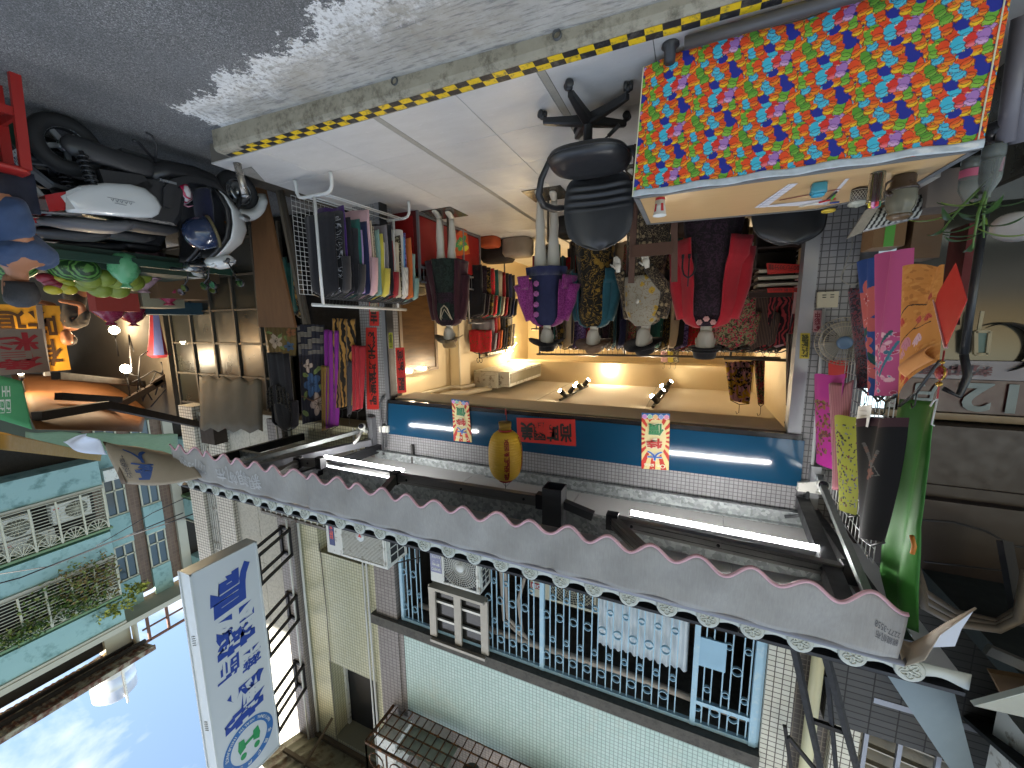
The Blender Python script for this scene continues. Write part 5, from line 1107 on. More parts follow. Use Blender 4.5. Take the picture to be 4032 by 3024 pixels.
m.lathe([(0, 0), (.045, 0), (.050, .01), (.049, .045), (.062, .062), (.066, .072), (.06, .075)], c, 28, caps=False); m.tube([c+V((.05+.028*math.sin(a), -.02, .06+.035*math.cos(a))) for a in [PI*i/10 for i in range(11)]], .006, 8); m.tube([c+V((.055, -.015, .08)), c+V((.045, -.03, .10))], .012, 10); m.build('base', MUG, jg)
m = MB(); m.lathe([(.059, .076), (.061, .12), (.056, .155), (.046, .175), (.05, .19), (.046, .19), (.042, .176), (.052, .152), (.057, .12), (.055, .08)], c, 28, caps=False); m.build('glass', mat('jug glass', '#9a9684', .12, var=.2, trans=.55, ior=1.3), jg)
m = MB(); m.lathe([(0, .19), (.05, .19), (.05, .2), (.03, .215), (.0, .22)], c, 24); m.build('lid', mat('amber lid', '#5c4a35', .3), jg)
# ---- office chair
OC = V((.69, 2.83, FZ)); OCHAIR = ch = thing('office_chair', 'black vinyl office chair with five star base facing the lane', 'office chair', OC)
PLB = mat('black plastic', (.018, .018, .019), .42, var=.1); VIN = mat('black vinyl', (.022, .023, .026), .36, var=.1, scale=5, bump=.25, bscale=9)
for k in range(5):
    a = math.radians(-86+72*k+3); d = V((math.cos(a), math.sin(a), 0)); m = MB()
    s_ = V((-d.y, d.x, 0))
    m.loft([[OC+d*t+s_*w_*x_+V((0, 0, z+h*y_)) for x_, y_ in ((-1, -.5), (-1, .3), (-.6, .5), (.6, .5), (1, .3), (1, -.5))] for t, w_, z, h in ((.03, .032, .105, .06), (.12, .028, .098, .05), (.25, .021, .083, .042), (.30, .018, .076, .036))], sm=False); m.build('leg', PLB, ch)
    q = OC+d*.30; m = MB(); w2 = V((math.cos(a+.9), math.sin(a+.9), 0)); w3 = V((-w2.y, w2.x, 0))
    for sg_ in (-1, 1): m.lathe([(0, -.011), (.022, -.011), (.026, -.006), (.026, .006), (.022, .011), (0, .011)], q+w3*.016*sg_+w2*.012+V((0, 0, .0265)), 18, w3)
    m.ball(q+w2*.01+V((0, 0, .04)), (.024, .02, .022), 12, 8, 0, (w2, w3, V((0, 0, 1)))); m.build('caster', PLB, ch)
m = MB(); m.lathe([(.042, .07), (.046, .10), (.044, .13), (.030, .135), (.030, .30), (.022, .30), (.022, .33)], OC, 20); m.build('column', PLB, ch)
m = MB(); m.box(OC.x-.09, OC.y-.12, FZ+.315, OC.x+.09, OC.y+.1, FZ+.35); m.tube([OC+V((-.05, -.05, .30)), OC+V((-.18, -.08, .24))], .006, 6); m.tube([OC+V((-.15, -.073, .255)), OC+V((-.22, -.09, .21))], .013, 8); m.build('mechanism', PLB, ch)
SC = V((.655, 2.735, FZ+.36))
def superr(c, rx, ry, z, p=2.6, n=36, tilt=0): return [c+V((rx*math.copysign(abs(math.cos(a))**(2/p), math.cos(a)), ry*math.copysign(abs(math.sin(a))**(2/p), math.sin(a)), z+tilt*math.sin(a))) for a in [2*PI*j/n for j in range(n)]]
m = MB(); m.loft([superr(SC, x, y, z, 2.7) for x, y, z in ((.20, .19, -.012), (.245, .232, 0), (.255, .242, .02), (.255, .242, .035), (.245, .232, .062), (.20, .19, .078), (.10, .1, .082))]); m.build('seat', VIN, ch)
m = MB(); m.tube([q+V((0, 0, 0)) for q in superr(SC, .257, .244, .028, 2.7, 48)], .006, 6, True); m.build('seat_piping', PLB, ch)
def backp(u, v, d=0):
    zz = v; w_ = .205+.035*math.sin(PI*min(1, v*1.1))*1.0
    wd = w_*(1-max(0, (v-.72)/.28)**2.6*.72)*(1-max(0, (.12-v)/.12)**2*.18)
    x = .645+wd*(2*u-1); y = 3.0+.05*(2*u-1)**2*-1+.02*v+.10*v*v*.6; ribs = (.010*math.sin((v-.10)*2*PI/.105) if .10 < v < .44 else 0)
    th = .030*max(0, 1-abs(2*u-1)**5)*max(0, 1-abs(2*v-1)**9)
    return V((x, y-d*(th+.006+ribs*max(0, 1-abs(2*u-1)**6)), FZ+.415+.475*v))
m = MB(); nu, nv = 26, 44
m.surf(nu, nv, lambda u, v: backp(u, v, 1)); m.surf(nu, nv, lambda u, v: backp(1-u, v, -.5)); 
m.build('backrest', VIN, ch)
edge = [backp(0, v) for v in [i/20 for i in range(21)]]+[backp(u, 1) for u in [i/10 for i in range(1, 10)]]+[backp(1, v) for v in [1-i/20 for i in range(21)]]+[backp(u, 0) for u in [1-i/10 for i in range(1, 10)]]
m = MB(); m.tube(edge, .008, 6, True); m.build('back_piping', PLB, ch)
m = MB(); m.bar((OC.x-.01, 2.95, FZ+.33), (OC.x-.02, 3.06, FZ+.38), .06, .012); m.bar((OC.x-.02, 3.06, FZ+.38), (OC.x-.03, 3.08, FZ+.66), .06, .012); m.build('back_support', PLB, ch)
for s_ in (-1, 1):
    pth = [V((SC.x+s_*.19, 2.72, FZ+.36)), V((SC.x+s_*.27, 2.71, FZ+.37)), V((SC.x+s_*.325, 2.72, FZ+.46)), V((SC.x+s_*.355, 2.75, FZ+.55)), V((SC.x+s_*.345, 2.82, FZ+.60)), V((SC.x+s_*.30, 2.93, FZ+.605)), V((SC.x+s_*.25, 3.01, FZ+.585)), V((SC.x+s_*.21, 3.03, FZ+.57))]
    m = MB(); m.tube(pth, [.014, .02, .022, .024, .026, .026, .022, .016], 12, flat=1.0); m.build('armrest', PLB, ch)
# ---- bottles with bamboo beside the table, dark things on the floor at the left
BOT = mat('bottle plastic', '#cfd8d4', .1, var=.1, trans=.8, ior=1.15)
for px, py, X_, l in ((3918, 570, -1.26, 'clear plastic bottle holding lucky bamboo'), (3830, 620, -1.30, 'second clear bottle with pink label behind the bamboo bottle')):
    c = pt(px, py, X=X_); b = thing('plastic_bottle', l, 'bottle', c, 'bottles with bamboo'); m = MB()
    m.lathe([(0, 0), (.036, 0), (.04, .01), (.04, .05), (.037, .055), (.04, .06), (.04, .12), (.037, .125), (.04, .13), (.038, .16), (.02, .2), (.013, .215), (.013, .235)], c, 20, caps=False); m.build('body', BOT, b)
    m = MB(); m.lathe([(0, .003), (.034, .003), (.037, .06), (0, .06)], c, 16); m.build('water', mat('murky water', '#6f6a3c', .2), b)
    if X_ == -1.30: m = MB(); m.lathe([(.0408, .06), (.0408, .10)], c, 20, caps=False); m.build('label', mat('pink label', '#c2607c', .5), b)
c0 = pt(3918, 570, X=-1.26)
lb = thing('lucky_bamboo', 'lucky bamboo with long green leaves growing from the bottle', 'plant', c0+V((0, 0, .2)))
LFM = [mat('bamboo leaf', '#3d5c2c', .45, var=.25, scale=15), mat('bamboo leaf young', '#7d9a3c', .45, var=.2, scale=15)]
for k, (dx, dy, h, n) in enumerate(((.02, -.02, .32, 7), (-.02, .03, .26, 6), (.05, .05, .2, 6))):
    base = c0+V((0, 0, .15)); tip = base+V((dx*2, dy*2, h)); m = MB(); m.tube([base, base.lerp(tip, .5)+V((.01, 0, 0)), tip], [.006, .006, .003], 7); m.build('stem', mat('bamboo stem', '#5d8040', .5), lb)
    for j in range(n):
        t = .3+.7*j/n; o = base.lerp(tip, t); a = j*2.4+k; d = V((math.cos(a), math.sin(a), rnd(.15, .9))).normalized(); L_ = rnd(.14, .24); s_ = d.cross(V((0, 0, 1))).normalized(); m = MB()
        def lf(u, v, o=o, d=d, s_=s_, L_=L_): w_ = .014*math.sin(PI*min(1, u*.96+.04))**.7; return o+d*L_*u+s_*w_*(2*v-1)+V((0, 0, -.09*u*u*L_/.2-.004*abs(2*v-1)*-1))
        m.sheet(8, 2, lf, .0012); m.build('leaf', LFM[(j+k) % 4 == 0], lb)
# ================================================================== CLOTHES, MANNEQUINS, SHOP INSIDE
CL = {
 'black': cloth('black cloth', '#17161a', '#222126'), 'charcoal': cloth('charcoal cloth', '#2b2a2d', '#38373b'), 'silver': cloth('black cloth with silver print', '#1b1a1d', '#8f8f96', 7, 'floral', '#a9a9b0'),
 'purple': cloth('purple velvet', '#331b52', '#46286b'), 'green': cloth('bottle green cloth', '#1d4a44', '#28605a'), 'lilac': cloth('lilac cloth', '#8f78a6', '#a38cb8'), 'pink': cloth('dusty pink cloth', '#b9929a', '#c8a5a9'), 'navy': cloth('navy cloth', '#1e2240', '#2b3052'),
 'crochet': cloth('beige crochet', '#6c6252', '#a89c84', 40, 'lace'), 'white': cloth('white pleated cloth', '#b7b2ab', '#cfcac3', 30, 'stripe'), 'yellow': cloth('yellow cloth', '#b5a53c', '#c9bb55'), 'grey': cloth('grey cloth', '#6a666b', '#7f7a80'), 'red': cloth('dark red cloth', '#7a1a22', '#94242c'),
 'cream': cloth('cream cloth', '#bfae94', '#cfc1aa'), 'blue': cloth('sky blue cloth', '#4f7fae', '#6a98c2'), 'violet': cloth('violet print cloth', '#5c4a86', '#7d6aa6', 14, 'patch', '#3e3262'), 'sage': cloth('sage cloth', '#6f8c85', '#86a39b'), 'orange': cloth('orange cloth', '#b0582a', '#c46c38'), 'camo': cloth('mixed print cloth', '#4a3b2e', '#8f8a6a', 13, 'patch', '#2c2a28'),
 'brownlace': cloth('brown lace cloth', '#241d18', '#7d6d54', 16, 'floral', '#8f7d5e'), 'goldprint': cloth('black and gold brocade', '#17140f', '#7d6023', 8, 'floral', '#94742e'), 'teal': cloth('teal knit', '#1f4652', '#2a5866'), 'magenta': cloth('plum lace', '#6a1f60', '#8a3a7c', 34, 'lace'), 'maroon': cloth('maroon chiffon', '#2a1018', '#3a1622'), 'greenblack': cloth('dark green jacquard', '#0f1614', '#1e2a25', 12, 'patch', '#141d1a'),
 'plumdark': cloth('dark plum jacquard', '#1c1018', '#2c1a28', 20, 'patch', '#140c12'), 'crimson': cloth('crimson cardigan knit', '#86121e', '#9c1c28'), 'tiger': cloth('tiger print cloth', '#8f6a34', '#17120e', 16, 'animal'), 'whiteblack': cloth('white line print on black', '#15141a', '#9f9fa6', 12, 'lace'), 'stripe': cloth('brown stripe cloth', '#5d4a40', '#2b211f', 24, 'stripe'), 'swirl': cloth('red black swirl cloth', '#22141a', '#8a2f34', 26, 'animal'),
 'multi': cloth('black yellow pink print cloth', '#1b191c', '#c09a32', 7, 'patch', '#b88a98'), 'camogreen': cloth('olive flecked cloth', '#3a3a2a', '#7d7d5c', 22, 'patch', '#a33248'), 'redflower': cloth('red embroidered cloth', '#b3202c', '#6a4a2a', 22, 'floral', '#3c2c1c'),
}
HANG = mat('black hanger plastic', (.02, .02, .02), .4); CHROME = mat('chrome hook', '#b9bcc0', .25, .9); RAILW = mat('white rail enamel', '#c9cac8', .35, var=.05); RAILD = mat('grey rail', '#6b6b6c', .35, .6)
def garment(label, top, yaw, L_, w_, mt, sleeves=0.0, group=None, seed=0, th=.035, flare=1.0, hook=.07, parts=None, name='garment'):
    """a piece of clothing on a hanger; top = the point on the rail, yaw = direction its shoulders run"""
    t = thing(name, label, 'garment', top, group); R_ = random.Random(seed); d = V((math.cos(yaw), math.sin(yaw), 0)); nn = V((-d.y, d.x, 0)); top = V(top); sh = top-V((0, 0, hook))
    n = 28; rings = []; p1, p2 = R_.uniform(0, 6), R_.uniform(0, 6)
    for f in [0, .02, .05, .09, .16, .28, .42, .58, .74, .88, 1.0]:
        ww = w_*(.20+1.05*min(1, f/.075)**.8*.76) if f < .075 else w_*(.96+(flare-1)*f+.02*math.sin(f*9+p1))
        zz = -f*L_; tt = th*(.55+.5*min(1, f*5)); r = []
        for j in range(n):
            a = 2*PI*j/n; fold = .42*min(1, f*2.5)*math.sin(a*5+p1+f*1.2)+.3*min(1, f*2)*math.sin(a*9+p2)
            r.append(sh+d*(ww/2*math.cos(a))+nn*(tt*math.sin(a)*(1+fold)+.012*math.sin(math.cos(a)*5+p2)*f)+V((0, 0, zz-(.05*(abs(math.cos(a)))**1.5*w_/.42 if f < .1 else 0)*(1-f/.1 if f < .1 else 0)+(.008*math.sin(a*3+p1) if f == 1.0 else 0))))
        rings.append(r)
    m = MB(); m.loft(rings); m.build('cloth', mt, t)
    if sleeves:
        for s_ in (-1, 1):
            a = sh+d*s_*(w_*.47)+V((0, 0, -.055)); b = a+d*s_*.035+nn*R_.uniform(-.02, .02)+V((0, 0, -L_*sleeves)); m = MB(); m.tube([a-d*s_*.03, a.lerp(b, .12), a.lerp(b, .5)+nn*.012, b], [.03, .05, .047, .052], 12, flat=.5); m.build('sleeve', mt, t)
    m = MB(); m.tube([sh+d*w_*.42+V((0, 0, -.05)), sh+d*w_*.2+V((0, 0, -.012)), sh+V((0, 0, .004)), sh-d*w_*.2+V((0, 0, -.012)), sh-d*w_*.42+V((0, 0, -.05))], .008, 6)
    m.tube([sh, sh+V((0, 0, hook*.45)), sh+d*.014+V((0, 0, hook*.72)), sh+V((0, 0, hook*1.0))+d*.004, sh-d*.016+V((0, 0, hook*.85))], .0025, 5); m.build('hanger', HANG, t)
    return t
# ---- white rail on the forecourt
rk = thing('clothes_rail', 'white steel clothes rail standing at the forecourt edge', 'clothes rail', (3.35, 3.45, FZ))
for y0, xc in ((2.95, 3.39), (4.0, 3.32)):
    m = MB(); m.tube([(xc-.24, y0-.01, FZ+.008), (xc-.24, y0, FZ+.05), (xc-.235, y0, FZ+.13), (xc-.21, y0, FZ+.17), (xc-.16, y0, FZ+.185), (xc+.16, y0, FZ+.185), (xc+.21, y0, FZ+.17), (xc+.235, y0, FZ+.13), (xc+.24, y0, FZ+.05), (xc+.24, y0-.01, FZ+.008)], .016, 10); m.build('foot', RAILW, rk)
    m = MB(); m.tube([(xc, y0, FZ+.18), (xc, y0, 1.31)], .015, 10); m.build('post', RAILW, rk)
m = MB(); m.tube([(3.40, 2.83, 1.315), (3.32, 4.15, 1.33)], .017, 10); m.build('top_rail', RAILW, rk)
for dx in (-.14, -.09, .05, .12):
    m = MB(); m.tube([(3.39+dx, 2.95, FZ+.185), (3.32+dx, 4.0, FZ+.185)], .007, 6); m.build('shelf_bar', RAILW, rk)
seq = [('black', .83, 'black long skirt nearest on the white rail'), ('silver', .80, 'black dress with silver flower spray on the white rail'), ('charcoal', .86, 'charcoal pleated dress behind the silver flower dress'), ('purple', .92, 'purple velvet dress hanging low on the white rail'), ('black', .82, 'plain black dress behind the purple velvet'), ('purple', .78, 'second purple velvet piece between black dresses'), ('charcoal', .74, 'grey black jacket before the lilac cloth'), ('green', .83, 'bottle green cloth peeping out on the white rail'), ('lilac', .72, 'lilac scarf folded on the white rail'), ('navy', .84, 'navy dress beside the lilac scarf'), ('pink', .96, 'dusty pink dress hanging lowest on the white rail'), ('crochet', .80, 'beige crochet top on the white rail'), ('cream', .86, 'cream cloth next to the crochet top'), ('sage', .78, 'pale green scarf on the white rail'), ('yellow', .74, 'yellow scarf tucked into the white rail'), ('white', .66, 'white pleated blouse on the white rail'), ('grey', .86, 'grey knit dress on the white rail'), ('black', .88, 'slim black dress among the pale scarves'), ('red', .70, 'dark red blouse near the far end of the white rail'), ('white', .84, 'white scarf with folded lower edge on the white rail'), ('cream', .70, 'cream blouse near the far end of the white rail'), ('camo', .78, 'printed scarf in brown and white on the white rail'), ('white', .86, 'long white scarf with draped point on the white rail'), ('blue', .78, 'sky blue printed scarf on the white rail'), ('violet', .84, 'violet printed scarf on the white rail'), ('orange', .80, 'orange cloth at the far end of the white rail'), ('sage', .62, 'sage and pink blouse last on the white rail')]
for i, (k, L_, l) in enumerate(seq):
    f = i/(len(seq)-1); p = V((3.392, 2.99, 1.315)).lerp(V((3.325, 4.09, 1.33)), f)
    garment(l, p, math.radians(rnd(-14, 14)), L_*.97, rnd(.38, .44), CL[k], .42 if i % 4 == 2 else 0, 'clothes on the white rail', i, rnd(.022, .036), rnd(1.0, 1.12))
# white grid panel
gp = thing('grid_panel', 'white wire grid panel behind the clothes rail', 'grid panel', (4.08, 3.7, FZ)); w0 = None
def grid(parent, o, u, v, nu, nv, r, mt):
    m = MB(); m.tube([o, o+v], r, 5); pz = m.build('wire', mt, parent)
    for i in range(1, nu+1): inst(pz, pz.location+u*(i/nu), parent)
    m = MB(); m.tube([o, o+u], r, 5); pz = m.build('wire', mt, parent)
    for i in range(1, nv+1): inst(pz, pz.location+v*(i/nv), parent)
grid(gp, V((4.08, 3.24, FZ+.01)), V((0, 1.0, 0)), V((0, 0, 1.06)), 18, 20, .0028, RAILW)
# planks leaning beyond the grid, green cloths behind it
m = MB(); PLK = NT('brown plank'); _w = PLK.new('Mapping', {'Vector': PLK.co(), 'Scale': (3, 3, .5)}).outputs[0]; PLK.set(Base_Color=PLK.mix(PLK.noise(6, 6, .65, _w), rgb('#52361f'), rgb('#7d5634')), Roughness=.55); PLK = PLK.mat
a, b, c_, d = V((4.86, 3.3, -.1)), V((4.62, 3.32, -.1)), V((4.36, 3.36, 1.54)), V((4.98, 3.33, 1.53)); m.slab([a, b, c_, d], (0, .03, 0)); solo(m, 'plank', PLK, 'broad brown plank leaning upright beside the grid panel', 'plank')
for dx, cc, l in ((-.06, '#5c5347', 'grey edged board leaning behind the brown plank'), (-.13, '#3d352b', 'dark board leaning next to the grid panel')):
    m = MB(); m.slab([V((4.60+dx, 3.40, -.1)), V((4.56+dx, 3.40, -.1)), V((4.32+dx, 3.42, 1.5)), V((4.36+dx, 3.42, 1.5))], (0, .03, 0)); solo(m, 'plank', mat('board '+cc, cc, .8), l, 'plank')
for i, (px, py, k, l) in enumerate(((1130, 1240, 'green', 'bottle green garment hanging behind the grid panel'), (1160, 1260, 'green', 'second bottle green garment behind the grid panel'), (1115, 1250, 'navy', 'navy garment beside the green ones behind the grid'), (1185, 1270, 'goldprint', 'black gold garment in the dark behind the grid'))):
    p = pt(px, py, Y=4.0); garment(l, p, .3, .72, .34, CL[k], 0, 'clothes behind the grid panel', 50+i)
m = MB(); m.box(3.88, 4.35, -.13, 6.4, 4.45, 3.1); nbw = solo(m, 'dark_interior', mat('dark interior shade', '#1b1917', .9), 'near-black sheet for the dark interior between the shop and the next house', 'wall')  # near-black colour stands in for the shade of the interior next door
# ---- clothes hung in the open on the right strut
def strut_r(f): return V((3.80, 3.80, 2.86)).lerp(V((4.43, 2.5, 2.99)), f)
def panel_cloth(name, label, px, Y, mt, cat='garment', t=.006, waves=7, amp=.012, cv=None, group=None, hook=True):
    """cloth hanging flat: the four photo corners (lower left, lower right, upper right, upper left as seen upright) at depth Y"""
    P = [pt(x, y, Y=Y) for x, y in px]; A, B, C3, D = P
    th_ = thing(name, label, cat, (A+B)/2, group)
    def fn(u, v):
        q = A.lerp(B, u).lerp(D.lerp(C3, u), v); return q+V((0, amp*math.sin(u*waves*2*PI+v*2)*(1.15-v)-.02*math.sin(PI*u), .006*math.sin(u*waves*2)*(1-v)))
    if isinstance(mt, np.ndarray): painted('cloth', fn, 120, 160, mt, th_, .8)
    else:
        m = MB(); m.sheet(40, 24, fn, t); m.build('cloth', mt, th_)
    if hook:
        c = C3.lerp(D, .5); m = MB(); m.tube([D+V((0, 0, .0)), c+V((0, 0, .03)), C3], .005, 5); m.tube([c+V((0, 0, .03)), c+V((.0, 0, .12)), c+V((.02, 0, .14)), c+V((.03, 0, .11))], .003, 5); m.build('hanger', HANG, th_)
    return th_
def flower(cv, x, y, r, c, cc, n=5, rot=0):
    for k in range(n): a = rot+2*PI*k/n; cv.blob(x+math.cos(a)*r*.55, y+math.sin(a)*r*.55, r*.55, r*.36, c, a)
    for k in range(n*2): a = rot+PI*k/n; cv.line([(x, y), (x+math.cos(a)*r*.45, y+math.sin(a)*r*.45)], max(1, r*.05), cc)
    cv.blob(x, y, r*.13, r*.13, cc)
def leaf2(cv, x, y, r, a, c): cv.blob(x, y, r, r*.42, c, a); cv.line([(x-math.cos(a)*r*.8, y-math.sin(a)*r*.8), (x+math.cos(a)*r*.8, y+math.sin(a)*r*.8)], 1, '#4c5a34')
cv = Canvas(200, 190, '#5d4c2e'); cv.blob(60, 60, 90, 70, '#6b5a36'); flower(cv, 130, 95, 46, '#a89684', '#4d4238'); flower(cv, 40, 60, 30, '#4a5f78', '#2d3a4a'); flower(cv, 30, 150, 26, '#7d5236', '#4a2c20')
for q in ((85, 50, 20, .6), (95, 130, 22, 2.4), (170, 150, 20, .3), (60, 110, 18, 1.2)): leaf2(cv, *q, '#6d7d4a')
panel_cloth('floral_cloth', 'ochre cloth with large pale flowers hung at the canopy corner', ((1165, 1283), (1042, 1287), (1060, 1400), (1165, 1400)), 3.75, cv.a, 'cloth')
cv = Canvas(150, 380, '#2a2a34'); flower(cv, 40, 70, 44, '#a8968c', '#4d4238'); flower(cv, 70, 150, 46, '#3f5a80', '#26344c'); flower(cv, 90, 225, 24, '#b3a196', '#5a4c40', 4)
for q in ((120, 40, 24, .4), (115, 110, 22, 2.2), (20, 130, 20, 1.0), (110, 190, 20, .2), (40, 205, 22, 2.5)): leaf2(cv, *q, '#74834e')
cv.line([(10, 100), (70, 85), (140, 110)], 5, '#6b4c38'); cv.rect(0, 265, 150, 300, '#3c3c46')
for y in range(270, 375, 5): cv.line([(10, y), (140, y+2)], 1.5, '#8f877a')
panel_cloth('floral_cloth', 'navy cloth with blue and cream flowers beside the black lace dress', ((1278, 1278), (1168, 1280), (1190, 1670), (1285, 1650)), 3.78, cv.a, 'cloth')
DL = cloth('black fringed lace', '#131215', '#3d3830', 30, 'lace')
p = pt(1128, 1725, Y=3.3); g = garment('black dress with fringed lace yoke hanging from the right strut', p, .12, .98, .44, CL['black'], .35, None, 90, .05, 1.0, .10)
m = MB(); sh = p-V((0, 0, .1)); m.sheet(30, 8, lambda u, v: sh+V((math.cos(.12)*(u-.5)*.44*(1-.1*v), -.058-.012*math.sin(u*40), -.36-.24*v-.10*(1-(2*u-1)**2)+.1)), .006); m.build('lace_yoke', DL, g)
for (x0, y0, x1, y1, k, l) in ((1345, 1300, 1278, 1690, None, 'bright purple ribbed garment beside the tiger print'), (1400, 1255, 1310, 1610, 'tiger', 'tiger striped brown garment on the right strut'), (1440, 1360, 1388, 1620, 'red', 'dark red garment close to the red couplet'), (1310, 1440, 1268, 1700, None, 'ochre strip of cloth between the purple and navy pieces'), (1395, 1420, 1370, 1640, 'charcoal', 'charcoal garment between tiger print and dark red')):
    mt_ = CL[k] if k else (cloth('bright purple rib', '#6a1f72', '#7d2c86', 50, 'stripe') if 'purple' in l.split(' ')[1] else cloth('ochre cloth', '#6d5528', '#7d6432'))
    panel_cloth('garment', l, ((x0, y0), (x1, y0), (x1-2, y1), (x0-12, y1-14)), 3.72, mt_, waves=3, amp=.02)
# red paper couplets on both pillars and the header
RPAP = mat('red couplet paper', '#b3261f', .6, var=.08); INK = mat('black ink', (.015, .013, .012), .6, var=0); GOLD = mat('gold ink', '#a88a3c', .45, .3)
def couplet(name, label, px, Y, txt, ink=INK, mt=RPAP, vert=True, inset=.12, bold=.035):
    A, B, C3, D = [pt(x, y, Y=Y) for x, y in px]; t = thing(name, label, 'couplet' if name == 'couplet' else 'poster', (A+B)/2)
    m = MB(); m.slab([A, B, C3, D], (0, .002, 0)); m.build('paper', mt, t)
    if txt:
        m = MB(); u, v = B-A, D-A; letter(m, vertical(txt) if vert else txt, A+u*inset+v*(.05 if vert else .14), u*(1-2*inset), v*(.90 if vert else .74), bold, lift=.003, spacing=.9 if vert else 1); m.build('lettering', ink, t)
    return t
couplet('couplet', 'tall red couplet with black brushwork on the right tiled pillar', ((1483, 1290), (1440, 1290), (1445, 1612), (1492, 1612)), 3.893, '財到福賀天德')
couplet('couplet', 'short red paper above the switch box on the right pillar', ((1490, 1140), (1452, 1140), (1455, 1283), (1492, 1283)), 3.893, '吉祥')
couplet('couplet', 'red couplet with four characters just inside the right door frame', ((1592, 1368), (1557, 1370), (1566, 1550), (1600, 1545)), 3.96, '服飾時尚')
couplet('couplet', 'wide red header paper with four brushed characters on the blue panel', ((2264, 1652), (2034, 1645), (2038, 1738), (2268, 1757)), 3.858, '尚時麗美', vert=False, inset=.06)
couplet('couplet', 'small red paper below the wall fan on the left pillar', ((3130+235, 1420), (3262, 1420), (3262, 1488), (3345, 1488)), 3.893, None)
couplet('small_notice', 'yellow sticker with green letters on the left door frame', ((3190, 1312), (3152, 1312), (3148, 1412), (3186, 1412)), 3.883, '防搶監視', mat('olive ink', '#3c3c10', .6), mat('yellow sticker', '#a8972c', .5))
couplet('small_notice', 'narrow pale pink notice under the switch box', ((3236, 1222), (3203, 1222), (3200, 1308), (3232, 1308)), 3.893, '蘇彩中', mat('maroon ink', '#6a1c2c', .6), mat('dusty pink notice', '#9a7478', .6))
couplet('small_notice', 'green and yellow sticker on the right door frame', ((1545, 1310), (1530, 1310), (1532, 1372), (1547, 1372)), 3.883, '錄影中', mat('olive ink', '#3c3c10', .6), mat('lime sticker', '#8d8f2c', .5))
# sale posters
def sale():
    cv = Canvas(120, 250, '#c0392e'); cx, cy = 60, 140
    for k in range(18):
        a0, a1 = 2*PI*k/18, 2*PI*(k+.5)/18
        m_ = ((np.arctan2(cv.Y-cy, cv.X-cx) % (2*PI)) > a0) & ((np.arctan2(cv.Y-cy, cv.X-cx) % (2*PI)) < a1); cv.a[m_] = hx('#d9c98a')
    cv.blob(cx, cy, 46, 84, '#d8cd9a'); cv.rect(0, 0, 120, 0, '#c0392e'); cv.a[222:] = hx('#c0392e'); rs = random.Random(3)
    for _ in range(26): cv.blob(rs.uniform(3, 117), rs.uniform(3, 22) if rs.random() < .5 else rs.uniform(224, 248), 2, 2, '#e3d7a0')
    cv.rect(0, 228, 120, 250, '#2a5f9c')
    for i, c in enumerate(('#d98aa8', '#8a9ad0', '#d9b07a', '#8ac0a0', '#c88ad0')): cv.blob(14+23*i, 233, 11, 11, c, 0, None, '#e8e0d0')
    return cv.a
for px, l in ((((2638, 1628), (2526, 1625), (2526, 1845), (2633, 1852)), 'sale poster nearest the left end of the blue panel'), (((1846, 1580), (1777, 1570), (1788, 1735), (1857, 1742)), 'sale poster near the lantern on the blue panel')):
    A, B, C3, D = [pt(x, y, Y=3.853) for x, y in px]; t = thing('sale_poster', l, 'poster', (A+B)/2, 'sale posters on the blue panel')
    painted('paper', lambda u, v: A.lerp(B, u).lerp(D.lerp(C3, u), v)+V((0, -.004*math.sin(u*3+v*5), 0)), 60, 120, sale(), t, .5, .002)
    u, v = B-A, D-A
    for ch, y0, h, cc, x0 in (('大', .66, .19, '#2a5fae', .2), ('特', .43, .2, '#b8322c', .22), ('價', .17, .23, '#2f7d50', .18)):
        m = MB(); letter(m, ch, A+u*x0+v*y0, u*.6, v*h, .07, lift=.007); m.build('lettering_outline', mat('poster outline', '#d9d3b8', .6), t)
        m = MB(); letter(m, ch, A+u*(x0+.02)+v*(y0+.01), u*.56, v*(h-.02), .03, lift=.009); m.build('lettering', mat('poster '+cc, cc, .6), t)
    m = MB(); letter(m, 'On sale', A+u*.12+v*.90, u*.76, v*.07, .02, lift=.007); m.build('lettering', mat('poster outline', '#d9d3b8', .6), t)
# lantern
lc_ = pt(1990, 1792, Y=3.42); LZ = lc_.z; ln = thing('lantern', 'yellow ribbed paper lantern with red lettering hanging under the canopy', 'lantern', (lc_.x, lc_.y, LZ-.33))
LY = mat('yellow lantern silk', '#cfa62c', .55, var=.08); LR = mat('lantern red', '#8c1f1c', .5)
def lrad(z): t = max(-1, min(1, z/.245)); return .062+.105*(1-abs(t)**2.7)**.55
m = MB(); nn_ = 90; m.lathe([(lrad(-.245+.49*i/nn_)*(1+.012*math.sin(i*PI*2/4.5)), -.245+.49*i/nn_) for i in range(nn_+1)], (lc_.x, lc_.y, LZ), 40); m.build('shade', LY, ln)
m = MB(); m.lathe([(.06, .243), (.068, .25), (.068, .262), (.058, .266)], (lc_.x, lc_.y, LZ), 26); m.lathe([(.06, -.243), (.066, -.25), (.066, -.262), (.05, -.264), (.0, -.262)], (lc_.x, lc_.y, LZ), 26); m.build('collar', LR, ln)
m = MB(); m.tube([(lc_.x, lc_.y, LZ+.262), (lc_.x+.004, lc_.y, 3.23)], .003, 5); m.tube([(lc_.x-.06, lc_.y, LZ+.26), (lc_.x, lc_.y, LZ+.33), (lc_.x+.06, lc_.y, LZ+.26)], .002, 5); m.build('cord', CAB, ln)
m = MB()
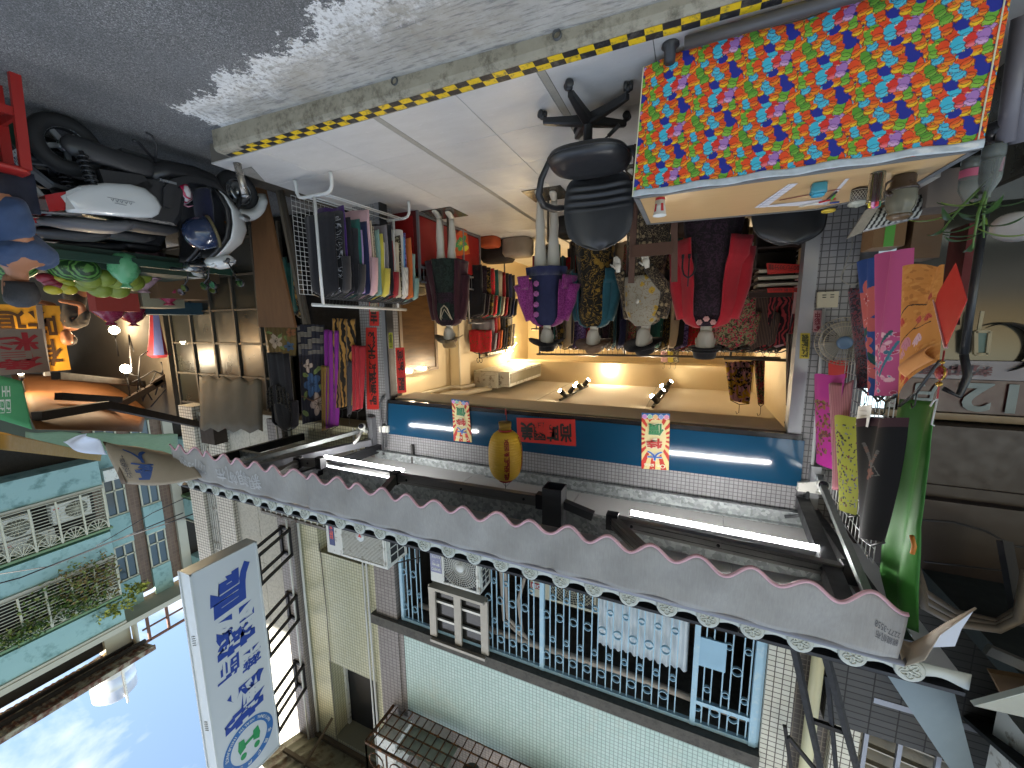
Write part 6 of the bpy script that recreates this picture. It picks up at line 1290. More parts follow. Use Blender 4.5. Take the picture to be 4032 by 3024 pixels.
for k in range(46): a = 2*PI*k/46; m.tube([(lc_.x+math.cos(a)*.054, lc_.y+math.sin(a)*.054, LZ-.26), (lc_.x+math.cos(a)*.057, lc_.y+math.sin(a)*.057, LZ-.30), (lc_.x+math.cos(a)*.06, lc_.y+math.sin(a)*.06, LZ-.335)], .004, 4)
m.build('tassel', mat('gold fringe', '#8f7226', .6), ln)
vdir = math.atan2(-lc_.y, -lc_.x)
def wrap(a0, wdt, z0, z1):
    return lambda a, b: (lambda z, ang: V((lc_.x+math.cos(ang)*(lrad(z)*1.016+.002), lc_.y+math.sin(ang)*(lrad(z)*1.016+.002), LZ+z)))(z0+(z1-z0)*b, a0+wdt*(a-.5))
m = MB(); letter(m, vertical('風調雨順國泰民安'), (0, 0, 0), (1, 0, 0), (0, 0, 1), .03, fn=wrap(vdir-.08, .36, -.20, .215), spacing=.9); letter(m, vertical('二月廿六日'), (0, 0, 0), (1, 0, 0), (0, 0, 1), .03, fn=wrap(vdir-1.28, .3, -.2, .19), spacing=.9); m.build('lettering', LR, ln)
m = MB(); a = pt(1994, 1622, Y=3.86); m.tube([a, a-V((0, 0, -.0))+V((0, 0, .1))], .004, 5); m.tube([a-V((0, .02, .04)), a-V((0, .02, -.03))], .009, 8); solo(m, 'red_tassel', LR, 'little red tassel on the edge of the blue panel above the lantern', 'tassel')
# ---- mannequins
SKIN = mat('mannequin white', '#bdb9ae', .4, var=.04); HATS = {'black': cloth('black felt', '#121113', '#1a191b'), 'brown': cloth('tan felt', '#6b5545', '#7d6655'), 'straw': cloth('straw weave', '#8f7c58', '#6d5a3c', 40, 'stripe')}
def head_mesh(m, c, yaw, s=1.0, neck=.12, mi=0):
    f = V((math.cos(yaw), math.sin(yaw), 0)); l = V((-f.y, f.x, 0)); rings = []; n = 28
    prof = [(-.112, .028, .035, .03), (-.104, .045, .058, .02), (-.085, .058, .072, .02), (-.06, .066, .078, .03), (-.03, .071, .082, .06), (0, .075, .085, .085), (.03, .077, .086, .098), (.06, .076, .082, .1), (.09, .066, .068, .088), (.11, .046, .045, .062), (.12, .02, .02, .028)]
    for z, rx, rf, rb in prof:
        r = []
        for j in range(n):
            a = 2*PI*j/n; ca, sa = math.cos(a), math.sin(a); fr = rf if ca > 0 else rb
            d = 0
            if ca > 0:
                lat = sa*rx
                d += .019*math.exp(-(lat/.009)**2)*math.exp(-((z+.028)/.024)**2)+.006*math.exp(-(lat/.008)**2)*math.exp(-((z-.005)/.03)**2)      # nose
                d -= .007*math.exp(-((abs(lat)-.030)/.014)**2)*math.exp(-((z-.006)/.013)**2)                                                    # eye sockets
                d += .004*math.exp(-((abs(lat)-.03)/.02)**2)*math.exp(-((z-.026)/.010)**2)                                                      # brow
                d += .006*math.exp(-(lat/.018)**2)*math.exp(-((z+.066)/.008)**2)-.004*math.exp(-(lat/.02)**2)*math.exp(-((z+.08)/.006)**2)      # lips
                d += .004*math.exp(-(lat/.018)**2)*math.exp(-((z+.1)/.01)**2)
            r.append(c+f*(ca*fr+d)*s+l*sa*rx*s+V((0, 0, z*s)))
        rings.append(r)
    m.loft(rings, mi)
    for s_ in (-1, 1): m.ball(c+l*s_*.076*s+V((0, 0, -.015*s))-f*.008*s, (.016*s, .008*s, .03*s), 10, 7, mi, (f, l, V((0, 0, 1))))
    b = c-f*.012*s+V((0, 0, -.07*s)); m.tube([b, b-f*.012-V((0, 0, neck*.6)), b-f*.015-V((0, 0, neck+.03))], [.048*s, .045*s, .06*s], 18, mi=mi)
def hand_mesh(m, w, d, palm, s=1.0, spread=.18, mi=0):
    """wrist point w, direction d of the fingers, palm normal; palm, four unequal fingers and a thumb leaving the side"""
    d = d.normalized(); palm = palm.normalized(); sd = d.cross(palm).normalized(); palm = sd.cross(d)
    m.loft([[w+d*t*s+sd*wd*s*math.cos(a)+palm*th*s*math.sin(a) for a in [2*PI*j/12 for j in range(12)]] for t, wd, th in ((-.01, .022, .018), (.02, .030, .017), (.05, .038, .015), (.078, .036, .012))], mi)
    for k, (L_, off) in enumerate(((.066, -.028), (.076, -.010), (.071, .009), (.055, .026))):
        b = w+d*.072*s+sd*off*s; dd = (d+sd*off*spread*10*.5).normalized(); m.tube([b, b+dd*L_*.45*s, b+dd*L_*.8*s+palm*.006*s, b+dd*L_*s+palm*.013*s], [.0088*s, .0082*s, .0072*s, .0052*s], 8, mi=mi)
    b = w+d*.025*s-sd*.030*s; dd = (d*.75-sd*.66+palm*.2).normalized(); m.tube([b, b+dd*.03*s, b+dd*.052*s+palm*.004*s], [.012*s, .0095*s, .0065*s], 8, mi=mi)
def drape(m, rings_, n=44, folds=9, amp=.06, ph=0, a0=0, a1=2*PI, thick=None, mi=0):
    """cloth body: rings_ = (centre, rx, ry, yaw, fold strength)"""
    def P(a, c, rx, ry, yaw, fs):
        k = 1+amp*fs*math.sin(folds*a+ph)+amp*.5*fs*math.sin((folds*2-3)*a+ph*2); x, y = rx*math.cos(a)*k, ry*math.sin(a)*k; return c+V((x*math.cos(yaw)-y*math.sin(yaw), x*math.sin(yaw)+y*math.cos(yaw), 0))
    if thick is None: m.loft([[P(2*PI*j/n, *r) for j in range(n)] for r in rings_], mi, caps=False)
    else:
        k = len(rings_)-1
        def fn(u, v):
            f = v*k; i = min(k-1, int(f)); t = f-i; return P(a0+(a1-a0)*u, *rings_[i]).lerp(P(a0+(a1-a0)*u, *rings_[i+1]), t)
        m.sheet(n, k*3, fn, thick, mi)
def hat(t, c, yaw, mt, brim=.20, tilt=.15, crown=.11, wave=.02, crownmt=None):
    f = V((math.cos(yaw), math.sin(yaw), 0)); l = V((-f.y, f.x, 0)); up = (V((0, 0, 1))-f*tilt).normalized(); f2 = l.cross(up); n = 40; m = MB()
    rg = [[c+(f2*math.cos(2*PI*j/n)*1.08+l*math.sin(2*PI*j/n))*r+up*(z+wave*math.cos(2*2*PI*j/n)*min(1, max(0, (r-.1)/.1))) for j in range(n)] for r, z in ((brim, -.012), (brim*.93, -.006), (brim*.75, -.002), (.105, .004), (.098, .03), (.096, crown*.7), (.085, crown), (.05, crown+.008), (.0, crown+.002))]
    m.loft(rg); m.loft([[q-up*.006 for q in r] for r in rg[:4]]); m.build('hat', crownmt or mt, t)
    m = MB(); m.tube([c+(f2*math.cos(2*PI*j/n)*1.08+l*math.sin(2*PI*j/n))*.1+up*.018 for j in range(n)], .012, 6, True); m.build('hat_band', mt, t)
def mannequin(label, x, y, yaw, H, dress, top, legs=True, hem=.55, spec=None):
    """H = top of the head above the floor; yaw = the way it faces"""
    t = thing('mannequin', label, 'mannequin', (x, y, FZ), 'shop mannequins'); b = V((x, y, FZ)); k = H/1.72; f = V((math.cos(yaw), math.sin(yaw), 0)); l = V((-f.y, f.x, 0)); yw = yaw-PI/2
    m = MB(); hc = b+V((0, 0, H-.12*k)); head_mesh(m, hc, yaw, k)
    def el(z, rx, ry, o=0): return [b+f*o+l*rx*k*math.cos(a)+f*ry*k*math.sin(a)+V((0, 0, z*k)) for a in [2*PI*j/24 for j in range(24)]]
    m.loft([el(*q) for q in ((.80, .15, .10), (.92, .165, .115), (1.02, .125, .09), (1.10, .12, .09), (1.22, .145, .11, .02), (1.34, .165, .095, .01), (1.42, .15, .07), (1.455, .06, .055))])
    for s_ in (-1, 1):
        p = b+l*s_*.075*k; q = p+f*.035*s_
        m.tube([p+V((0, 0, .88*k)), p+V((0, 0, .70*k)), p+V((0, 0, .50*k))+f*.012, p+V((0, 0, .47*k))+f*.012, q+V((0, 0, .33*k))-f*.012, q+V((0, 0, .12*k)), q+V((0, 0, .075*k))], [v*k for v in (.082, .072, .054, .05, .053, .036, .034)], 18)
        m.loft([[q+f*t_+l*wd*math.cos(a)+V((0, 0, max(.012, zc+hh*math.sin(a)))) for a in [2*PI*j/14 for j in range(14)]] for t_, wd, zc, hh in ((-.055, .022, .045, .03), (-.02, .032, .055, .045), (.05, .036, .04, .032), (.12, .043, .026, .018), (.165, .034, .02, .012), (.18, .018, .018, .008))])
    m.build('body', SKIN, t)
    m = MB(); m.box(x-.22, y-.22, FZ+.001, x+.22, y+.22, FZ+.008); m.bar(b-f*.1, b-f*.1+V((0, 0, .5)), .02); m.build('base_plate', mat('dark glass base', '#4a453e', .2), t)
    def C(z, o=0): return b+f*o+V((0, 0, z*k))
    m = MB(); drape(m, [(C(hem), .235*k, .19*k, yw, 1), (C(hem+.1), .225*k, .18*k, yw, .9), (C(.80), .195*k, .150*k, yw, .6), (C(.95), .18*k, .135*k, yw, .4), (C(1.06), .145*k, .11*k, yw, .2), (C(1.2, .015), .165*k, .128*k, yw, .2), (C(1.33, .01), .18*k, .115*k, yw, .1), (C(1.42), .16*k, .085*k, yw, 0), (C(1.455), .09*k, .07*k, yw, 0)], 60, 8, .05, x*3); m.build('dress', dress, t)
    return t, b, f, l, k, C, yw, hc
def coat(t, b, f, l, k, C, yw, mt, hem, gap=.55, wide=1.0, name='cardigan', n=40, amp=.05):
    m = MB(); ph = b.x*5
    drape(m, [(C(hem), .285*k*wide, .235*k*wide, yw, 1), (C(hem+.15), .27*k*wide, .22*k*wide, yw, .9), (C(.95), .235*k*wide, .185*k*wide, yw, .6), (C(1.10), .215*k*wide, .165*k*wide, yw, .5), (C(1.25), .215*k*wide, .16*k*wide, yw, .4), (C(1.36), .205*k*wide, .14*k*wide, yw, .2), (C(1.43), .165*k, .105*k, yw, .1), (C(1.465), .09*k, .085*k, yw, 0)], n, 7, amp, ph, PI/2+gap, PI/2+2*PI-gap, .008); m.build(name, mt, t)
def arm_s(t, a, e, w, mt, r=(.062, .06, .05, .055), name='sleeve', fl=None):
    m = MB(); m.tube([a, a.lerp(e, .35), e, e.lerp(w, .5), w], [r[0], r[0]*1.0, r[1], (r[1]+r[2])/2, r[3]], 16); m.build(name, mt, t)
FACE = -PI/2
# first: maroon cardigan, dark green skirt, straw hat
t, b, f, l, k, C, yw, hc = mannequin('mannequin in maroon cardigan and dark green skirt with straw hat', 2.99, 4.62, FACE-.25, 1.70, CL['greenblack'], None, hem=.60)
coat(t, b, f, l, k, C, yw, CL['maroon'], .62, .62, .98)
m = MB(); drape(m, [(C(1.03), .165*k, .13*k, yw, .2), (C(1.2), .172*k, .136*k, yw, .3), (C(1.42), .15*k, .095*k, yw, .1), (C(1.46), .08*k, .07*k, yw, 0)], 40, 8, .03); m.build('blouse', CL['plumdark'], t)
m = MB(); m.tube([C(1.44)+l*.08*k, C(1.36, .12)+l*.075*k, C(1.24, .165)+l*.04*k, C(1.2, .17), C(1.24, .165)-l*.04*k, C(1.36, .12)-l*.075*k, C(1.44)-l*.08*k], .008, 6); m.tube([C(1.44)+l*.07*k, C(1.34, .13)+l*.055*k, C(1.25, .168), C(1.34, .13)-l*.055*k, C(1.44)-l*.07*k], .006, 6); m.build('necklace', mat('cream rope', '#a89c84', .6), t)
for s_ in (-1, 1): arm_s(t, C(1.38)+l*s_*.17*k, C(1.08)+l*s_*.235*k, C(.80, .03)+l*s_*.25*k, CL['maroon'], (.07, .06, .06, .075))
hat(t, hc+V((0, 0, .045)), FACE-.25, HATS['brown'], .19, .12, .11, .045, HATS['straw'])
# second: navy skirt, plum lace cape
t, b, f, l, k, C, yw, hc = mannequin('mannequin in navy dress and plum lace cape with black hat', 1.54, 4.47, FACE-.2, 1.72, CL['navy'], None, hem=.80)
coat(t, b, f, l, k, C, yw, CL['magenta'], .90, .62, 1.12, 'cape', 44, .07)
for s_ in (-1, 1): arm_s(t, C(1.38)+l*s_*.17*k, C(1.16)+l*s_*.25*k, C(.98, .04)+l*s_*.28*k, CL['magenta'], (.085, .09, .09, .11))
RT = cloth('rose trim', '#8a4a80', '#a8649c')
for z, s_ in ((1.33, 1), (1.22, 1), (1.10, 1), (.99, 1)):
    c = C(z, .165*1.0)+l*s_*.10*k; m = MB()
    for j in range(7): a = 2*PI*j/7; m.ball(c+l*math.cos(a)*.018+V((0, 0, math.sin(a)*.018))+f*.004, (.016, .007, .016), 8, 5)
    m.ball(c+f*.012, .014, 8, 6); m.build('cloth_rose', RT, t)
hat(t, hc+V((0, 0, .05)), FACE-.2, HATS['black'], .215, .10, .10, .03)
# third: brocade dress, teal coat
t, b, f, l, k, C, yw, hc = mannequin('mannequin in black gold brocade dress and teal coat with tan hat', 1.02, 4.60, FACE+.15, 1.74, CL['goldprint'], None, hem=.34)
coat(t, b, f, l, k, C, yw, CL['teal'], .84, .75, .98, 'coat')
for s_ in (-1, 1): arm_s(t, C(1.38)+l*s_*.17*k, C(1.10)+l*s_*.25*k, C(.86, .06)+l*s_*.26*k, CL['teal'], (.066, .06, .055, .06))
m = MB(); hand_mesh(m, C(.86, .06)-l*.26*k, V((-.1, -.2, -1)), V((0, -1, 0)), .95); m.build('hand', SKIN, t)
hat(t, hc+V((0, 0, .05)), FACE+.15, HATS['brown'], .205, .25, .095, .02)
# fourth: brown lace dress, grey yellow shawl
t, b, f, l, k, C, yw, hc = mannequin('mannequin in brown lace dress with yellow printed shawl and black hat', .42, 4.22, FACE+.55, 1.72, CL['brownlace'], None, hem=.22)
for s_ in (-1, 1):
    w_ = C(.93, .20)+l*s_*.17*k; arm_s(t, C(1.38)+l*s_*.17*k, C(1.14)+l*s_*.24*k, w_, CL['brownlace'], (.07, .062, .05, .05))
    m = MB(); hand_mesh(m, w_+f*.02, f*.25+V((0, 0, -1))-l*s_*.12, f, 1.0); m.build('hand', SKIN, t)
SHW = cloth('grey shawl with yellow flowers', '#8a8579', '#a3832e', 9, 'floral', '#6b5528')
m = MB(); drape(m, [(C(.99), .225*k, .19*k, yw, .5), (C(1.15), .215*k, .18*k, yw, .5), (C(1.3), .21*k, .165*k, yw, .3), (C(1.4), .17*k, .12*k, yw, .2), (C(1.465), .085*k, .09*k, yw, 0)], 40, 6, .05, 2, PI/2-1.25, PI/2+1.2, .008); m.build('shawl', SHW, t)
m = MB(); m.lathe([(.024, 0), (.024, .004)], C(1.23, .19)-l*.05, 14, f); m.build('brooch', SKIN, t)
hat(t, hc+V((0, 0, .05)), FACE+.55, HATS['black'], .19, .35, .09, .02)
# fifth: crimson cardigan
t, b, f, l, k, C, yw, hc = mannequin('mannequin in crimson cardigan with black trident and pink flower necklace', -.13, 4.02, FACE+.05, 1.74, CL['plumdark'], None, hem=.52)
coat(t, b, f, l, k, C, yw, CL['crimson'], .72, .50, 1.05, 'cardigan')
for s_ in (-1, 1): arm_s(t, C(1.38)+l*s_*.175*k, C(1.10)+l*s_*.255*k, C(.80, .02)+l*s_*.27*k, CL['crimson'], (.075, .066, .062, .07))
m = MB(); q0 = C(1.0, .235)+l*.155*k
for pth, rr_ in ((([(-.05, .12), (-.05, .03), (-.035, -.02), (0, -.05), (.035, -.02), (.05, .03), (.05, .12)]), .0085), ([(0, -.12), (0, .14)], .006)):
    m.tube([q0-l*x*k+V((0, 0, -z*k)) for x, z in pth], rr_, 6)
for x in (-.05, 0, .05): m.obox(q0-l*x+V((0, 0, -.13)), l*.011, f*.004, V((0, 0, .018)))
m.build('trident_print', CL['black'], t)
for x in (-.055, 0, .055):
    c = C(1.42-.03*(1-abs(x)/.055), .125)+l*x; m = MB()
    for j in range(6): a = 2*PI*j/6; m.ball(c+l*math.cos(a)*.014+V((0, 0, math.sin(a)*.014)), (.012, .006, .012), 8, 5)
    m.ball(c+f*.006, .008, 7, 5); m.build('necklace_flower', mat('pink felt flower', '#b98a86', .8), t)
hat(t, hc+V((0, 0, .055)), FACE+.05, HATS['black'], .135, .10, .085, .0)
# ---- rails with clothes at the back and along the walls
def rail(name, label, a, b, posts=()):
    t = thing(name, label, 'clothes rail', (V(a)+V(b))/2-V((0, 0, 1.9))); m = MB(); m.tube([a, b], .016, 8); m.build('top_rail', RAILD, t)
    for p in posts: m = MB(); m.tube([(p[0], p[1], FZ), (p[0], p[1], p[2])], .016, 8); m.build('post', RAILD, t)
rail('clothes_rail', 'long grey clothes rail across the back of the shop', (-1.05, 5.9, 1.98), (2.2, 5.9, 2.0), ((-.5, 5.9, 1.98), (.85, 5.9, 1.99), (2.15, 5.9, 2.0)))
words = {'black': 'black', 'charcoal': 'charcoal', 'purple': 'purple velvet', 'whiteblack': 'white lined black', 'stripe': 'brown striped', 'swirl': 'red black swirled', 'camo': 'brown patched', 'brownlace': 'brown lace', 'green': 'bottle green', 'red': 'dark red', 'navy': 'navy', 'cream': 'cream', 'grey': 'grey', 'goldprint': 'black gold', 'violet': 'violet printed', 'white': 'white', 'redflower': 'red embroidered', 'camogreen': 'olive flecked', 'pink': 'dusty pink', 'orange': 'orange', 'multi': 'black yellow printed', 'plumdark': 'dark plum', 'teal': 'teal'}
ks = ['black', 'camo', 'charcoal', 'whiteblack', 'swirl', 'stripe', 'brownlace', 'black', 'redflower', 'cream', 'green', 'grey', 'navy', 'plumdark', 'red', 'violet', 'goldprint', 'black', 'camogreen', 'teal']
rs = random.Random(11); n = 44
for i in range(n):
    x = -1.0+3.1*i/(n-1); k = ks[(i*7+3) % len(ks)]
    where = 'behind the crimson cardigan' if x < .1 else 'between the crimson cardigan and the yellow shawl' if x < .55 else 'behind the yellow shawl mannequin' if x < 1.0 else 'behind the teal coat' if x < 1.5 else 'near the plum cape'
    garment(('%s sleeved garment on the back rail %s' if i % 3 == 0 else '%s garment on the back rail %s' if i % 2 else '%s wide garment on the back rail %s') % (words[k], where), (x, 5.9+rs.uniform(-.01, .01), 1.985), math.radians(rs.uniform(40, 75)), rs.uniform(.85, 1.3), rs.uniform(.40, .48), CL[k], .4 if i % 3 == 0 else 0, 'clothes on the back rail', 200+i, .03, 1.05)
rail('clothes_rail', 'second grey rail with long clothes deeper in the shop', (-1.05, 6.7, 1.62), (2.6, 6.7, 1.62), ((-.9, 6.7, 1.62), (2.5, 6.7, 1.62)))
for i in range(40):
    x = -1.0+3.5*i/39; k = ks[(i*11+5) % len(ks)]
    garment('%s long garment on the deep rail %s' % (words[k], 'behind the crimson cardigan' if x < .3 else 'behind the yellow shawl' if x < 1 else 'behind the teal coat' if x < 1.7 else 'near the iron bracket'), (x, 6.7, 1.62), math.radians(rs.uniform(30, 70)), rs.uniform(1.1, 1.45), .46, CL[k], 0, 'clothes on the deep rail', 500+i, .04, 1.1)
# short rail at the left with striped and swirled clothes, and the big printed ones hung above
for i, (px, py, Y, L_, k, l, w_) in enumerate(((2960, 1405, 4.9, .95, 'stripe', 'brown striped garment beside the paper shelf', .36), (3010, 1405, 4.9, .9, 'swirl', 'red black swirled garment beside the paper shelf', .42), (2880, 1405, 4.9, 1.0, 'camogreen', 'olive printed garment left of the crimson cardigan', .4), (3060, 1400, 4.9, .8, 'pink', 'pale pink garment close to the left door frame', .3), (2905, 1400, 5.0, 1.05, 'whiteblack', 'white lined black garment left of the crimson cardigan', .4), (2840, 1400, 5.0, 1.1, 'black', 'plain black garment touching the crimson sleeve', .42))):
    p = pt(px, py, Y=Y); garment(l, p, .25, L_, w_, CL[k], .35 if i < 3 else 0, 'clothes beside the paper shelf', 300+i)
rail('clothes_rail', 'grey rail above the paper shelf at the left of the shop', pt(2850, 1410, Y=4.9), pt(3200, 1422, Y=4.9))
panel_cloth('garment', 'black yellow and pink printed dress hung high under the ceiling', ((2970, 1420), (2855, 1425), (2875, 1575), (2950, 1590)), 5.0, CL['multi'], waves=5, amp=.03)
panel_cloth('garment', 'olive flecked dress hung high beside the printed one', ((3012, 1400), (2968, 1410), (2985, 1590), (3008, 1590)), 5.1, CL['camogreen'], waves=3, amp=.02)
panel_cloth('garment', 'dark striped scarf hanging inside the left door frame', ((3130, 1310), (3098, 1315), (3096, 1590), (3120, 1640)), 4.25, CL['stripe'], waves=2, amp=.02)
for i, (px, c_, l) in enumerate(((2615, 'pink', 'pink blouse high on the back wall'), (2640, 'yellow', 'yellow blouse high on the back wall'), (2660, 'camo', 'brown blouse high on the back wall'))):
    panel_cloth('garment', l, ((px+14, 1378), (px-12, 1378), (px-12, 1425), (px+14, 1425)), 8.2, CL[c_], waves=2, amp=.01)
# right wall: iron bracket with the red embroidered top, clothes behind it
ir = thing('wall_bracket', 'black scrolled iron wall bracket carrying clothes', 'bracket', (3.55, 5.9, 2.1)); IRON = mat('wrought iron', (.015, .014, .013), .5, .5)
a, b = pt(1888, 1410, X=3.35), pt(1990, 1388, X=3.55); m = MB(); m.bar(a, b, .02); m.bar(a+V((0, 0, .0)), a+V((0, 0, -.1)), .022); m.bar(b, b+V((0, 0, -.1)), .022)
for q in (a, b):
    for s_ in (-1, 1): m.tube([q+V((s_*.045*(1-math.cos(t_))*.6, 0, .02+.05*math.sin(t_)+.02*t_/3)) for t_ in [i*.6 for i in range(9)]], .005, 5)
m.build('bar', IRON, ir)
c = a.lerp(b, .04); garment('red embroidered top at the front of the iron bracket', c, -.2, .42, .40, CL['redflower'], 0, 'clothes on the iron bracket', 400, .04, 1.1)
for i, k in enumerate(('grey', 'red', 'orange', 'black', 'charcoal', 'goldprint', 'cream', 'white')):
    garment('%s garment behind the red embroidered top' % words.get(k, k), a.lerp(b, .14+.11*i), -.35, .60+.05*i, .42, CL[k], .5, 'clothes on the iron bracket', 410+i)
for i, k in enumerate(('black', 'plumdark', 'goldprint', 'redflower', 'green', 'cream', 'red', 'black', 'navy', 'charcoal')):
    p = V((3.30+.01*i, 5.75+.17*i, 1.50)); garment('%s garment on the lower rail of the right wall%s' % (words[k], ' further back' if i > 6 else ''), p, -.4, .85, .44, CL[k], .4, 'clothes on the lower right rail', 430+i)
rail('clothes_rail', 'dark lower rail along the right wall', (3.28, 5.65, 1.5), (3.45, 7.5, 1.5), ((3.3, 5.7, 1.5), (3.44, 7.4, 1.5)))
for i in range(12): m = None
# red cabinet
cb = thing('cabinet', 'red fronted display cabinet with alloy frame along the right wall', 'cabinet', (3.5, 5.3, FZ)); REDC = mat('red cabinet panel', '#8c1c1c', .35, var=.06)
m = MB(); m.box(3.25, 4.35, FZ, 3.8, 6.0, .80); m.build('body', mat('cabinet body', '#5a1616', .5), cb)
for y0 in (4.37, 4.92, 5.47): m = MB(); m.box(3.235, y0+.02, FZ+.06, 3.248, y0+.52, .74); m.build('door', REDC, cb)
m = MB(); m.box(3.3, 4.338, FZ+.06, 3.78, 4.349, .74); m.build('end_panel', REDC, cb)
m = MB()
for y0 in (4.36, 4.91, 5.46, 5.99): m.bar((3.232, y0, FZ), (3.232, y0, .80), .03)
for z in (FZ+.03, .78, .97): m.bar((3.232, 4.35, z), (3.232, 6.0, z), .025)
for k in range(24): m.bar((3.234, 4.37+.07*k, .79), (3.234, 4.37+.07*k, .97), .008)
m.bar((3.232, 4.35, .8), (3.232, 4.35, .97), .025); m.build('frame', ALU, cb)
m = MB(); m.box(3.22, 4.33, .97, 3.8, 6.0, .985); m.build('top', mat('cabinet glass', '#3c3a36', .15), cb)
for i, (px, py, l, k) in enumerate(((1850, 1135, 'pale straw hat on the cabinet right of the maroon cardigan', 'straw'), (1650, 1160, 'white brimmed hat on the cabinet beside the window', 'straw'))):
    c = pt(px, py, X=3.45); c.z = .99; t = thing('straw_hat', l, 'hat', c); hat(t, c+V((0, 0, .02)), 2.5, HATS[k], .17, 0, .10, .02)
cv = Canvas(80, 120, '#b3562a'); flower(cv, 40, 60, 34, '#3f8a5a', '#c9a23c'); cv.blob(20, 30, 18, 12, '#c8c23c'); cv.blob(60, 95, 18, 14, '#c23a2c')
A, B, C3, D = [pt(x, y, X=3.22) for x, y in ((1835, 890), (1780, 930), (1790, 1010), (1850, 1000))]
t = thing('leaflet', 'colourful leaflet leaning on the red cabinet', 'leaflet', A); painted('paper', lambda u, v: A.lerp(B, u).lerp(D.lerp(C3, u), v), 30, 40, cv.a, t, .5, .002)
# back wall shelf of bags near the floor, bags and boxes on the floor
for i, (px, py, Y, s_, c_, l) in enumerate(((2040, 980, 6.5, (.25, .2, .3), '#8f8478', 'pale boxes stacked on the far floor'), (1960, 930, 6.6, (.3, .2, .35), '#2a211c', 'dark bag on the far floor near the right wall'), (1930, 945, 6.2, (.16, .15, .16), '#a8481f', 'orange bag on the far floor'), (2250, 960, 5.6, (.2, .2, .25), '#22201f', 'dark box behind the plum cape mannequin'), (2720, 960, 5.4, (.25, .2, .4), '#3a2f2a', 'dark bundle behind the table'))):
    q = pt(px, py, Y=Y); q.z = FZ+s_[2]/2; m = MB(); m.loft([rrect(q, s_[0]*w_, s_[1]*w_, z*s_[2]) for w_, z in ((.9, -.5), (1, -.4), (1, .3), (.85, .5))]); solo(m, 'bag' if 'bag' in l else 'box', mat('stored '+c_, c_, .7, var=.25), l, 'bag' if 'bag' in l else 'box')
# wooden frame before the fourth mannequin
wf = thing('wooden_stand', 'brown wooden trestle stand in front of the lace dress', 'stand', (.45, 3.75, FZ))
for a, b in ((pt(2500, 870, Y=3.6), pt(2485, 1115, Y=3.75)), (pt(2640, 900, Y=3.6), pt(2655, 1110, Y=3.75))): a = V((a.x, a.y, FZ)); m = MB(); m.bar(a, b, .035, .05); m.build('leg', DWOOD, wf)
a, b = pt(2490, 990, Y=3.68), pt(2650, 975, Y=3.68); m = MB(); m.bar(a, b, .02, .10, up=(0, 0, 1)); m.build('crossbar', DWOOD, wf)
# second office chair behind the table
dup(OCHAIR, (-.62, 3.72, FZ), math.radians(168), 'second black office chair with rounded back behind the table')
# paper shelf with red price slips
ps = thing('paper_shelf', 'white shelf unit with paper slips at the left of the shop', 'shelf', (-.68, 4.3, FZ)); SHB = mat('shelf brown', '#2c1c16', .6)
A, B = pt(2965, 1150, Y=4.2), pt(3150, 1150, Y=4.2)
m = MB()
for z in (.55, .88, 1.06, 1.12, 1.18, 1.24): m.box(B.x, 4.2, z, A.x, 4.5, z+.012)
m.box(A.x-.01, 4.2, FZ, A.x+.005, 4.5, 1.06); m.box(B.x, 4.48, FZ, A.x, 4.5, 1.3); m.build('board', SHB, ps)
m = MB()
for z, c in ((1.075, 0), (1.135, 0), (1.195, 0)): m.box(B.x+.02, 4.19, z, A.x-.03, 4.45, z+.025)
m.build('paper_stack', mat('paper stack', '#a39c8a', .7), ps)
couplet('price_slip', 'red price slip reading 600 yuan on the paper shelf', ((3166, 1042), (3018, 1036), (3022, 1080), (3166, 1073)), 4.17, '600元/30分鐘', vert=False, inset=.05, bold=.0)
couplet('price_slip', 'orange red slip with fortune reading price under the shelf', ((3164, 1133), (3022, 1134), (3022, 1152), (3164, 1150)), 4.17, '紫微斗數 6000元', vert=False, inset=.03, bold=.0)
for i, (px, py, r, h, c_, l) in enumerate(((3035, 962, .035, .07, '#8d8676', 'pale lidded jar on the dark shelf'), (3145, 950, .028, .16, '#a8a69c', 'white bottle at the end of the dark shelf'), (3120, 950, .014, .17, '#a08a4a', 'slim gold bottle beside the white bottle'), (3050, 990, .05, .09, '#b0a894', 'square cream box on the dark shelf'))):
    c = pt(px, py, Y=4.25); c.z = .565 if py < 1000 else .895; m = MB(); m.lathe([(0, 0), (r, 0), (r, h*.75), (r*.5, h*.85), (r*.5, h), (0, h)], c, 16 if i != 3 else 4); solo(m, 'jar' if i != 1 else 'bottle', mat('shelf jar '+c_, c_, .4), l, 'jar' if i != 1 else 'bottle')
m = MB(); A, B = pt(2948, 940, Y=4.1), pt(2918, 1085, Y=4.1); d = B-A; m.tube([A, A+d*.08, A+d*.1, A+d*.82, A+d*.84, A+d*.94, A+d*.96, B], [.012, .03, .045, .045, .05, .045, .012, .008], 18); sc_ = solo(m, 'scroll_vase', mat('cream porcelain', '#a39c88', .3, var=.1), 'cream porcelain cylinder with red flowers beside the crimson cardigan', 'vase')
m = MB(); m.tube([A-d*.02, A+d*.07], [.03, .034], 16); m.build('red_cap', mat('red cap', '#8c2420', .4), sc_)
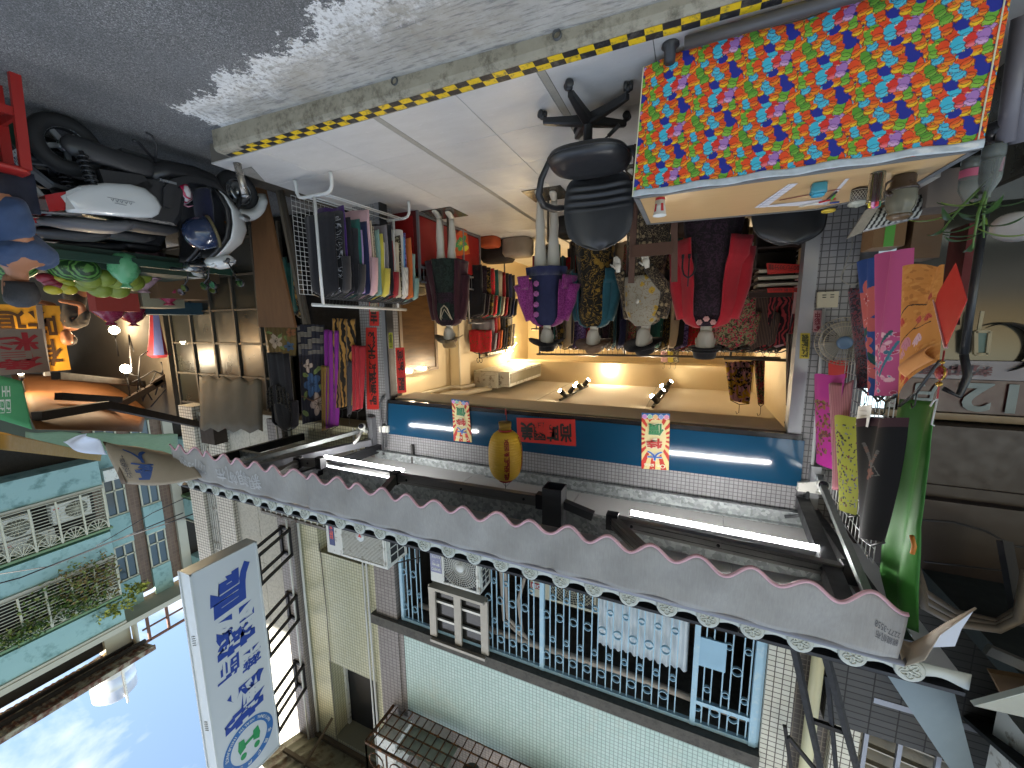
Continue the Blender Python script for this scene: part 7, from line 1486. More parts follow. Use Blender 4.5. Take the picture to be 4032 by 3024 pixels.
# ---- ceiling spots, air conditioner inside, fairy lights
SPB = mat('spot black', (.02, .02, .02), .4); SPE = mat('spot glow', '#fff1cf', .3, var=0, emit=((1, .83, .55), 40))
for i, (px0, py0, px1, py1) in enumerate(((2205, 1570, 2315, 1515), (2570, 1597, 2635, 1520))):
    a, b = pt(px0, py0, Z=2.76), pt(px1, py1, Z=2.76); t = thing('spot_track', ['black ceiling track with four spot lamps near the air conditioner', 'black ceiling track with four spot lamps in the middle of the ceiling'][i], 'spot lamps', (a+b)/2, 'ceiling spot tracks')
    m = MB(); m.bar(a+V((0, 0, .02)), b+V((0, 0, .02)), .035, .03); m.build('track', SPB, t)
    for j in range(4):
        q = a.lerp(b, .1+.27*j); dr = V(((-1) ** j*.5, -.55 if j % 2 == 0 else -.2, -.62)).normalized(); m = MB(); m.tube([q, q+V((0, 0, -.06))], .01, 6); m.tube([q+V((0, 0, -.06))-dr*.07, q+V((0, 0, -.06))+dr*.09], .042, 14); s_ = m.build('spot', SPB, t)
        m = MB(); m.lathe([(.034, 0), (.0, .012)], q+V((0, 0, -.06))+dr*.091, 14, dr); m.build('bulb', SPE, s_)
        ld = bpy.data.lights.new('spot_light', 'SPOT'); ld.energy = 10; ld.color = (1, .83, .62); ld.spot_size = 1.9; ld.spot_blend = .7; ld.shadow_soft_size = .04; lo = bpy.data.objects.new('spot_light', ld); col.objects.link(lo); lo.parent = t; lo.location = q+V((0, 0, -.06))+dr*.13-t.location; lo.rotation_euler = dr.to_track_quat('-Z', 'Y').to_euler()
for px, l in ((2402, 'small ceiling lamp glowing on the back beam'),):
    q = pt(px, 1460, Y=8.28); m = MB(); m.ball(q, .04, 12, 8); t = thing('wall_lamp', l, 'lamp', q); m.build('bulb', SPE, t)
    ld = bpy.data.lights.new('lamp_light', 'POINT'); ld.energy = 1.6; ld.color = (1, .83, .6); ld.shadow_soft_size = .04; lo = bpy.data.objects.new('lamp_light', ld); col.objects.link(lo); lo.parent = t; lo.location = V((0, -.1, -.1))
for px, py in ((1618, 1461), (1672, 1450)):
    q = pt(px, py, X=3.74); t = thing('wall_lamp', 'small warm lamp at the top of the side window', 'lamp', q, 'lamps over the side window'); m = MB(); m.ball(q, .022, 10, 7); m.build('bulb', SPE, t)
fl_ = thing('fairy_lights', 'warm fairy lights around a small shelf on the right wall', 'fairy lights', pt(2010, 1330, X=3.7)); m = MB()
for k in range(36): m.ball(pt(rnd(1985, 2035), rnd(1290, 1395), X=3.68)+V((0, rnd(-.1, .1), 0)), .010, 6, 4)
m.build('bulbs', mat('fairy glow', '#ffe6b0', .4, var=0, emit=((1, .75, .38), 18)), fl_, kind='stuff')
ld = bpy.data.lights.new('fairy_light', 'POINT'); ld.energy = 8; ld.color = (1, .76, .42); ld.shadow_soft_size = .08; lo = bpy.data.objects.new('fairy_light', ld); col.objects.link(lo); lo.parent = fl_; lo.location = V((-.2, 0, .25))
a_ = ac_unit('air_conditioner', 'long indoor air conditioner high on the right wall of the shop', 3.2, 3.7, 6.5, 2.42, 2.7, .28, 1, OFFW, 'rib')
m = MB(); m.box(3.0, 6.6, 2.40, 3.75, 8.3, 2.68); m.box(2.985, 6.65, 2.44, 3.0, 8.25, 2.62, 1); solo(m, 'air_duct', [OFFW, mat('duct grille', '#8d8774', .6)], 'cream air duct running back under the ceiling', 'air duct')
m = MB(); m.box(3.75, 7.2, 1.5, 3.8, 7.9, 2.2); solo(m, 'wall_mirror', mat('brown framed picture', '#4a3524', .4), 'brown framed picture on the right wall above the fairy lights', 'picture')
# ================================================================== SCOOTERS, SEATED MAN
TYR = mat('tyre rubber', (.018, .018, .019), .75, var=.15, bump=.3, bscale=90); RIM = mat('alloy rim', '#9a9da0', .3, .8, .06); ENG = mat('engine grey', '#3b3c3e', .45, .5); BPL = mat('matt black fairing', (.022, .022, .024), .38, var=.12, scale=12); SEATM = mat('grey seat vinyl', '#55565a', .5, var=.08, bump=.3, bscale=60); SEATB = mat('black seat vinyl', (.022, .022, .024), .5, bump=.3, bscale=60)
TAIL = mat('red tail lens', '#9c1018', .12, var=.1, scale=30, coat=.5); CLEAR = mat('clear lens', '#b9bcbd', .1, .3, .15, 40); AMB = mat('amber lens', '#d07a12', .2); MIRR = mat('mirror glass', '#aeb6bc', .03, 1.0, 0)
def torus(m, c, R, r, ax, n=36, k=12, flat=1.0, mi=0):
    c = V(c); ax = V(ax).normalized(); u, b = frame_of(ax); m.loft([[c+(u*math.cos(t)+b*math.sin(t))*(R+r*math.cos(a))+ax*r*flat*math.sin(a) for a in [2*PI*j/k for j in range(k)]] for t in [2*PI*i/n for i in range(n+1)]], mi, caps=False)
def scooter(label, loc, rotz, paint, panelmt, seatmt, plate=None, detail=True, lean=0):
    t = thing('scooter', label, 'scooter', loc, 'parked scooters', rotz); Y = V((0, 1, 0))
    def b(m, name, mt, parent=None):
        o = m.build(name, mt, parent or t, local=True); return o
    def lateral(prof, ys, wfun):
        """loft over the lateral axis: prof = outline points (s, z); ys = lateral stations with inset"""
        return [[V((s+(cs-s)*i, y, z+(cz-z)*i)) for s, z in prof] for y, i in ys for cs, cz in [(sum(p[0] for p in prof)/len(prof), sum(p[1] for p in prof)/len(prof))]]
    for s, nm in ((0, 'rear_wheel'), (1.25, 'front_wheel')):
        m = MB(); torus(m, (s, 0, .215), .163, .056 if s == 0 else .05, Y, 40, 12, 1.05); wz = b(m, nm, TYR)
        m = MB(); torus(m, (s, 0, .215), .125, .012, Y, 36, 8); torus(m, (s, .03, .215), .122, .006, Y, 36, 6); torus(m, (s, -.03, .215), .122, .006, Y, 36, 6)
        for k in range(5):
            a = 2*PI*k/5+.3; d = V((math.cos(a), 0, math.sin(a))); m.bar(V((s, 0, .215))+d*.03, V((s, 0, .215))+d*.125, .035, .022, up=Y)
        m.lathe([(0, -.06), (.035, -.06), (.045, -.02), (.045, .02), (.035, .06), (0, .06)], (s, 0, .215), 18, Y); b(m, 'rim', RIM, wz)
        if s > 1:
            m = MB(); m.lathe([(.095, .045), (.095, .05), (.06, .05), (.06, .045)], (s, 0, .215), 28, Y); b(m, 'brake_disc', RIM, wz)
    # engine, swing arm cover, air box, shock absorber, exhaust
    m = MB(); m.loft([[V((s, .115+.05*math.cos(a)*w_, z+h*math.sin(a))) for a in [2*PI*j/16 for j in range(16)]] for s, z, h, w_ in ((-.06, .235, .03, .4), (-.02, .235, .075, .8), (.08, .238, .085, 1), (.22, .25, .075, 1), (.36, .255, .085, 1), (.45, .25, .08, .9), (.52, .24, .04, .5))]); b(m, 'engine_cover', mat('cover black', (.028, .028, .03), .45))
    m = MB(); m.loft([[V((s, y, z)) for s, z in ((.12, .37), (.40, .33), (.46, .40), (.40, .47), (.14, .47))] for y in (.06, .15)], sm=False); b(m, 'air_box', BPL)
    m = MB(); m.tube([(.03, .15, .27), (.10, .13, .58)], .016, 10); N_ = 120; m.tube([V((.03, .15, .30)).lerp(V((.09, .132, .56)), i/N_)+V((.036*math.cos(i*.42), .036*math.sin(i*.42), 0)) for i in range(N_+1)], .0075, 6); b(m, 'shock_absorber', ENG)
    m = MB(); m.loft([[V((s, -.14+.05*math.cos(a), z+r*math.sin(a))) for a in [2*PI*j/14 for j in range(14)]] for s, z, r in ((-.22, .33, .05), (-.2, .33, .06), (.2, .26, .055), (.3, .24, .02))]); m.box(.30, -.12, .14, .62, .10, .34); b(m, 'engine_block', ENG)
    # body
    m = MB(); pr = [(.45, .33), (.62, .30), (.72, .36), (.66, .60), (.60, .70), (-.10, .72), (-.18, .66), (.05, .52), (.30, .44)]
    m.loft(lateral(pr, ((-.15, .12), (-.135, .02), (.135, .02), (.15, .12)), None), sm=False); b(m, 'under_body', BPL)
    pp_ = [(-.15, .645), (-.02, .535), (.14, .465), (.30, .43), (.40, .435), (.47, .49), (.50, .56), (.47, .63), (.42, .67), (.30, .695), (.02, .73), (-.10, .745)]
    for s_ in (-1, 1):
        m = MB(); m.loft([[V((x+(.18-x)*i, s_*y, z+(.59-z)*i)) for x, z in pp_] for y, i in ((.135, 0), (.158, .01), (.176, .08), (.185, .24), (.188, .5))]); b(m, 'side_panel', panelmt)
    for s_ in (-1, 1): m = MB(); m.loft([[V((x, s_*y, z)) for x, z in ((-.21, .655), (-.10, .60), (-.055, .63), (-.12, .735), (-.20, .765))] for y in (.03, .155, .172)], sm=False); b(m, 'tail_light', TAIL)
    for s_ in (-1, 1): m = MB(); m.loft([[V((x, s_*y, z)) for x, z in ((-.098, .60), (-.02, .545), (.03, .60), (-.03, .70), (-.115, .735))] for y in (.10, .165, .180)], sm=False); b(m, 'turn_signal', CLEAR)
    def seat_ring(s, w_, z0, z1): return [V((s, w_*math.copysign(abs(math.cos(a))**.7, math.cos(a)), (z0+z1)/2+(z1-z0)/2*math.copysign(abs(math.sin(a))**.8, math.sin(a)))) for a in [2*PI*j/20 for j in range(20)]]
    m = MB(); m.loft([seat_ring(*q) for q in ((-.22, .03, .80, .815), (-.20, .09, .785, .825), (-.05, .135, .755, .84), (.12, .145, .74, .835), (.22, .15, .72, .82), (.28, .15, .705, .79))]); b(m, 'pillion_seat', seatmt)
    m = MB(); m.loft([seat_ring(*q) for q in ((.26, .15, .705, .785), (.32, .15, .70, .775), (.45, .13, .69, .775), (.58, .10, .68, .77), (.65, .06, .675, .735), (.67, .02, .68, .70))]); b(m, 'rider_seat', SEATB)
    m = MB(); m.tube([(-.02, .13, .74), (-.22, .12, .765), (-.30, .06, .775), (-.30, -.06, .775), (-.22, -.12, .765), (-.02, -.13, .74)], .017, 10, flat=.7); b(m, 'grab_rail', mat('grab rail grey', '#6b6d70', .4, .4))
    # floor, leg shield, front
    m = MB(); m.loft([[V((s, y, z)) for y, z in ((-.16, z0+.05), (-.17, z0+.10), (-.15, z0+.14), (.15, z0+.14), (.17, z0+.10), (.16, z0+.05), (.12, z0), (-.12, z0))] for s, z0 in ((.48, .20), (.60, .14), (.80, .12), (.98, .14), (1.06, .24))]); b(m, 'floor_board', BPL)
    m = MB(); pr = [(.50, .56), (.52, .40), (.60, .30), (.72, .24), (.92, .22), (1.04, .30), (1.10, .36), (1.02, .30), (.90, .27), (.74, .29), (.64, .35), (.58, .44), (.56, .56)]
    for s_ in (-1, 1): m.loft([[V((x, s_*y, z)) for x, z in pr] for y in (.145, .18)], sm=False)
    b(m, 'side_sill', BPL)
    shp = [(1.02, .26, .13), (1.06, .34, .19), (1.10, .46, .215), (1.10, .60, .215), (1.07, .74, .20), (1.02, .84, .15), (.98, .92, .07)]
    m = MB(); m.loft([[V((x-.05+.06*abs(u)**2*-1, w_*u, z)) for u in [i/8-1 for i in range(17)]]+[V((x-.01-.06*abs(u)**2, w_*u, z)) for u in [1-i/8 for i in range(17)]] for x, z, w_ in shp]); b(m, 'leg_shield', BPL)
    m = MB(); m.loft([[V((x-.005-.05*u*u, w_*u*1.02, z)) for u in [i/8-1 for i in range(17)]]+[V((x+d_*(1-abs(u)**1.6)+.012-.05*u*u, w_*u*1.03, z)) for u in [1-i/8 for i in range(17)]] for (x, z, w_), d_ in zip(shp, (.03, .10, .17, .19, .15, .09, .04))]); b(m, 'front_fairing', paint)
    for s_ in (-1, 1):
        m = MB(); m.loft([[V((1.19+.06*math.cos(a)*k_, s_*(.17+.01*k_), .50+.035*math.sin(a)*k_)) for a in [2*PI*j/12 for j in range(12)]] for k_ in (1, .3)]); b(m, 'front_indicator', CLEAR)
    m = MB(); m.lathe([(0, .0), (.018, 0), (.018, .006), (0, .01)], (1.045, .12, .57), 14, (-.4, 1, 0)); b(m, 'reflector', AMB)
    # front fender and fork
    m = MB(); nfe = 20
    m.loft([[V((1.25+math.cos(a)*r*f_, y*w_, .215+math.sin(a)*r*f_)) for y, r in ((-.085, .17), (-.095, .235), (-.075, .27), (-.03, .285), (.03, .285), (.075, .27), (.095, .235), (.085, .17), (.07, .235), (0, .262), (-.07, .235))] for a, f_, w_ in [(math.radians(-12+122*i/nfe), 1+.10*max(0, 1-i/5), min(1, .25+i/4)) for i in range(nfe+1)]]); b(m, 'front_fender', paint)
    m = MB()
    for s_ in (-1, 1): m.tube([(1.25, s_*.085, .215), (1.12, s_*.085, .58)], .021, 10)
    m.tube([(1.12, 0, .5), (1.0, 0, .98)], .025, 10); b(m, 'fork', ENG)
    # handlebar with cover, headlight, levers, mirrors
    m = MB(); m.loft([[V((x, y, z)) for y, z in [(w_*math.cos(a), zc+h*math.sin(a)) for a in [2*PI*j/18 for j in range(18)]]] for x, w_, zc, h in ((.90, .08, .955, .03), (.93, .12, .955, .055), (1.0, .15, .95, .075), (1.06, .13, .94, .075), (1.10, .09, .93, .05), (1.12, .03, .925, .02))]); b(m, 'handlebar_cover', paint)
    m = MB(); m.loft([[V((x, y, z)) for y, z in [(w_*math.cos(a), .93+h*math.sin(a)) for a in [2*PI*j/18 for j in range(18)]]] for x, w_, h in ((1.075, .105, .05), (1.115, .085, .04), (1.125, .03, .015))]); b(m, 'headlight', CLEAR)
    m = MB(); m.loft([[V((.905+.03*i, y, z+.01*i)) for y, z in [(w_*math.cos(a), .985+.022*math.sin(a)) for a in [2*PI*j/16 for j in range(16)]]] for i, w_ in ((0, .07), (1, .075))]); b(m, 'speedometer', mat('dial silver', '#c3c6c4', .3, .2))
    for s_ in (-1, 1):
        m = MB(); m.tube([(.98, s_*.12, .96), (.95, s_*.22, .975), (.90, s_*.33, .965)], [.013, .018, .018], 10); b(m, 'grip', BPL)
        m = MB(); m.tube([(1.0, s_*.16, .965), (1.0, s_*.24, .975), (.96, s_*.34, .965)], .007, 6); b(m, 'brake_lever', RIM)
        m = MB(); m.tube([(.99, s_*.17, .98), (1.0, s_*.24, 1.10), (.98, s_*.29, 1.15)], .007, 6); mo = b(m, 'mirror', BPL)
        m = MB(); n_ = 20; m.loft([[V((.985+dx, s_*(.315+.062*k_*math.cos(a)), 1.175+.042*k_*math.sin(a)+.012*math.cos(a)*s_)) for a in [2*PI*j/n_ for j in range(n_)]] for dx, k_ in ((0, .96), (.006, 1), (.03, .8), (.04, .3))]); b(m, 'mirror_shell', BPL, mo)
        m = MB(); m.add([V((.983, s_*(.315+.055*math.cos(a)), 1.175+.037*math.sin(a)+.012*math.cos(a)*s_)) for a in [2*PI*j/n_ for j in range(n_)]], [tuple(range(n_))]); b(m, 'mirror_glass', MIRR, mo)
    # mud guard, plate
    m = MB(); m.loft([[V((x, y, z)) for y, z in ((-.07, z0), (.07, z0), (.06, z0+.025), (-.06, z0+.025))] for x, z0 in ((.02, .55), (-.12, .53), (-.22, .44), (-.26, .36))], sm=False); m.loft([[V((x, y, z)) for y, z in ((-.05, z0), (.05, z0), (.05, z0+.012), (-.05, z0+.012))] for x, z0 in ((-.22, .42), (-.30, .30), (-.32, .20))], sm=False); b(m, 'mud_guard', BPL)
    if plate:
        c = V((-.272, 0, .435)); up = V((.25, 0, .97)).normalized(); rt = V((0, -1, 0)); nrm = rt.cross(up); 
        m = MB(); m.obox(c, rt*.13, up*.075, nrm*.0015); m.obox(c+up*.069-nrm*-.001, rt*.13, up*.006, nrm*.0015); pl = b(m, 'licence_plate', mat('plate white', '#cfd6d8', .3, var=.04))
        m = MB(); letter(m, plate, c-rt*.112-up*.04+nrm*.0025, rt*.224, up*.075, .03, lift=.001)
        b(m, 'lettering', mat('plate ink', '#23284a', .5), pl)
        m = MB()
        for sx in (-.07, .07): m.lathe([(.009, 0), (.009, .002), (0, .003)], c+rt*sx+up*.053+nrm*.002, 10, nrm); m.lathe([(.006, 0), (.006, .002), (0, .003)], c+rt*sx-up*.058+nrm*.002, 10, nrm)
        b(m, 'plate_bolt', mat('bolt brown', '#5c4a3c', .5, .4), pl)
    # stands, foot peg
    m = MB(); m.tube([(.52, .10, .2), (.50, .2, .06), (.46, .23, .012), (.42, .24, .008)], .009, 8); m.tube([(.52, .1, .17), (.40, .14, .07), (.36, .16, .075)], .012, 8); b(m, 'side_stand', BPL)
    m = MB(); m.box(.50, .15, .33, .62, .185, .35); b(m, 'foot_peg', RIM)
    return t
WPT = mat('scooter white paint', '#c6c8c8', .18, var=.03, coat=.6); DKP = mat('scooter dark grey paint', '#2b2f33', .22, var=.06, coat=.5); SLB = mat('silver blue panel', '#56616a', .22, .3, coat=.5)
R0 = pt(253, 446, Z=-.085); F0 = pt(940, 668, Z=-.085); dv = F0-R0; rz = math.atan2(dv.y, dv.x)
s1 = scooter('white and black scooter nearest the lane with a pink bag on its floor', (R0.x+.06, R0.y+.0, -.085), rz, WPT, WPT, SEATM, 'NTL-9775')
m = MB(); letter(m, 'Swish', V((.12, .1895, .60)), V((.11, 0, -.0)), V((.0, 0, .028)), .0, lift=.001) if False else None
def loc1(s, y, z): return V((R0.x+.06, R0.y, -.085))+V((math.cos(rz)*s-math.sin(rz)*y, math.sin(rz)*s+math.cos(rz)*y, z))
m = MB(); 
for k in range(5): m.tube([V((.28-.028*k, .1895, .585)), V((.27-.028*k, .1895, .605)), V((.262-.028*k, .1895, .588))], .0022, 4)
m.bar(V((.30, .1890, .578)), V((.13, .1890, .582)), .003); m.bar(V((.24, .189, .617)), V((.17, .189, .617)), .012, .002); m.build('script_emblem', mat('emblem grey', '#6f747c', .4, .3), s1, local=True)
s2 = scooter('dark grey scooter standing close beyond the white one', (R0.x+.72, R0.y+.12, -.1), rz+.04, DKP, SLB, SEATB, 'AAC-125')
s3 = scooter('third scooter with white front cover and its handlebar turned', (R0.x+1.35, R0.y+.5, -.11), rz-.08, mat('old white paint', '#a9aaa6', .3), DKP, SEATB, None)
# things carried by the first scooter
c = loc1(.70, .06, .40); bg1 = thing('plastic_bag', 'pink and white knotted plastic bag on the scooter floor', 'plastic bag', c-V((0, 0, .1))); PB = NT('pink swirl film'); _v = PB.new('TexWave', {'Vector': PB.co(), 'Scale': 9, 'Distortion': 6}); PB.set(Base_Color=PB.ramp(_v.outputs[0], [(.2, rgb('#c9c4c6')), (.55, rgb('#b9b2b8')), (.7, rgb('#b0274c'))]), Roughness=.25); PB = PB.mat
m = MB(); m.loft([[c+V((math.cos(a)*.10*f*(1+.1*math.sin(a*5)), math.sin(a)*.085*f*(1+.1*math.sin(a*4+1)), z)) for a in [2*PI*j/26 for j in range(26)]] for z, f in ((-.10, .5), (-.085, .85), (-.03, 1), (.02, .95), (.06, .55), (.078, .25))]); m.build('bag', PB, bg1)
m = MB()
for a in (0, 2.1, 3.6, 5.2): m.tube([c+V((0, 0, .075)), c+V((math.cos(a)*.045, math.sin(a)*.045, .092)), c+V((math.cos(a)*.09, math.sin(a)*.085, .075))], [.014, .012, .004], 6, flat=.5)
m.build('knot', mat('pink film', '#d08a9c', .3), bg1)
c = loc1(.87, .08, .50); NVB = cloth('navy nylon', '#15172b', '#20233c'); bg2 = thing('shoulder_bag', 'dark navy bag hanging inside the scooter leg shield', 'bag', c-V((0, 0, .2)))
m = MB(); m.loft([[c+V((math.cos(rz)*.05*f*math.cos(a)-math.sin(rz)*.13*f*math.sin(a), math.sin(rz)*.05*f*math.cos(a)+math.cos(rz)*.13*f*math.sin(a), z)) for a in [2*PI*j/20 for j in range(20)]] for z, f in ((-.20, .7), (-.18, .95), (-.05, 1.05), (.1, .95), (.18, .8), (.2, .4))]); m.build('body', NVB, bg2)
m = MB(); m.tube([c+V((-.02, -.08, .18)), c+V((0, 0, .32)), c+V((.02, .08, .18))], .012, 6, flat=.4); m.build('strap', NVB, bg2)
c = loc1(.78, .16, .73); hm = thing('helmet', 'navy open helmet with white swoosh hanging on the scooter', 'helmet', c-V((0, 0, .14))); HB = mat('helmet navy', '#232f4a', .2, var=.06, coat=.5)
ax = (V((.35, -.75, .25)).normalized()); u, b_ = frame_of(ax); m = MB(); m.lathe([(.135, -.10), (.145, -.05), (.147, 0), (.135, .06), (.10, .11), (.05, .137), (0, .143)], c, 30, ax); m.lathe([(.125, -.10), (.13, 0), (.09, .09), (0, .12)], c, 30, ax); m.build('shell', HB, hm)
m = MB()
for k, (a0, a1) in enumerate(((.6, 1.6), (.9, 1.7), (1.2, 1.75))): m.tube([c+(u*math.cos(t_)+b_*math.sin(t_))*(.142-.018*k)+ax*(.03+.03*k) for t_ in [a0+(a1-a0)*i/8 for i in range(9)]], [.004+.010*math.sin(PI*i/8) for i in range(9)], 6, flat=.3)
m.build('swoosh', mat('helmet white', '#b9bec8', .3), hm)
m = MB(); m.tube([c+(u*math.cos(t_)+b_*math.sin(t_))*.136-ax*.10 for t_ in [2*PI*i/30 for i in range(30)]], .014, 8, True); m.build('rim_pad', mat('camouflage lining', '#5c5238', .8, var=.3, scale=30), hm)
# red stool with the man on it
P0 = pt(-10, 640, X=4.15); st = thing('plastic_stool', 'red plastic stool under the seated man', 'stool', (P0.x, P0.y, -.1)); RPL = mat('red plastic', '#96201c', .4, var=.06)
sx, sy = P0.x, P0.y-.05; m = MB(); m.loft([rrect(V((sx, sy, 0)), w_, w_, z) for w_, z in ((.15, .48), (.165, .49), (.165, .505), (.15, .515))]); m.build('seat', RPL, st)
for ix, iy in ((1, 1), (1, -1), (-1, 1), (-1, -1)): m = MB(); m.bar((sx+ix*.15, sy+iy*.15, -.1), (sx+ix*.13, sy+iy*.13, .49), .05, .035); m.build('leg', RPL, st)
for a, b_ in (((1, 1), (1, -1)), ((1, -1), (-1, -1)), ((-1, -1), (-1, 1)), ((-1, 1), (1, 1))): m = MB(); m.bar((sx+a[0]*.14, sy+a[1]*.14, .15), (sx+b_[0]*.14, sy+b_[1]*.14, .15), .02, .05); m.build('brace', RPL, st)
m = MB(); m.box(4.8, .45, -.12, 5.4, 1.5, .52); cr_ = solo(m, 'crate', mat('green plastic crate', '#234b3a', .5, var=.25, scale=30), 'dark green plastic crate between the seated man and the scooters', 'crate')
# the man: one continuous skinned body
def skinned(name, nodes, edges, mt, parent, root=0, sub=2):
    me = bpy.data.meshes.new(name); o = bpy.data.objects.new(name, me); col.objects.link(o); o.parent = parent
    off = parent.location; me.from_pydata([tuple(V(n[0])-off) for n in nodes], edges, []); md = o.modifiers.new('skin', 'SKIN'); md.use_smooth_shade = True
    if not me.skin_vertices: me.skin_vertices.new()
    for i, n in enumerate(nodes): me.skin_vertices[0].data[i].radius = (n[1], n[2] if len(n) > 2 else n[1])
    me.skin_vertices[0].data[root].use_root = True
    sb = o.modifiers.new('sub', 'SUBSURF'); sb.levels = sub; sb.render_levels = sub; me.materials.append(mt)
    if name != 'body':
        tx = bpy.data.textures.new('folds', 'CLOUDS'); tx.noise_scale = .11; tx.noise_depth = 3; dp = o.modifiers.new('folds', 'DISPLACE'); dp.texture = tx; dp.strength = .05; dp.mid_level = .5; sb.levels = sb.render_levels = 3
    return o
man = thing('person', 'man in blue shirt and dark trousers seated on a red stool looking away', 'person', (sx, sy, -.1)); SKN = mat('skin', '#9a6a4e', .5, var=.08, scale=12); SHIRT = cloth('blue denim shirt', '#2f3f5c', '#3c4f70'); TROU = cloth('dark navy trousers', '#191c28', '#232736')
hip = V((sx-.02, sy, .61)); chest = pt(150, 985, X=sx+.12); neck = pt(150, 1065, X=sx+.2); hd = pt(88, 1145, X=sx+.26)
chest = V((sx+.10, sy+.06, .90)); sh = V((sx+.15, sy+.10, 1.02)); neck = V((sx+.19, sy+.09, 1.10)); hd = V((sx+.22, sy+.10, 1.24))
fw = V((.93, -.37, 0)).normalized(); lf_ = V((-fw.y, fw.x, 0))
SH2, SH1 = sh+lf_*.17, sh-lf_*.17
el2, el1 = SH2+fw*.14+V((0, 0, -.24)), SH1+fw*.20+V((0, 0, -.22)); hn2, hn1 = el2+fw*.24+V((0, 0, .02))-lf_*.04, el1+fw*.24+V((0, 0, .04))
kn2, kn1 = hip+lf_*.14+fw*.42+V((0, 0, -.02)), hip-lf_*.14+fw*.42+V((0, 0, -.02)); an2, an1 = kn2+V((.02, 0, -.55)), kn1+V((.02, 0, -.55))
nodes = [(hip, .12, .10), (hip.lerp(chest, .5), .11, .10), (chest, .12, .10), (sh, .09, .08), (neck, .052), (SH2, .058), (el2, .045), (hn2, .030), (SH1, .058), (el1, .045), (hn1, .030), (hip+lf_*.09+fw*.05, .10), (kn2, .065), (an2, .042), (hip-lf_*.09+fw*.05, .10), (kn1, .065), (an1, .042), (hd+V((0, 0, -.06)), .05)]
edges = [(0, 1), (1, 2), (2, 3), (3, 4), (3, 5), (5, 6), (6, 7), (3, 8), (8, 9), (9, 10), (0, 11), (11, 12), (12, 13), (0, 14), (14, 15), (15, 16), (4, 17)]
skinned('body', nodes, edges, SKN, man)
hy = math.atan2(fw.y, fw.x)
m = MB(); head_mesh(m, hd, hy, 1.0); m.build('head', SKN, man)
HAIR = mat('black hair', (.025, .024, .026), .6, var=.5, scale=60, bump=.8, bscale=160); m = MB(); rs_ = []
for z, rx, rf, rb in ((-.05, .079, .0, .075), (-.02, .083, .01, .098), (.02, .087, .03, .11), (.055, .086, .075, .113), (.085, .077, .085, .10), (.11, .056, .062, .075), (.128, .025, .03, .035)):
    rs_.append([hd+V((0, 0, z))+fw*((rf if math.cos(a) > 0 else rb)*math.cos(a)*(1+.03*math.sin(a*13+z*90)))+lf_*rx*math.sin(a)*(1+.03*math.cos(a*17+z*70)) for a in [2*PI*j/40 for j in range(40)]])
m.loft(rs_); m.build('hair', HAIR, man)
skinned('shirt', [(hip+V((0, 0, .04)), .15, .13), (hip.lerp(chest, .5), .14, .125), (chest, .155, .125), (sh, .12, .10), (neck-V((0, 0, .03)), .065), (SH2, .075), (SH2.lerp(el2, .75), .062), (SH1, .075), (SH1.lerp(el1, .75), .062)], [(0, 1), (1, 2), (2, 3), (3, 4), (3, 5), (5, 6), (3, 7), (7, 8)], SHIRT, man)
skinned('trousers', [(hip, .155, .13), (hip+lf_*.09+fw*.06, .10), (kn2, .08), (an2+V((0, 0, .05)), .065), (hip-lf_*.09+fw*.06, .115), (kn1, .085), (an1+V((0, 0, .05)), .065)], [(0, 1), (1, 2), (2, 3), (0, 4), (4, 5), (5, 6)], TROU, man)
for q in (an2, an1):
    m = MB(); m.loft([[q+fw*t_+lf_*wd*math.cos(a)+V((0, 0, max(-.085, zc+hh*math.sin(a)))) for a in [2*PI*j/14 for j in range(14)]] for t_, wd, zc, hh in ((-.08, .03, -.03, .05), (-.03, .042, -.03, .06), (.06, .046, -.05, .04), (.14, .042, -.06, .03), (.19, .02, -.065, .02))]); m.build('shoe', mat('dark shoe', (.03, .028, .027), .5), man)
for q, d_ in ((hn2, (hn2-el2)), (hn1, (hn1-el1))): m = MB(); hand_mesh(m, q, d_, V((0, 0, -1)), 1.0); m.build('hand', SKN, man)
# second, darker figure further back among the stalls
p = wpt((310, 1200, 9.0)); m2 = thing('person', 'man in grey shirt bending over the stall behind the seated man', 'person', (p.x, p.y, -.1)); b0 = V((p.x, p.y, 0)); fl2 = V((-.3, -1, 0)).normalized(); l2 = V((1, -.3, 0)).normalized()
nodes = [(b0+V((0, 0, .9)), .15, .12), (b0+V((0, -.04, 1.1)), .15, .12), (b0+V((0, -.1, 1.32)), .17, .12), (b0+V((0, -.14, 1.46)), .1, .09), (b0+V((0, -.18, 1.56)), .05), (b0+l2*.2+V((0, -.1, 1.42)), .06), (b0+l2*.26+fl2*.15+V((0, 0, 1.15)), .045), (b0+l2*.2+fl2*.4+V((0, 0, 1.1)), .03), (b0-l2*.2+V((0, -.1, 1.42)), .06), (b0-l2*.26+fl2*.15+V((0, 0, 1.15)), .045), (b0-l2*.2+fl2*.4+V((0, 0, 1.1)), .03), (b0+l2*.09+V((0, 0, .8)), .09), (b0+l2*.1+V((0, 0, .42)), .06), (b0+l2*.1+V((0, 0, -.05)), .045), (b0-l2*.09+V((0, 0, .8)), .09), (b0-l2*.1+V((0, 0, .42)), .06), (b0-l2*.1+V((0, 0, -.05)), .045)]
edges = [(0, 1), (1, 2), (2, 3), (3, 4), (3, 5), (5, 6), (6, 7), (3, 8), (8, 9), (9, 10), (0, 11), (11, 12), (12, 13), (0, 14), (14, 15), (15, 16)]
skinned('body', nodes, edges, SKN, m2)
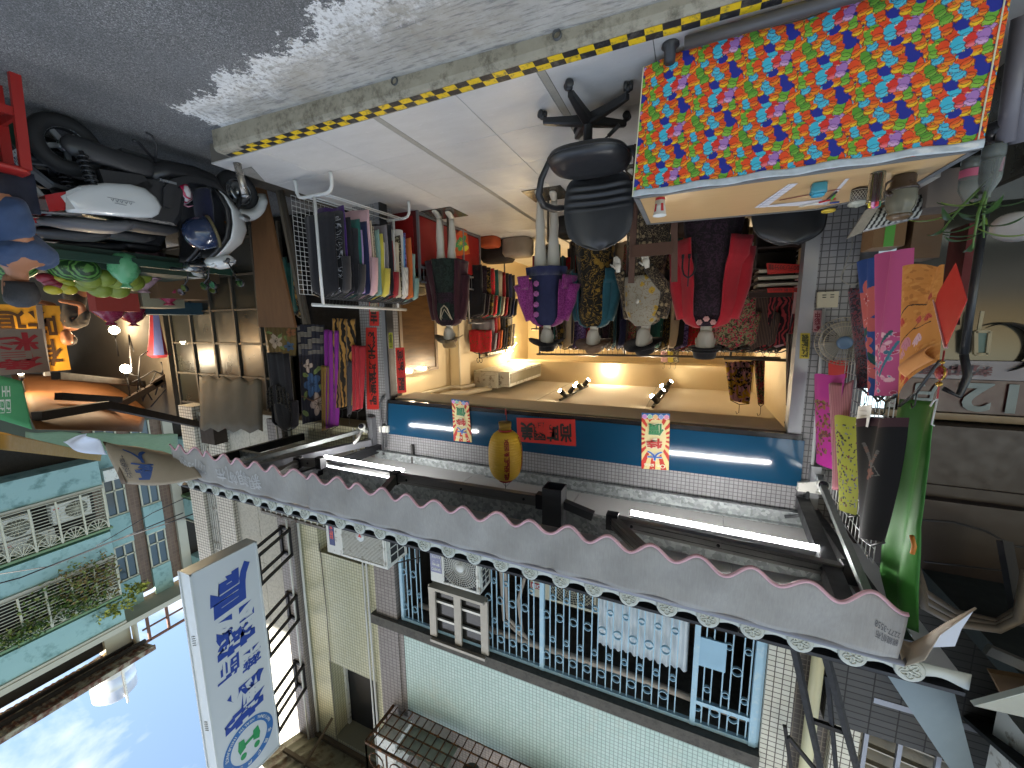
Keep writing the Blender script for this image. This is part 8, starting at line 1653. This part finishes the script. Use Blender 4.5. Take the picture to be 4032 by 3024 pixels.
skinned('shirt', [(b0+V((0, 0, .86)), .17, .14), (b0+V((0, -.04, 1.1)), .17, .14), (b0+V((0, -.1, 1.32)), .19, .14), (b0+V((0, -.14, 1.46)), .12, .1), (b0+l2*.2+V((0, -.1, 1.42)), .08), (b0+l2*.24+fl2*.1+V((0, 0, 1.2)), .065), (b0-l2*.2+V((0, -.1, 1.42)), .08), (b0-l2*.24+fl2*.1+V((0, 0, 1.2)), .065)], [(0, 1), (1, 2), (2, 3), (3, 4), (4, 5), (3, 6), (6, 7)], cloth('grey shirt', '#35322f', '#45413d'), m2)
h2 = b0+V((0, -.2, 1.66)); m = MB(); head_mesh(m, h2, -2.6, 1.0); m.build('head', SKN, m2); m = MB(); m.ball(h2+V((.02, .02, .04)), (.088, .1, .095), 16, 10); m.build('hair', mat('dark brown hair', '#241812', .7), m2)
hw = wpt((545, 1275, 10.0)); m = MB(); head_mesh(m, hw, -2.4, 1.0); hp = thing('person', 'white haired person behind the red banner in the market', 'person', (hw.x, hw.y, -.1)); m.build('head', SKN, hp); m = MB(); m.ball(hw+V((.02, .02, .05)), (.09, .1, .09), 14, 9); m.build('hair', mat('white hair', '#b9b6b0', .8), hp)
skinned('body', [(V((hw.x, hw.y, .8)), .16, .12), (V((hw.x, hw.y, hw.z-.35)), .18, .13), (V((hw.x, hw.y, hw.z-.18)), .1), (V((hw.x, hw.y, hw.z-.1)), .05), (V((hw.x, hw.y, -.05)), .12)], [(0, 1), (1, 2), (2, 3), (0, 4)], cloth('dark coat', '#1c1c1e', '#262628'), hp)
# ================================================================== LEFT: CLOTHES ON THE SIDE GRID, NEIGHBOUR'S SHOP
gl = thing('grid_panel', 'white wire grid panel hung under the canopy behind the orange print', 'grid panel', (-1.08, 3.2, 1.5))
grid(gl, V((-1.10, 2.95, 1.55)), V((0, .85, 0)), V((0, 0, 1.45)), 14, 16, .003, RAILW)
def side_cloth(label, x, px, cvs, name='garment', amp=.02, waves=3, t=.006, hook=True, cat='garment', collar=False):
    """garment hanging on the grid, parallel to it: photo corners at depth X = x"""
    P = [pt(q[0], q[1], X=x) if len(q) == 2 else pt(q[0], q[1], X=q[2]) for q in px]; A, B, C3, D = P; th_ = thing(name, label, cat, (A+B)/2)
    def fn(u, v):
        q = A.lerp(B, u).lerp(D.lerp(C3, u), v); return q+V((amp*math.sin(u*waves*2*PI+v*1.5)*(1.1-v)+.05*math.sin(PI*u), 0, .006*math.sin(u*11)*(1-v)))
    if isinstance(cvs, np.ndarray): painted('cloth', fn, 160, 240, cvs, th_, .75)
    else: m = MB(); m.sheet(36, 26, fn, t); m.build('cloth', cvs, th_)
    if hook:
        c = D.lerp(C3, .5); m = MB(); m.tube([D, c+V((0, 0, .03)), C3], .007, 6); m.tube([c+V((0, 0, .03)), c+V((0, .0, .09)), c+V((0, .02, .11)), c+V((0, .035, .09))], .003, 5); m.build('hanger', HANG, th_)
    return th_, fn
rs = random.Random(9)
# orange cheongsam with magnolias
cv = Canvas(260, 440, '#c08040')
for _ in range(160): cv.blob(rs.uniform(0, 260), rs.uniform(230, 440), rs.uniform(5, 18), rs.uniform(3, 8), rs.choice(['#b97a3a', '#c78a48', '#a86c34']), rs.uniform(-.3, .3))
for _ in range(90): cv.blob(rs.uniform(0, 260), rs.uniform(0, 120), rs.uniform(4, 14), rs.uniform(3, 7), rs.choice(['#b8743a', '#cc9150']), rs.uniform(-.3, .3))
cv.line([(0, 250), (90, 300), (190, 290)], 5, '#3c2a20'); cv.line([(40, 180), (120, 210), (230, 200)], 4, '#3c2a20'); cv.line([(120, 210), (170, 240)], 3, '#3c2a20')
for x, y, r, c, e in ((110, 75, 42, '#b3302c', '#7a1c1c'), (170, 175, 40, '#c9a8b4', '#8a5c70'), (95, 185, 38, '#b9788a', '#8a4a5c'), (70, 150, 24, '#c08a90', '#8c4a50'), (215, 240, 26, '#b34a40', '#7a2420'), (150, 250, 24, '#b8524a', '#7a2420'), (60, 265, 24, '#b24038', '#7a1c1c'), (205, 330, 26, '#a8483c', '#7a2420'), (140, 20, 20, '#a8362e', '#6a1c1c')):
    for k in range(4): a = -2.6+.55*k+rs.uniform(-.1, .1); cv.blob(x+math.cos(a)*r*.5, y+math.sin(a)*r*.5, r*.62, r*.26, c, a); cv.line([(x, y), (x+math.cos(a)*r*.9, y+math.sin(a)*r*.9)], 1.5, e)
t, fn = side_cloth('orange cheongsam printed with red and white magnolias', -.96, ((3595, 1040), (3760, 1045), (3700, 1420), (3540, 1600)), cv.a, amp=.03, waves=1.2)
m = MB(); m.sheet(14, 10, lambda u, v: fn(.62+.36*u, .82+.16*v)+V((.012+.03*math.sin(PI*v), 0, 0)), .004); m.build('sleeve_fold', cloth('orange silk', '#b3713a', '#c4854a'), t)
# pink, blue and dark printed pieces
cv = Canvas(120, 420, '#b0507c'); cv.a[150:] = hx('#b0507c')
for _ in range(70): cv.blob(rs.uniform(0, 120), rs.uniform(0, 190), rs.uniform(4, 12), rs.uniform(3, 8), rs.choice(['#c98aa0', '#a33c5c', '#3f6a7c', '#d3a8b0', '#6a8a9c']), rs.uniform(-1.5, 1.5), None, '#c9a0ac')
cv.line([(100, 190), (60, 120), (20, 20)], 7, '#2f5a5c'); cv.line([(110, 160), (80, 60)], 5, '#3c7484')
side_cloth('mallow pink wrap with floral upper part beside the orange cheongsam', -.99, ((3478, 1000), (3600, 980), (3530, 1560), (3455, 1560)), cv.a, amp=.03, waves=1.5)
cv = Canvas(110, 420, '#2f4a84')
for y, r in ((80, 30), (150, 26), (230, 44), (290, 44), (20, 30)): flower(cv, 50+rs.uniform(-14, 14), y, r*1.3, '#b9605e', '#c9a0a0', 5, rs.uniform(0, 1)); cv.blob(50, y, r*.3, r*.3, '#8c2030')
leaf2(cv, 30, 190, 26, .6, '#1f4a4c'); leaf2(cv, 84, 110, 24, 2.2, '#1f4a4c')
side_cloth('blue garment with large coral flowers next to the mallow pink wrap', -1.02, ((3402, 1030), (3482, 1010), (3480, 1560), (3440, 1560)), cv.a, amp=.025, waves=1.5)
side_cloth('dark patterned garment squeezed behind the blue flowered one', -1.05, ((3372, 1150), (3410, 1120), (3440, 1530), (3395, 1530)), cloth('dark grey red pattern', '#2a2530', '#6a3440', 24, 'patch', '#4a4452'), waves=1)
# upper row: magenta, dusty pink, lime, black
cv = Canvas(120, 300, '#96257c')
for _ in range(120): cv.blob(60+rs.gauss(0, 22), rs.uniform(30, 210), rs.uniform(3, 8), rs.uniform(2, 6), rs.choice(['#5a3426', '#7a4a30', '#4a2a38', '#6a5a34']), rs.uniform(-2, 2))
side_cloth('bright magenta garment with dark embroidery hung under the canopy', -.93, ((3220, 1475), (3330, 1475), (3285, 1850), (3222, 1810)), cv.a, amp=.02, waves=1)
side_cloth('dusty pink shirred blouse between magenta and lime garments', -.95, ((3290, 1520), (3360, 1500), (3330, 1935), (3300, 1930)), cloth('dusty rose shirring', '#7d4a54', '#8f5a62', 60, 'stripe'), waves=1)
cv = Canvas(140, 320, '#8a8f34')
for _ in range(260): cv.blob(rs.uniform(5, 135), rs.uniform(20, 290), rs.uniform(2, 6), rs.uniform(1.5, 4), rs.choice(['#3a3a3c', '#5a2a34', '#4c4c58', '#2a2a24', '#6a6c70']), rs.uniform(-2, 2))
side_cloth('lime green garment with dark floral print and white tag', -.92, ((3305, 1640), (3420, 1640), (3375, 2030), (3320, 2000)), cv.a, amp=.02, waves=1)
cv = Canvas(200, 420, '#0b0b0d')
for _ in range(90): cv.blob(rs.uniform(0, 30), rs.uniform(0, 380), rs.uniform(4, 9), rs.uniform(3, 6), rs.choice(['#5a4038', '#4a3430', '#6a4c40']), rs.uniform(-2, 2))
for x, y, r in ((100, 225, 26), (135, 235, 16), (90, 262, 12), (115, 300, 12)): flower(cv, x, y, r, '#6a4438', '#3a2a24')
for k in range(40): t_ = k/40; cv.blob(60+100*t_, 330-90*math.sin(t_*3), 6, 4, rs.choice(['#4a4a48', '#5a4840']), t_*3)
cv.line([(100, 240), (150, 260), (165, 230), (140, 225)], 3, '#55554f'); cv.a[390:] = hx('#3a2428')
side_cloth('long black garment with embroidered flowers beside the green sheet', -.90, ((3400, 1650), (3580, 1650), (3480, 2135), (3395, 2120)), cv.a, amp=.03, waves=1.5)
A, B, C3, D = [pt(x, y, X=-.86) for x, y in ((3380, 1600), (3437, 1592), (3418, 1682), (3370, 1672))]; tg = thing('price_tag', 'white handwritten price tag on the lime garment', 'tag', A); m = MB(); m.slab([A, B, C3, D], (.001, 0, 0)); m.build('card', PWH, tg)
m = MB()
for k, wd_ in enumerate((.5, .7, .45)): m.bar(A.lerp(D, .25+.22*k).lerp(B.lerp(C3, .25+.22*k), .2)+V((.003, 0, 0)), A.lerp(D, .25+.22*k).lerp(B.lerp(C3, .25+.22*k), .2+wd_)+V((.003, 0, .004)), .004, .001)
m.build('handwriting', INK, tg)
# green sheet
GS = NT('green plastic sheet'); GS.set(Base_Color=GS.mix(GS.noise(3, 4), rgb('#1d5a16'), rgb('#3c8a2a')), Roughness=.6); GS.bump(GS.noise(4, 3), .2, .02); GS = GS.mat
q = [pt(x, y, Y=Y) for x, y, Y in ((3545, 1570, 2.75), (3712, 1585, 2.45), (3640, 2010, 2.5), (3595, 2480, 2.6), (3480, 2400, 2.8))]
gs = thing('green_sheet', 'long green plastic sheet hanging from the canopy corner', 'sheet', (q[0]+q[1])/2)
rows_ = [(q[0], q[1]), (pt(3520, 1800, Y=2.78), pt(3680, 1800, Y=2.46)), (pt(3495, 2050, Y=2.8), pt(3618, 2070, Y=2.5)), (pt(3480, 2250, Y=2.82), pt(3606, 2300, Y=2.55)), (pt(3520, 2440, Y=2.8), pt(3600, 2490, Y=2.62))]
def gsf(u, v):
    f = v*4; i = min(3, int(f)); t_ = f-i; a = rows_[i][0].lerp(rows_[i+1][0], t_); b = rows_[i][1].lerp(rows_[i+1][1], t_); return a.lerp(b, u)+V((.02*math.sin(u*8+v*3), .015*math.sin(v*9), 0))
m = MB(); m.sheet(16, 40, gsf, .004); m.build('sheet', GS, gs)
m = MB(); a = pt(3690, 1570, Y=2.4); m.tube([a, a+V((0, 0, .0)), pt(3676, 1578, Y=2.4), pt(3662, 1600, Y=2.4)], .004, 6); m.tube([a, pt(3668, 1672, Y=2.4), pt(3680, 1676, Y=2.4)], .004, 6); solo(m, 'hook', RAILW, 'white wire hook clipped to the lower edge of the green sheet', 'hook')
m = MB(); m.tube([pt(3590, 2110, Y=2.5), pt(3600, 2150, Y=2.5), pt(3592, 2180, Y=2.5)], .010, 6); solo(m, 'orange_ribbon', mat('orange ribbon', '#b8701c', .5), 'orange ribbon tied to the green sheet', 'ribbon')
# red diamond with one character, chinese knot
A, B, C3, D = [pt(x, y, X=-.93) for x, y in ((3765, 1035), (3810, 1180), (3725, 1370), (3680, 1180))]; ds = thing('red_diamond', 'red diamond paper with a bold black character on the orange cheongsam', 'paper sign', A)
m = MB(); m.slab([A, B, C3, D], (.002, 0, 0)); m.build('paper', mat('bright red paper', '#b8241c', .5, var=.06), ds)
m = MB()
for p, q_ in ((D, C3),): m.bar(p, q_, .012, .006)
m.build('sequin_edge', mat('pink sequin', '#c9a0a0', .3, .3, .4, 200), ds)
m = MB(); c = (A+B+C3+D)/4; upv = pt(3745, 1270, X=-.93)-pt(3745, 1100, X=-.93); rtv = (pt(3725, 1180, X=-.93)-pt(3785, 1180, X=-.93)); letter(m, '旺', c-upv*.5+rtv*.5, -rtv, upv, .04, lift=-.006) if (-rtv).cross(upv).x > 0 else letter(m, '旺', c-upv*.5+rtv*.5, -rtv, upv, .04, lift=.006); m.build('lettering', INK, ds)
kn = thing('chinese_knot', 'red chinese knot with gold beads hanging beside the black cage bar', 'ornament', pt(3706, 1390, X=-.92)); m = MB(); a, b = pt(3718, 1380, X=-.92), pt(3690, 1570, X=-.92); m.tube([a, b], .003, 6); c = a.lerp(b, .46); m.ball(c, (.018, .022, .028), 12, 8)
for k in range(6): q_ = c+V((0, math.cos(k)*.02, math.sin(k)*.02)); m.ball(q_, .008, 7, 5)
m.build('knot', LR, kn); m = MB(); m.ball(c+V((0, 0, .045)), .011, 10, 7); m.ball(c-V((0, 0, .042)), .008, 8, 6); torus(m, c, .027, .004, (1, 0, 0), 20, 6); m.build('bead', mat('gold bead', '#a8843a', .3, .8), kn)
# wall fan, switch box, conduit, cable
fc = pt(3325, 1345, Y=3.72); fan = thing('wall_fan', 'cream wall fan with round wire guard and blue hub on the left pillar', 'fan', fc-V((0, 0, .2))); ax = V((.25, -1, .12)).normalized(); u, b_ = frame_of(ax); FW = mat('fan cream', '#9c9380', .5)
m = MB()
for k in range(46): a = 2*PI*k/46; d = u*math.cos(a)+b_*math.sin(a); m.tube([fc+ax*.055+d*.035, fc+ax*.05+d*.12, fc+ax*.03+d*.165, fc+d*.178, fc-ax*.04+d*.16], .0017, 4)
for r, z in ((.178, 0), (.12, .05), (.15, .037), (.035, .055)): torus(m, fc+ax*z, r, .003, ax, 40, 5)
m.build('guard', FW, fan)
m = MB(); m.lathe([(.048, .05), (.048, .058), (.03, .064), (0, .065)], fc, 26, ax); m.build('hub', mat('hub blue', '#5c7590', .4), fan)
m = MB()
for k in range(3):
    a0 = 2*PI*k/3; m.sheet(8, 4, lambda uu, vv: fc+(u*math.cos(a0+uu*1.2)+b_*math.sin(a0+uu*1.2))*(.04+.115*vv)+ax*(.03-.03*uu), .002)
m.lathe([(.05, -.14), (.055, -.05), (.03, .03), (0, .04)], fc, 16, ax); m.build('blade', mat('fan blade', '#7d7a72', .4), fan)
m = MB(); A, B, C3, D = [pt(x, y, Y=3.9) for x, y in ((3298, 1148), (3215, 1152), (3212, 1212), (3292, 1210))]; m.slab([A, B, C3, D], (0, -.035, 0)); sb_ = solo(m, 'socket_box', mat('switch cream', '#a39a84', .5), 'cream double socket box on the left tiled pillar', 'socket')
m = MB()
for fx in (.3, .68):
    for fz in (.2, .35): q_ = A.lerp(B, fx).lerp(D.lerp(C3, fx), fz)+V((0, -.036, 0)); m.box(q_.x-.012, q_.y-.002, q_.z-.003, q_.x+.012, q_.y+.001, q_.z+.003)
m.build('slot', DKHOLE, sb_)
m = MB(); m.tube([pt(3245, 1215, Y=3.87), pt(3225, 1500, Y=3.87), pt(3196, 1870, Y=3.87)], .012, 8); solo(m, 'conduit', mat('grey conduit', '#9fa1a2', .4), 'pale grey conduit rising from the socket box on the left pillar', 'conduit')
m = MB(); A, B, C3, D = [pt(x, y, Y=3.88) for x, y in ((3212, 1888), (3138, 1893), (3135, 1925), (3210, 1935))]; m.slab([A, B, C3, D], (0, -.05, 0)); solo(m, 'junction_box', OFFW, 'white junction box at the upper left of the blue panel', 'junction box')
m = MB(); A, B, C3, D = [pt(x, y, Y=3.88) for x, y in ((1536, 1675), (1502, 1676), (1503, 1698), (1537, 1700))]; m.slab([A, B, C3, D], (0, -.05, 0)); solo(m, 'junction_box', OFFW, 'small white junction box at the right end of the blue panel', 'junction box')
m = MB(); m.tube([pt(1512, 1560, Y=3.86), pt(1497, 1585, Y=3.84), pt(1500, 1640, Y=3.84), pt(1505, 1720, Y=3.84), pt(1510, 1790, Y=3.84)], .016, 8); m.tube([pt(1525, 1580, Y=3.86), pt(1522, 1680, Y=3.84), pt(1520, 1760, Y=3.84)], .012, 8); solo(m, 'conduit', mat('dark flexible conduit', '#3f4144', .5), 'dark grey flexible conduits beside the right end of the blue panel', 'conduit')
m = MB(); m.tube([pt(3180, 1935, Y=3.84), pt(3178, 1990, Y=3.8), pt(3150, 2030, Y=3.8), pt(3090, 2035, Y=3.82)], .014, 8); solo(m, 'conduit', mat('dark flexible conduit', '#3f4144', .5), 'bent grey conduit below the left junction box', 'conduit')
for px, py, l in ((3240, 1912, 'round white security camera at the left end of the canopy'), (1425, 1680, 'round white security camera near the right pillar')):
    c = pt(px, py, Y=3.7); t = thing('security_camera', l, 'camera', c); m = MB(); m.ball(c, .045, 18, 12); m.tube([c+V((0, 0, .03)), c+V((0, .08, .09))], .02, 10); m.build('shell', WHITE, t); d = V((.1 if px > 3000 else -.5, -1, -.5)).normalized(); m = MB(); m.lathe([(.034, .032), (.03, .044), (0, .046)], c, 18, d); m.build('lens', mat('lens black', (.01, .01, .015), .05), t)
a, b = pt(1425, 1690, Y=3.7), pt(1395, 1745, Y=3.5); m = MB(); m.tube([a, a.lerp(b, .5)+V((0, 0, .03)), b], .018, 8); solo(m, 'camera_pipe', WHITE, 'white bent pipe holding the camera near the right pillar', 'pipe')
c = pt(1470, 1210, Y=3.86); m = MB(); m.box(c.x-.055, 3.86, c.z-.05, c.x+.055, 3.9, c.z+.05); solo(m, 'socket_box', mat('switch cream', '#a39a84', .5), 'cream socket box on the right tiled pillar', 'socket')
c = pt(3360, 1080, Y=3.8); m = MB(); m.tube([c+V((.07*math.cos(a)*(1+.08*math.sin(a*3)), 0, .075*math.sin(a))) for a in [.3*i for i in range(46)]], .004, 5); m.tube([c+V((.07, 0, 0)), c+V((.02, .02, -.2)), c+V((.03, .02, -.4))], .004, 5); solo(m, 'cable_coil', mat('grey cable', '#3f3e3c', .6), 'coil of grey cable hanging on the left tiled pillar', 'cable')
# ---- neighbour's shop front on the left
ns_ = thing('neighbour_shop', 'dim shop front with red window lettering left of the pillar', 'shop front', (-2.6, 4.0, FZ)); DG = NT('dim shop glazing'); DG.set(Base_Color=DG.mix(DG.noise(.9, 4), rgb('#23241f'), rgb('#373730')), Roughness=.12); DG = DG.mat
a = pt(3745, 1650, Y=3.98); ZS = a.z
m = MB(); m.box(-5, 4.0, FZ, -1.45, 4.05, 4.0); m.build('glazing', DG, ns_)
m = MB(); m.box(-5, 3.94, ZS-.05, -1.25, 4.0, ZS+.0); m.build('window_sash', mat('tan sash', '#8c7c64', .5), ns_)
m = MB(); m.box(-5, 3.97, ZS-.30, -1.5, 3.998, ZS-.055); m.build('red_film', mat('dark red film', '#3c1a1a', .35), ns_)
m = MB(); m.box(-5, 3.965, ZS-.44, -1.5, 3.996, ZS-.305); m.build('pale_film', mat('grey lilac film', '#6f6d76', .4), ns_)
m = MB(); A = pt(3760, 1622, Y=3.955); letter(m, '月', V((-1.72, 3.955, ZS-.27)), V((.14, 0, 0)), V((0, 0, .19)), .02); letter(m, '12', V((-2.13, 3.955, ZS-.28)), V((.30, 0, 0)), V((0, 0, .21)), .02); letter(m, '班', V((-2.50, 3.955, ZS-.26)), V((.24, 0, 0)), V((0, 0, .20)), .02); m.build('lettering', mat('grey letters', '#6f7d80', .5), ns_)
m = MB(); letter(m, '284', V((-2.42, 3.95, ZS-.405)), V((.26, 0, 0)), V((0, 0, .07)), .02); letter(m, '新莊區', V((-1.98, 3.95, ZS-.41)), V((.40, 0, 0)), V((0, 0, .08)), .02); m.build('small_lettering', mat('dark red letters', '#4c1c28', .5), ns_)
m = MB(); m.box(-5, 3.80, ZS+.02, -1.25, 3.98, ZS+.46); m.box(-5, 3.78, ZS+.46, -1.25, 3.98, ZS+.55); m.box(-5, 3.7, ZS+.55, -1.25, 3.98, ZS+1.1); m.build('shutter_box', mat('brown shutter box', '#332b27', .5), ns_)
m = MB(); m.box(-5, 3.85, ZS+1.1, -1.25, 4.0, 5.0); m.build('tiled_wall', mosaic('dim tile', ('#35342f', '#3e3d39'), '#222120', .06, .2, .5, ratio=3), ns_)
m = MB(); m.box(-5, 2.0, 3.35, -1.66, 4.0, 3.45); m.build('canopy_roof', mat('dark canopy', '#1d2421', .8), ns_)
for z0, y0 in ((2.9, 3.0), (3.05, 2.7), (2.75, 3.2)): pass
m = MB()
for k in range(3): m.tube([pt(x, y, Y=3.2-.12*k) for x, y in ((3610, 2240+25*k), (3640, 2330+30*k), (3760, 2410+22*k), (3930, 2450+14*k), (4010, 2400+20*k), (4040, 2250))], .022, 8)
solo(m, 'hose', mat('beige hose', '#6d6355', .6), 'thick beige hoses looping under the dark canopy at the photo edge', 'hose')
m = MB(); m.tube([pt(x, y, Y=3.5) for x, y in ((3610, 2045), (3750, 2055), (3880, 2090), (3990, 2150), (4060, 2160))], .008, 6); m.tube([pt(x, y, Y=3.45) for x, y in ((3640, 2210), (3800, 2230), (4060, 2260))], .006, 6); m.bar(pt(3955, 2130, Y=3.4), pt(4020, 2480, Y=3.2), .05); solo(m, 'wall_cables', CAB, 'black cables and bracket on the dim wall above the brown shutter box', 'cables')
m = MB(); m.bar(pt(3885, 2555, Y=2.6), pt(4080, 2640, Y=2.6), .03, .05); solo(m, 'metal_profile', mat('pale profile', '#55534d', .5, .3), 'pale metal profile at the edge under the neighbour canopy', 'profile')
m = MB(); m.slab([pt(x, y, Y=2.4) for x, y in ((3900, 2650), (4080, 2680), (4080, 2830), (3960, 2760))], (0, .03, 0)); solo(m, 'ochre_panel', mat('ochre panel', '#5c4018', .7), 'dim ochre panel with green edge at the photo edge', 'panel')
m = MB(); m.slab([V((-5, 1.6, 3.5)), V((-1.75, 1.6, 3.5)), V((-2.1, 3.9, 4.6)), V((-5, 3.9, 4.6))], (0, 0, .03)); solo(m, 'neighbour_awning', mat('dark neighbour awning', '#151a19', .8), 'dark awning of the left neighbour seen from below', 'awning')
# dark bar, crescent ornament, framed picture on the glass
m = MB(); m.tube([pt(3795, 1395, Y=3.3), pt(3810, 1480, Y=3.3), pt(3775, 1560, Y=3.3), pt(3715, 1530, Y=3.3)], [.02, .022, .02, .015], 10); m.tube([pt(3795, 1395, Y=3.3), pt(3880, 820, Y=3.3)], .02, 10); solo(m, 'black_pipe', mat('black bent pipe', (.02, .021, .024), .4), 'black bent pipe beside the orange cheongsam', 'pipe')
c = pt(3945, 1370, Y=3.95); m = MB(); m.tube([c+V((-.17*math.cos(a), 0, -.17*math.sin(a))) for a in [-1.3+.14*i for i in range(26)]], [.004+.045*math.sin(PI*i/25) for i in range(26)], 8, flat=.3); solo(m, 'crescent_ornament', mat('brown crescent', '#1f1a14', .6), 'dark brown crescent ornament on the shop glass', 'ornament')
A, B, C3, D = [pt(x, y, Y=3.9) for x, y in ((3895, 1305), (3840, 1305), (3840, 1395), (3885, 1395))]; pf = thing('picture_frame', 'small cream framed picture by the crescent ornament', 'picture', A); m = MB()
for p, q_ in ((A, B), (B, C3), (C3, D), (D, A)): m.bar(p, q_, .025, .02)
m.build('frame', mat('cream frame', '#8f8568', .5), pf); m = MB(); m.slab([A, B, C3, D], (0, .006, 0)); m.build('picture', mat('picture teal', '#4c6a64', .5, var=.4, scale=14), pf)
m = MB(); A, B, C3, D = [pt(x, y, Y=3.9) for x, y in ((3878, 1225), (3862, 1225), (3848, 1305), (3862, 1305))]; m.slab([A, B, C3, D], (0, .01, 0)); solo(m, 'cream_strip', mat('cream frame', '#8f8568', .5), 'cream strip leaning above the framed picture', 'strip')
# glass counter, stacks and boxes behind the table
gc = thing('glass_counter', 'dim glass counter with mirror pieces at the left edge', 'counter', (-2.3, 3.1, FZ)); m = MB(); m.box(-3.6, 2.75, FZ, -1.55, 3.5, .78); m.build('body', mat('counter dark', '#33322e', .3, var=.3, scale=5), gc); m = MB(); m.box(-3.65, 2.7, .79, -1.5, 3.55, .81); m.build('top', mat('counter glass', '#565751', .1), gc)
m = MB()
for x in (-3.6, -2.9, -2.2, -1.55): m.bar((x, 2.745, FZ), (x, 2.745, .78), .03)
m.build('frame', ALU, gc)
for i, (px, py, Y, s_, c_, l, z0) in enumerate(((3560, 640, 3.2, (.22, .3, .28), '#a3a29c', 'white paper pile beside the counter table', .40), (3480, 900, 3.5, (.16, .2, .26), '#6f5232', 'brown cardboard box with green stripe behind the pens', None), (3620, 930, 3.5, (.14, .2, .3), '#5c4630', 'second brown cardboard box near the bamboo', None), (3700, 760, 3.3, (.2, .24, .2), '#6d6259', 'mottled pinkish stone slab behind the bamboo', None), (3780, 1050, 3.6, (.06, .2, .5), '#5a1c1c', 'dark red cloth strip near the glass counter', None))):
    q = pt(px, py, Y=Y); m = MB(); m.box(q.x-s_[0]/2, q.y-s_[1]/2, q.z-s_[2]/2, q.x+s_[0]/2, q.y+s_[1]/2, q.z+s_[2]/2); bx_ = solo(m, 'paper_pile' if i == 0 else 'stone_slab' if i == 3 else 'cloth_strip' if i == 4 else 'cardboard_box', mat('left '+c_, c_, .8, var=.2), l, ['paper', 'box', 'box', 'slab', 'cloth'][i])
    if i == 1: m = MB(); m.box(q.x-.025, q.y-s_[1]/2-.002, q.z-s_[2]/2, q.x+.025, q.y-s_[1]/2, q.z+s_[2]/2); m.build('tape', mat('green tape', '#3f8a2a', .4), bx_)
cv = Canvas(160, 120, '#1a1a1a')
for k in range(9): cv.a[:, :][((cv.X+cv.Y*.2) % 18) < 9] = hx('#a8a8a0')
A, B, C3, D = [pt(x, y, Y=3.25) for x, y in ((3640, 760), (3410, 840), (3400, 905), (3620, 850))]
t = thing('striped_bag', 'black and white striped paper bag lying behind the jug', 'bag', A); painted('cloth', lambda u, v: A.lerp(B, u).lerp(D.lerp(C3, u), v)+V((0, -.03*math.sin(PI*v), 0)), 40, 30, cv.a, t, .6, .02)
m = MB(); a, b = pt(3395, 915, Y=3.2), pt(3470, 800, Y=3.2); m.slab([a, b, b+V((.07, 0, .03)), a+V((.07, 0, .03))], (0, .02, 0)); solo(m, 'magazine', mat('magazine grey', '#8a8478', .5, var=.35, scale=60), 'folded printed magazine beside the striped bag', 'magazine')
m = MB(); m.tube([pt(4030, 60, Y=2.6), pt(3960, 560, Y=2.75)], .035, 12); m.tube([pt(4080, 80, Y=2.6), pt(4010, 560, Y=2.75)], .035, 12); solo(m, 'floor_tubes', mat('grey tubes', '#77747a', .4), 'pair of grey pipes beside the left end of the tablecloth', 'pipe')
m = MB(); a = pt(3960, 520, Y=2.8); m.loft([superr(a, .10*s_, .09*s_, z, 2.4) for s_, z in ((.6, -.05), (1, -.03), (1.05, .0), (.6, .04), (.2, .05))]); solo(m, 'black_bag', mat('black film', (.03, .03, .033), .25, bump=.8, bscale=14), 'crumpled black bag at the foot of the bottles', 'bag')
a = pt(4010, 880, Y=2.9); m = MB(); m.lathe([(0, 0), (.06, .008), (.09, .02), (.09, .03), (.06, .04), (0, .042)], a, 24, (.4, -.5, .7)); solo(m, 'white_dish', mat('dish white', '#a09d97', .4), 'white dish standing at the edge right of the bamboo', 'dish')
m = MB(); m.tube([(-1.25, 2.36, FZ+.045), (.10, 2.40, FZ+.045)], .03, 14); solo(m, 'floor_pipe', mat('grey floor pipe', '#5a5858', .4, .2), 'grey pipe lying along the kerb under the tablecloth', 'pipe')
# steel post and loose bits on the forecourt edge
ps_ = thing('steel_post', 'short stainless post at the right corner of the forecourt', 'post', (3.74, 2.46, FZ)); a, b = V((3.74, 2.46, FZ)), V((3.73, 2.50, .36)); m = MB(); m.tube([a, b], .03, 16); m.build('tube', mat('worn stainless', '#a39c92', .3, .8, .15), ps_); m = MB(); m.tube([b-V((0, 0, .01)), b+V((0, 0, .005))], .033, 16); m.build('cap', RIM, ps_)
m = MB(); m.slab([(3.70, 2.56, FZ+.002), (3.95, 2.56, FZ+.002), (3.95, 2.86, FZ+.002)], (0, 0, .003)); tag(m.build('cement_patch', CONC), None, None, None, 'structure')
m = MB(); m.box(3.97, 2.95, -.14, 4.6, 4.3, -.05); tag(m.build('gutter', concrete('gutter dirt', '#3a342c', '#5c5346', (.03, .025, .02), .6, 8), keep=True), None, None, None, 'structure')
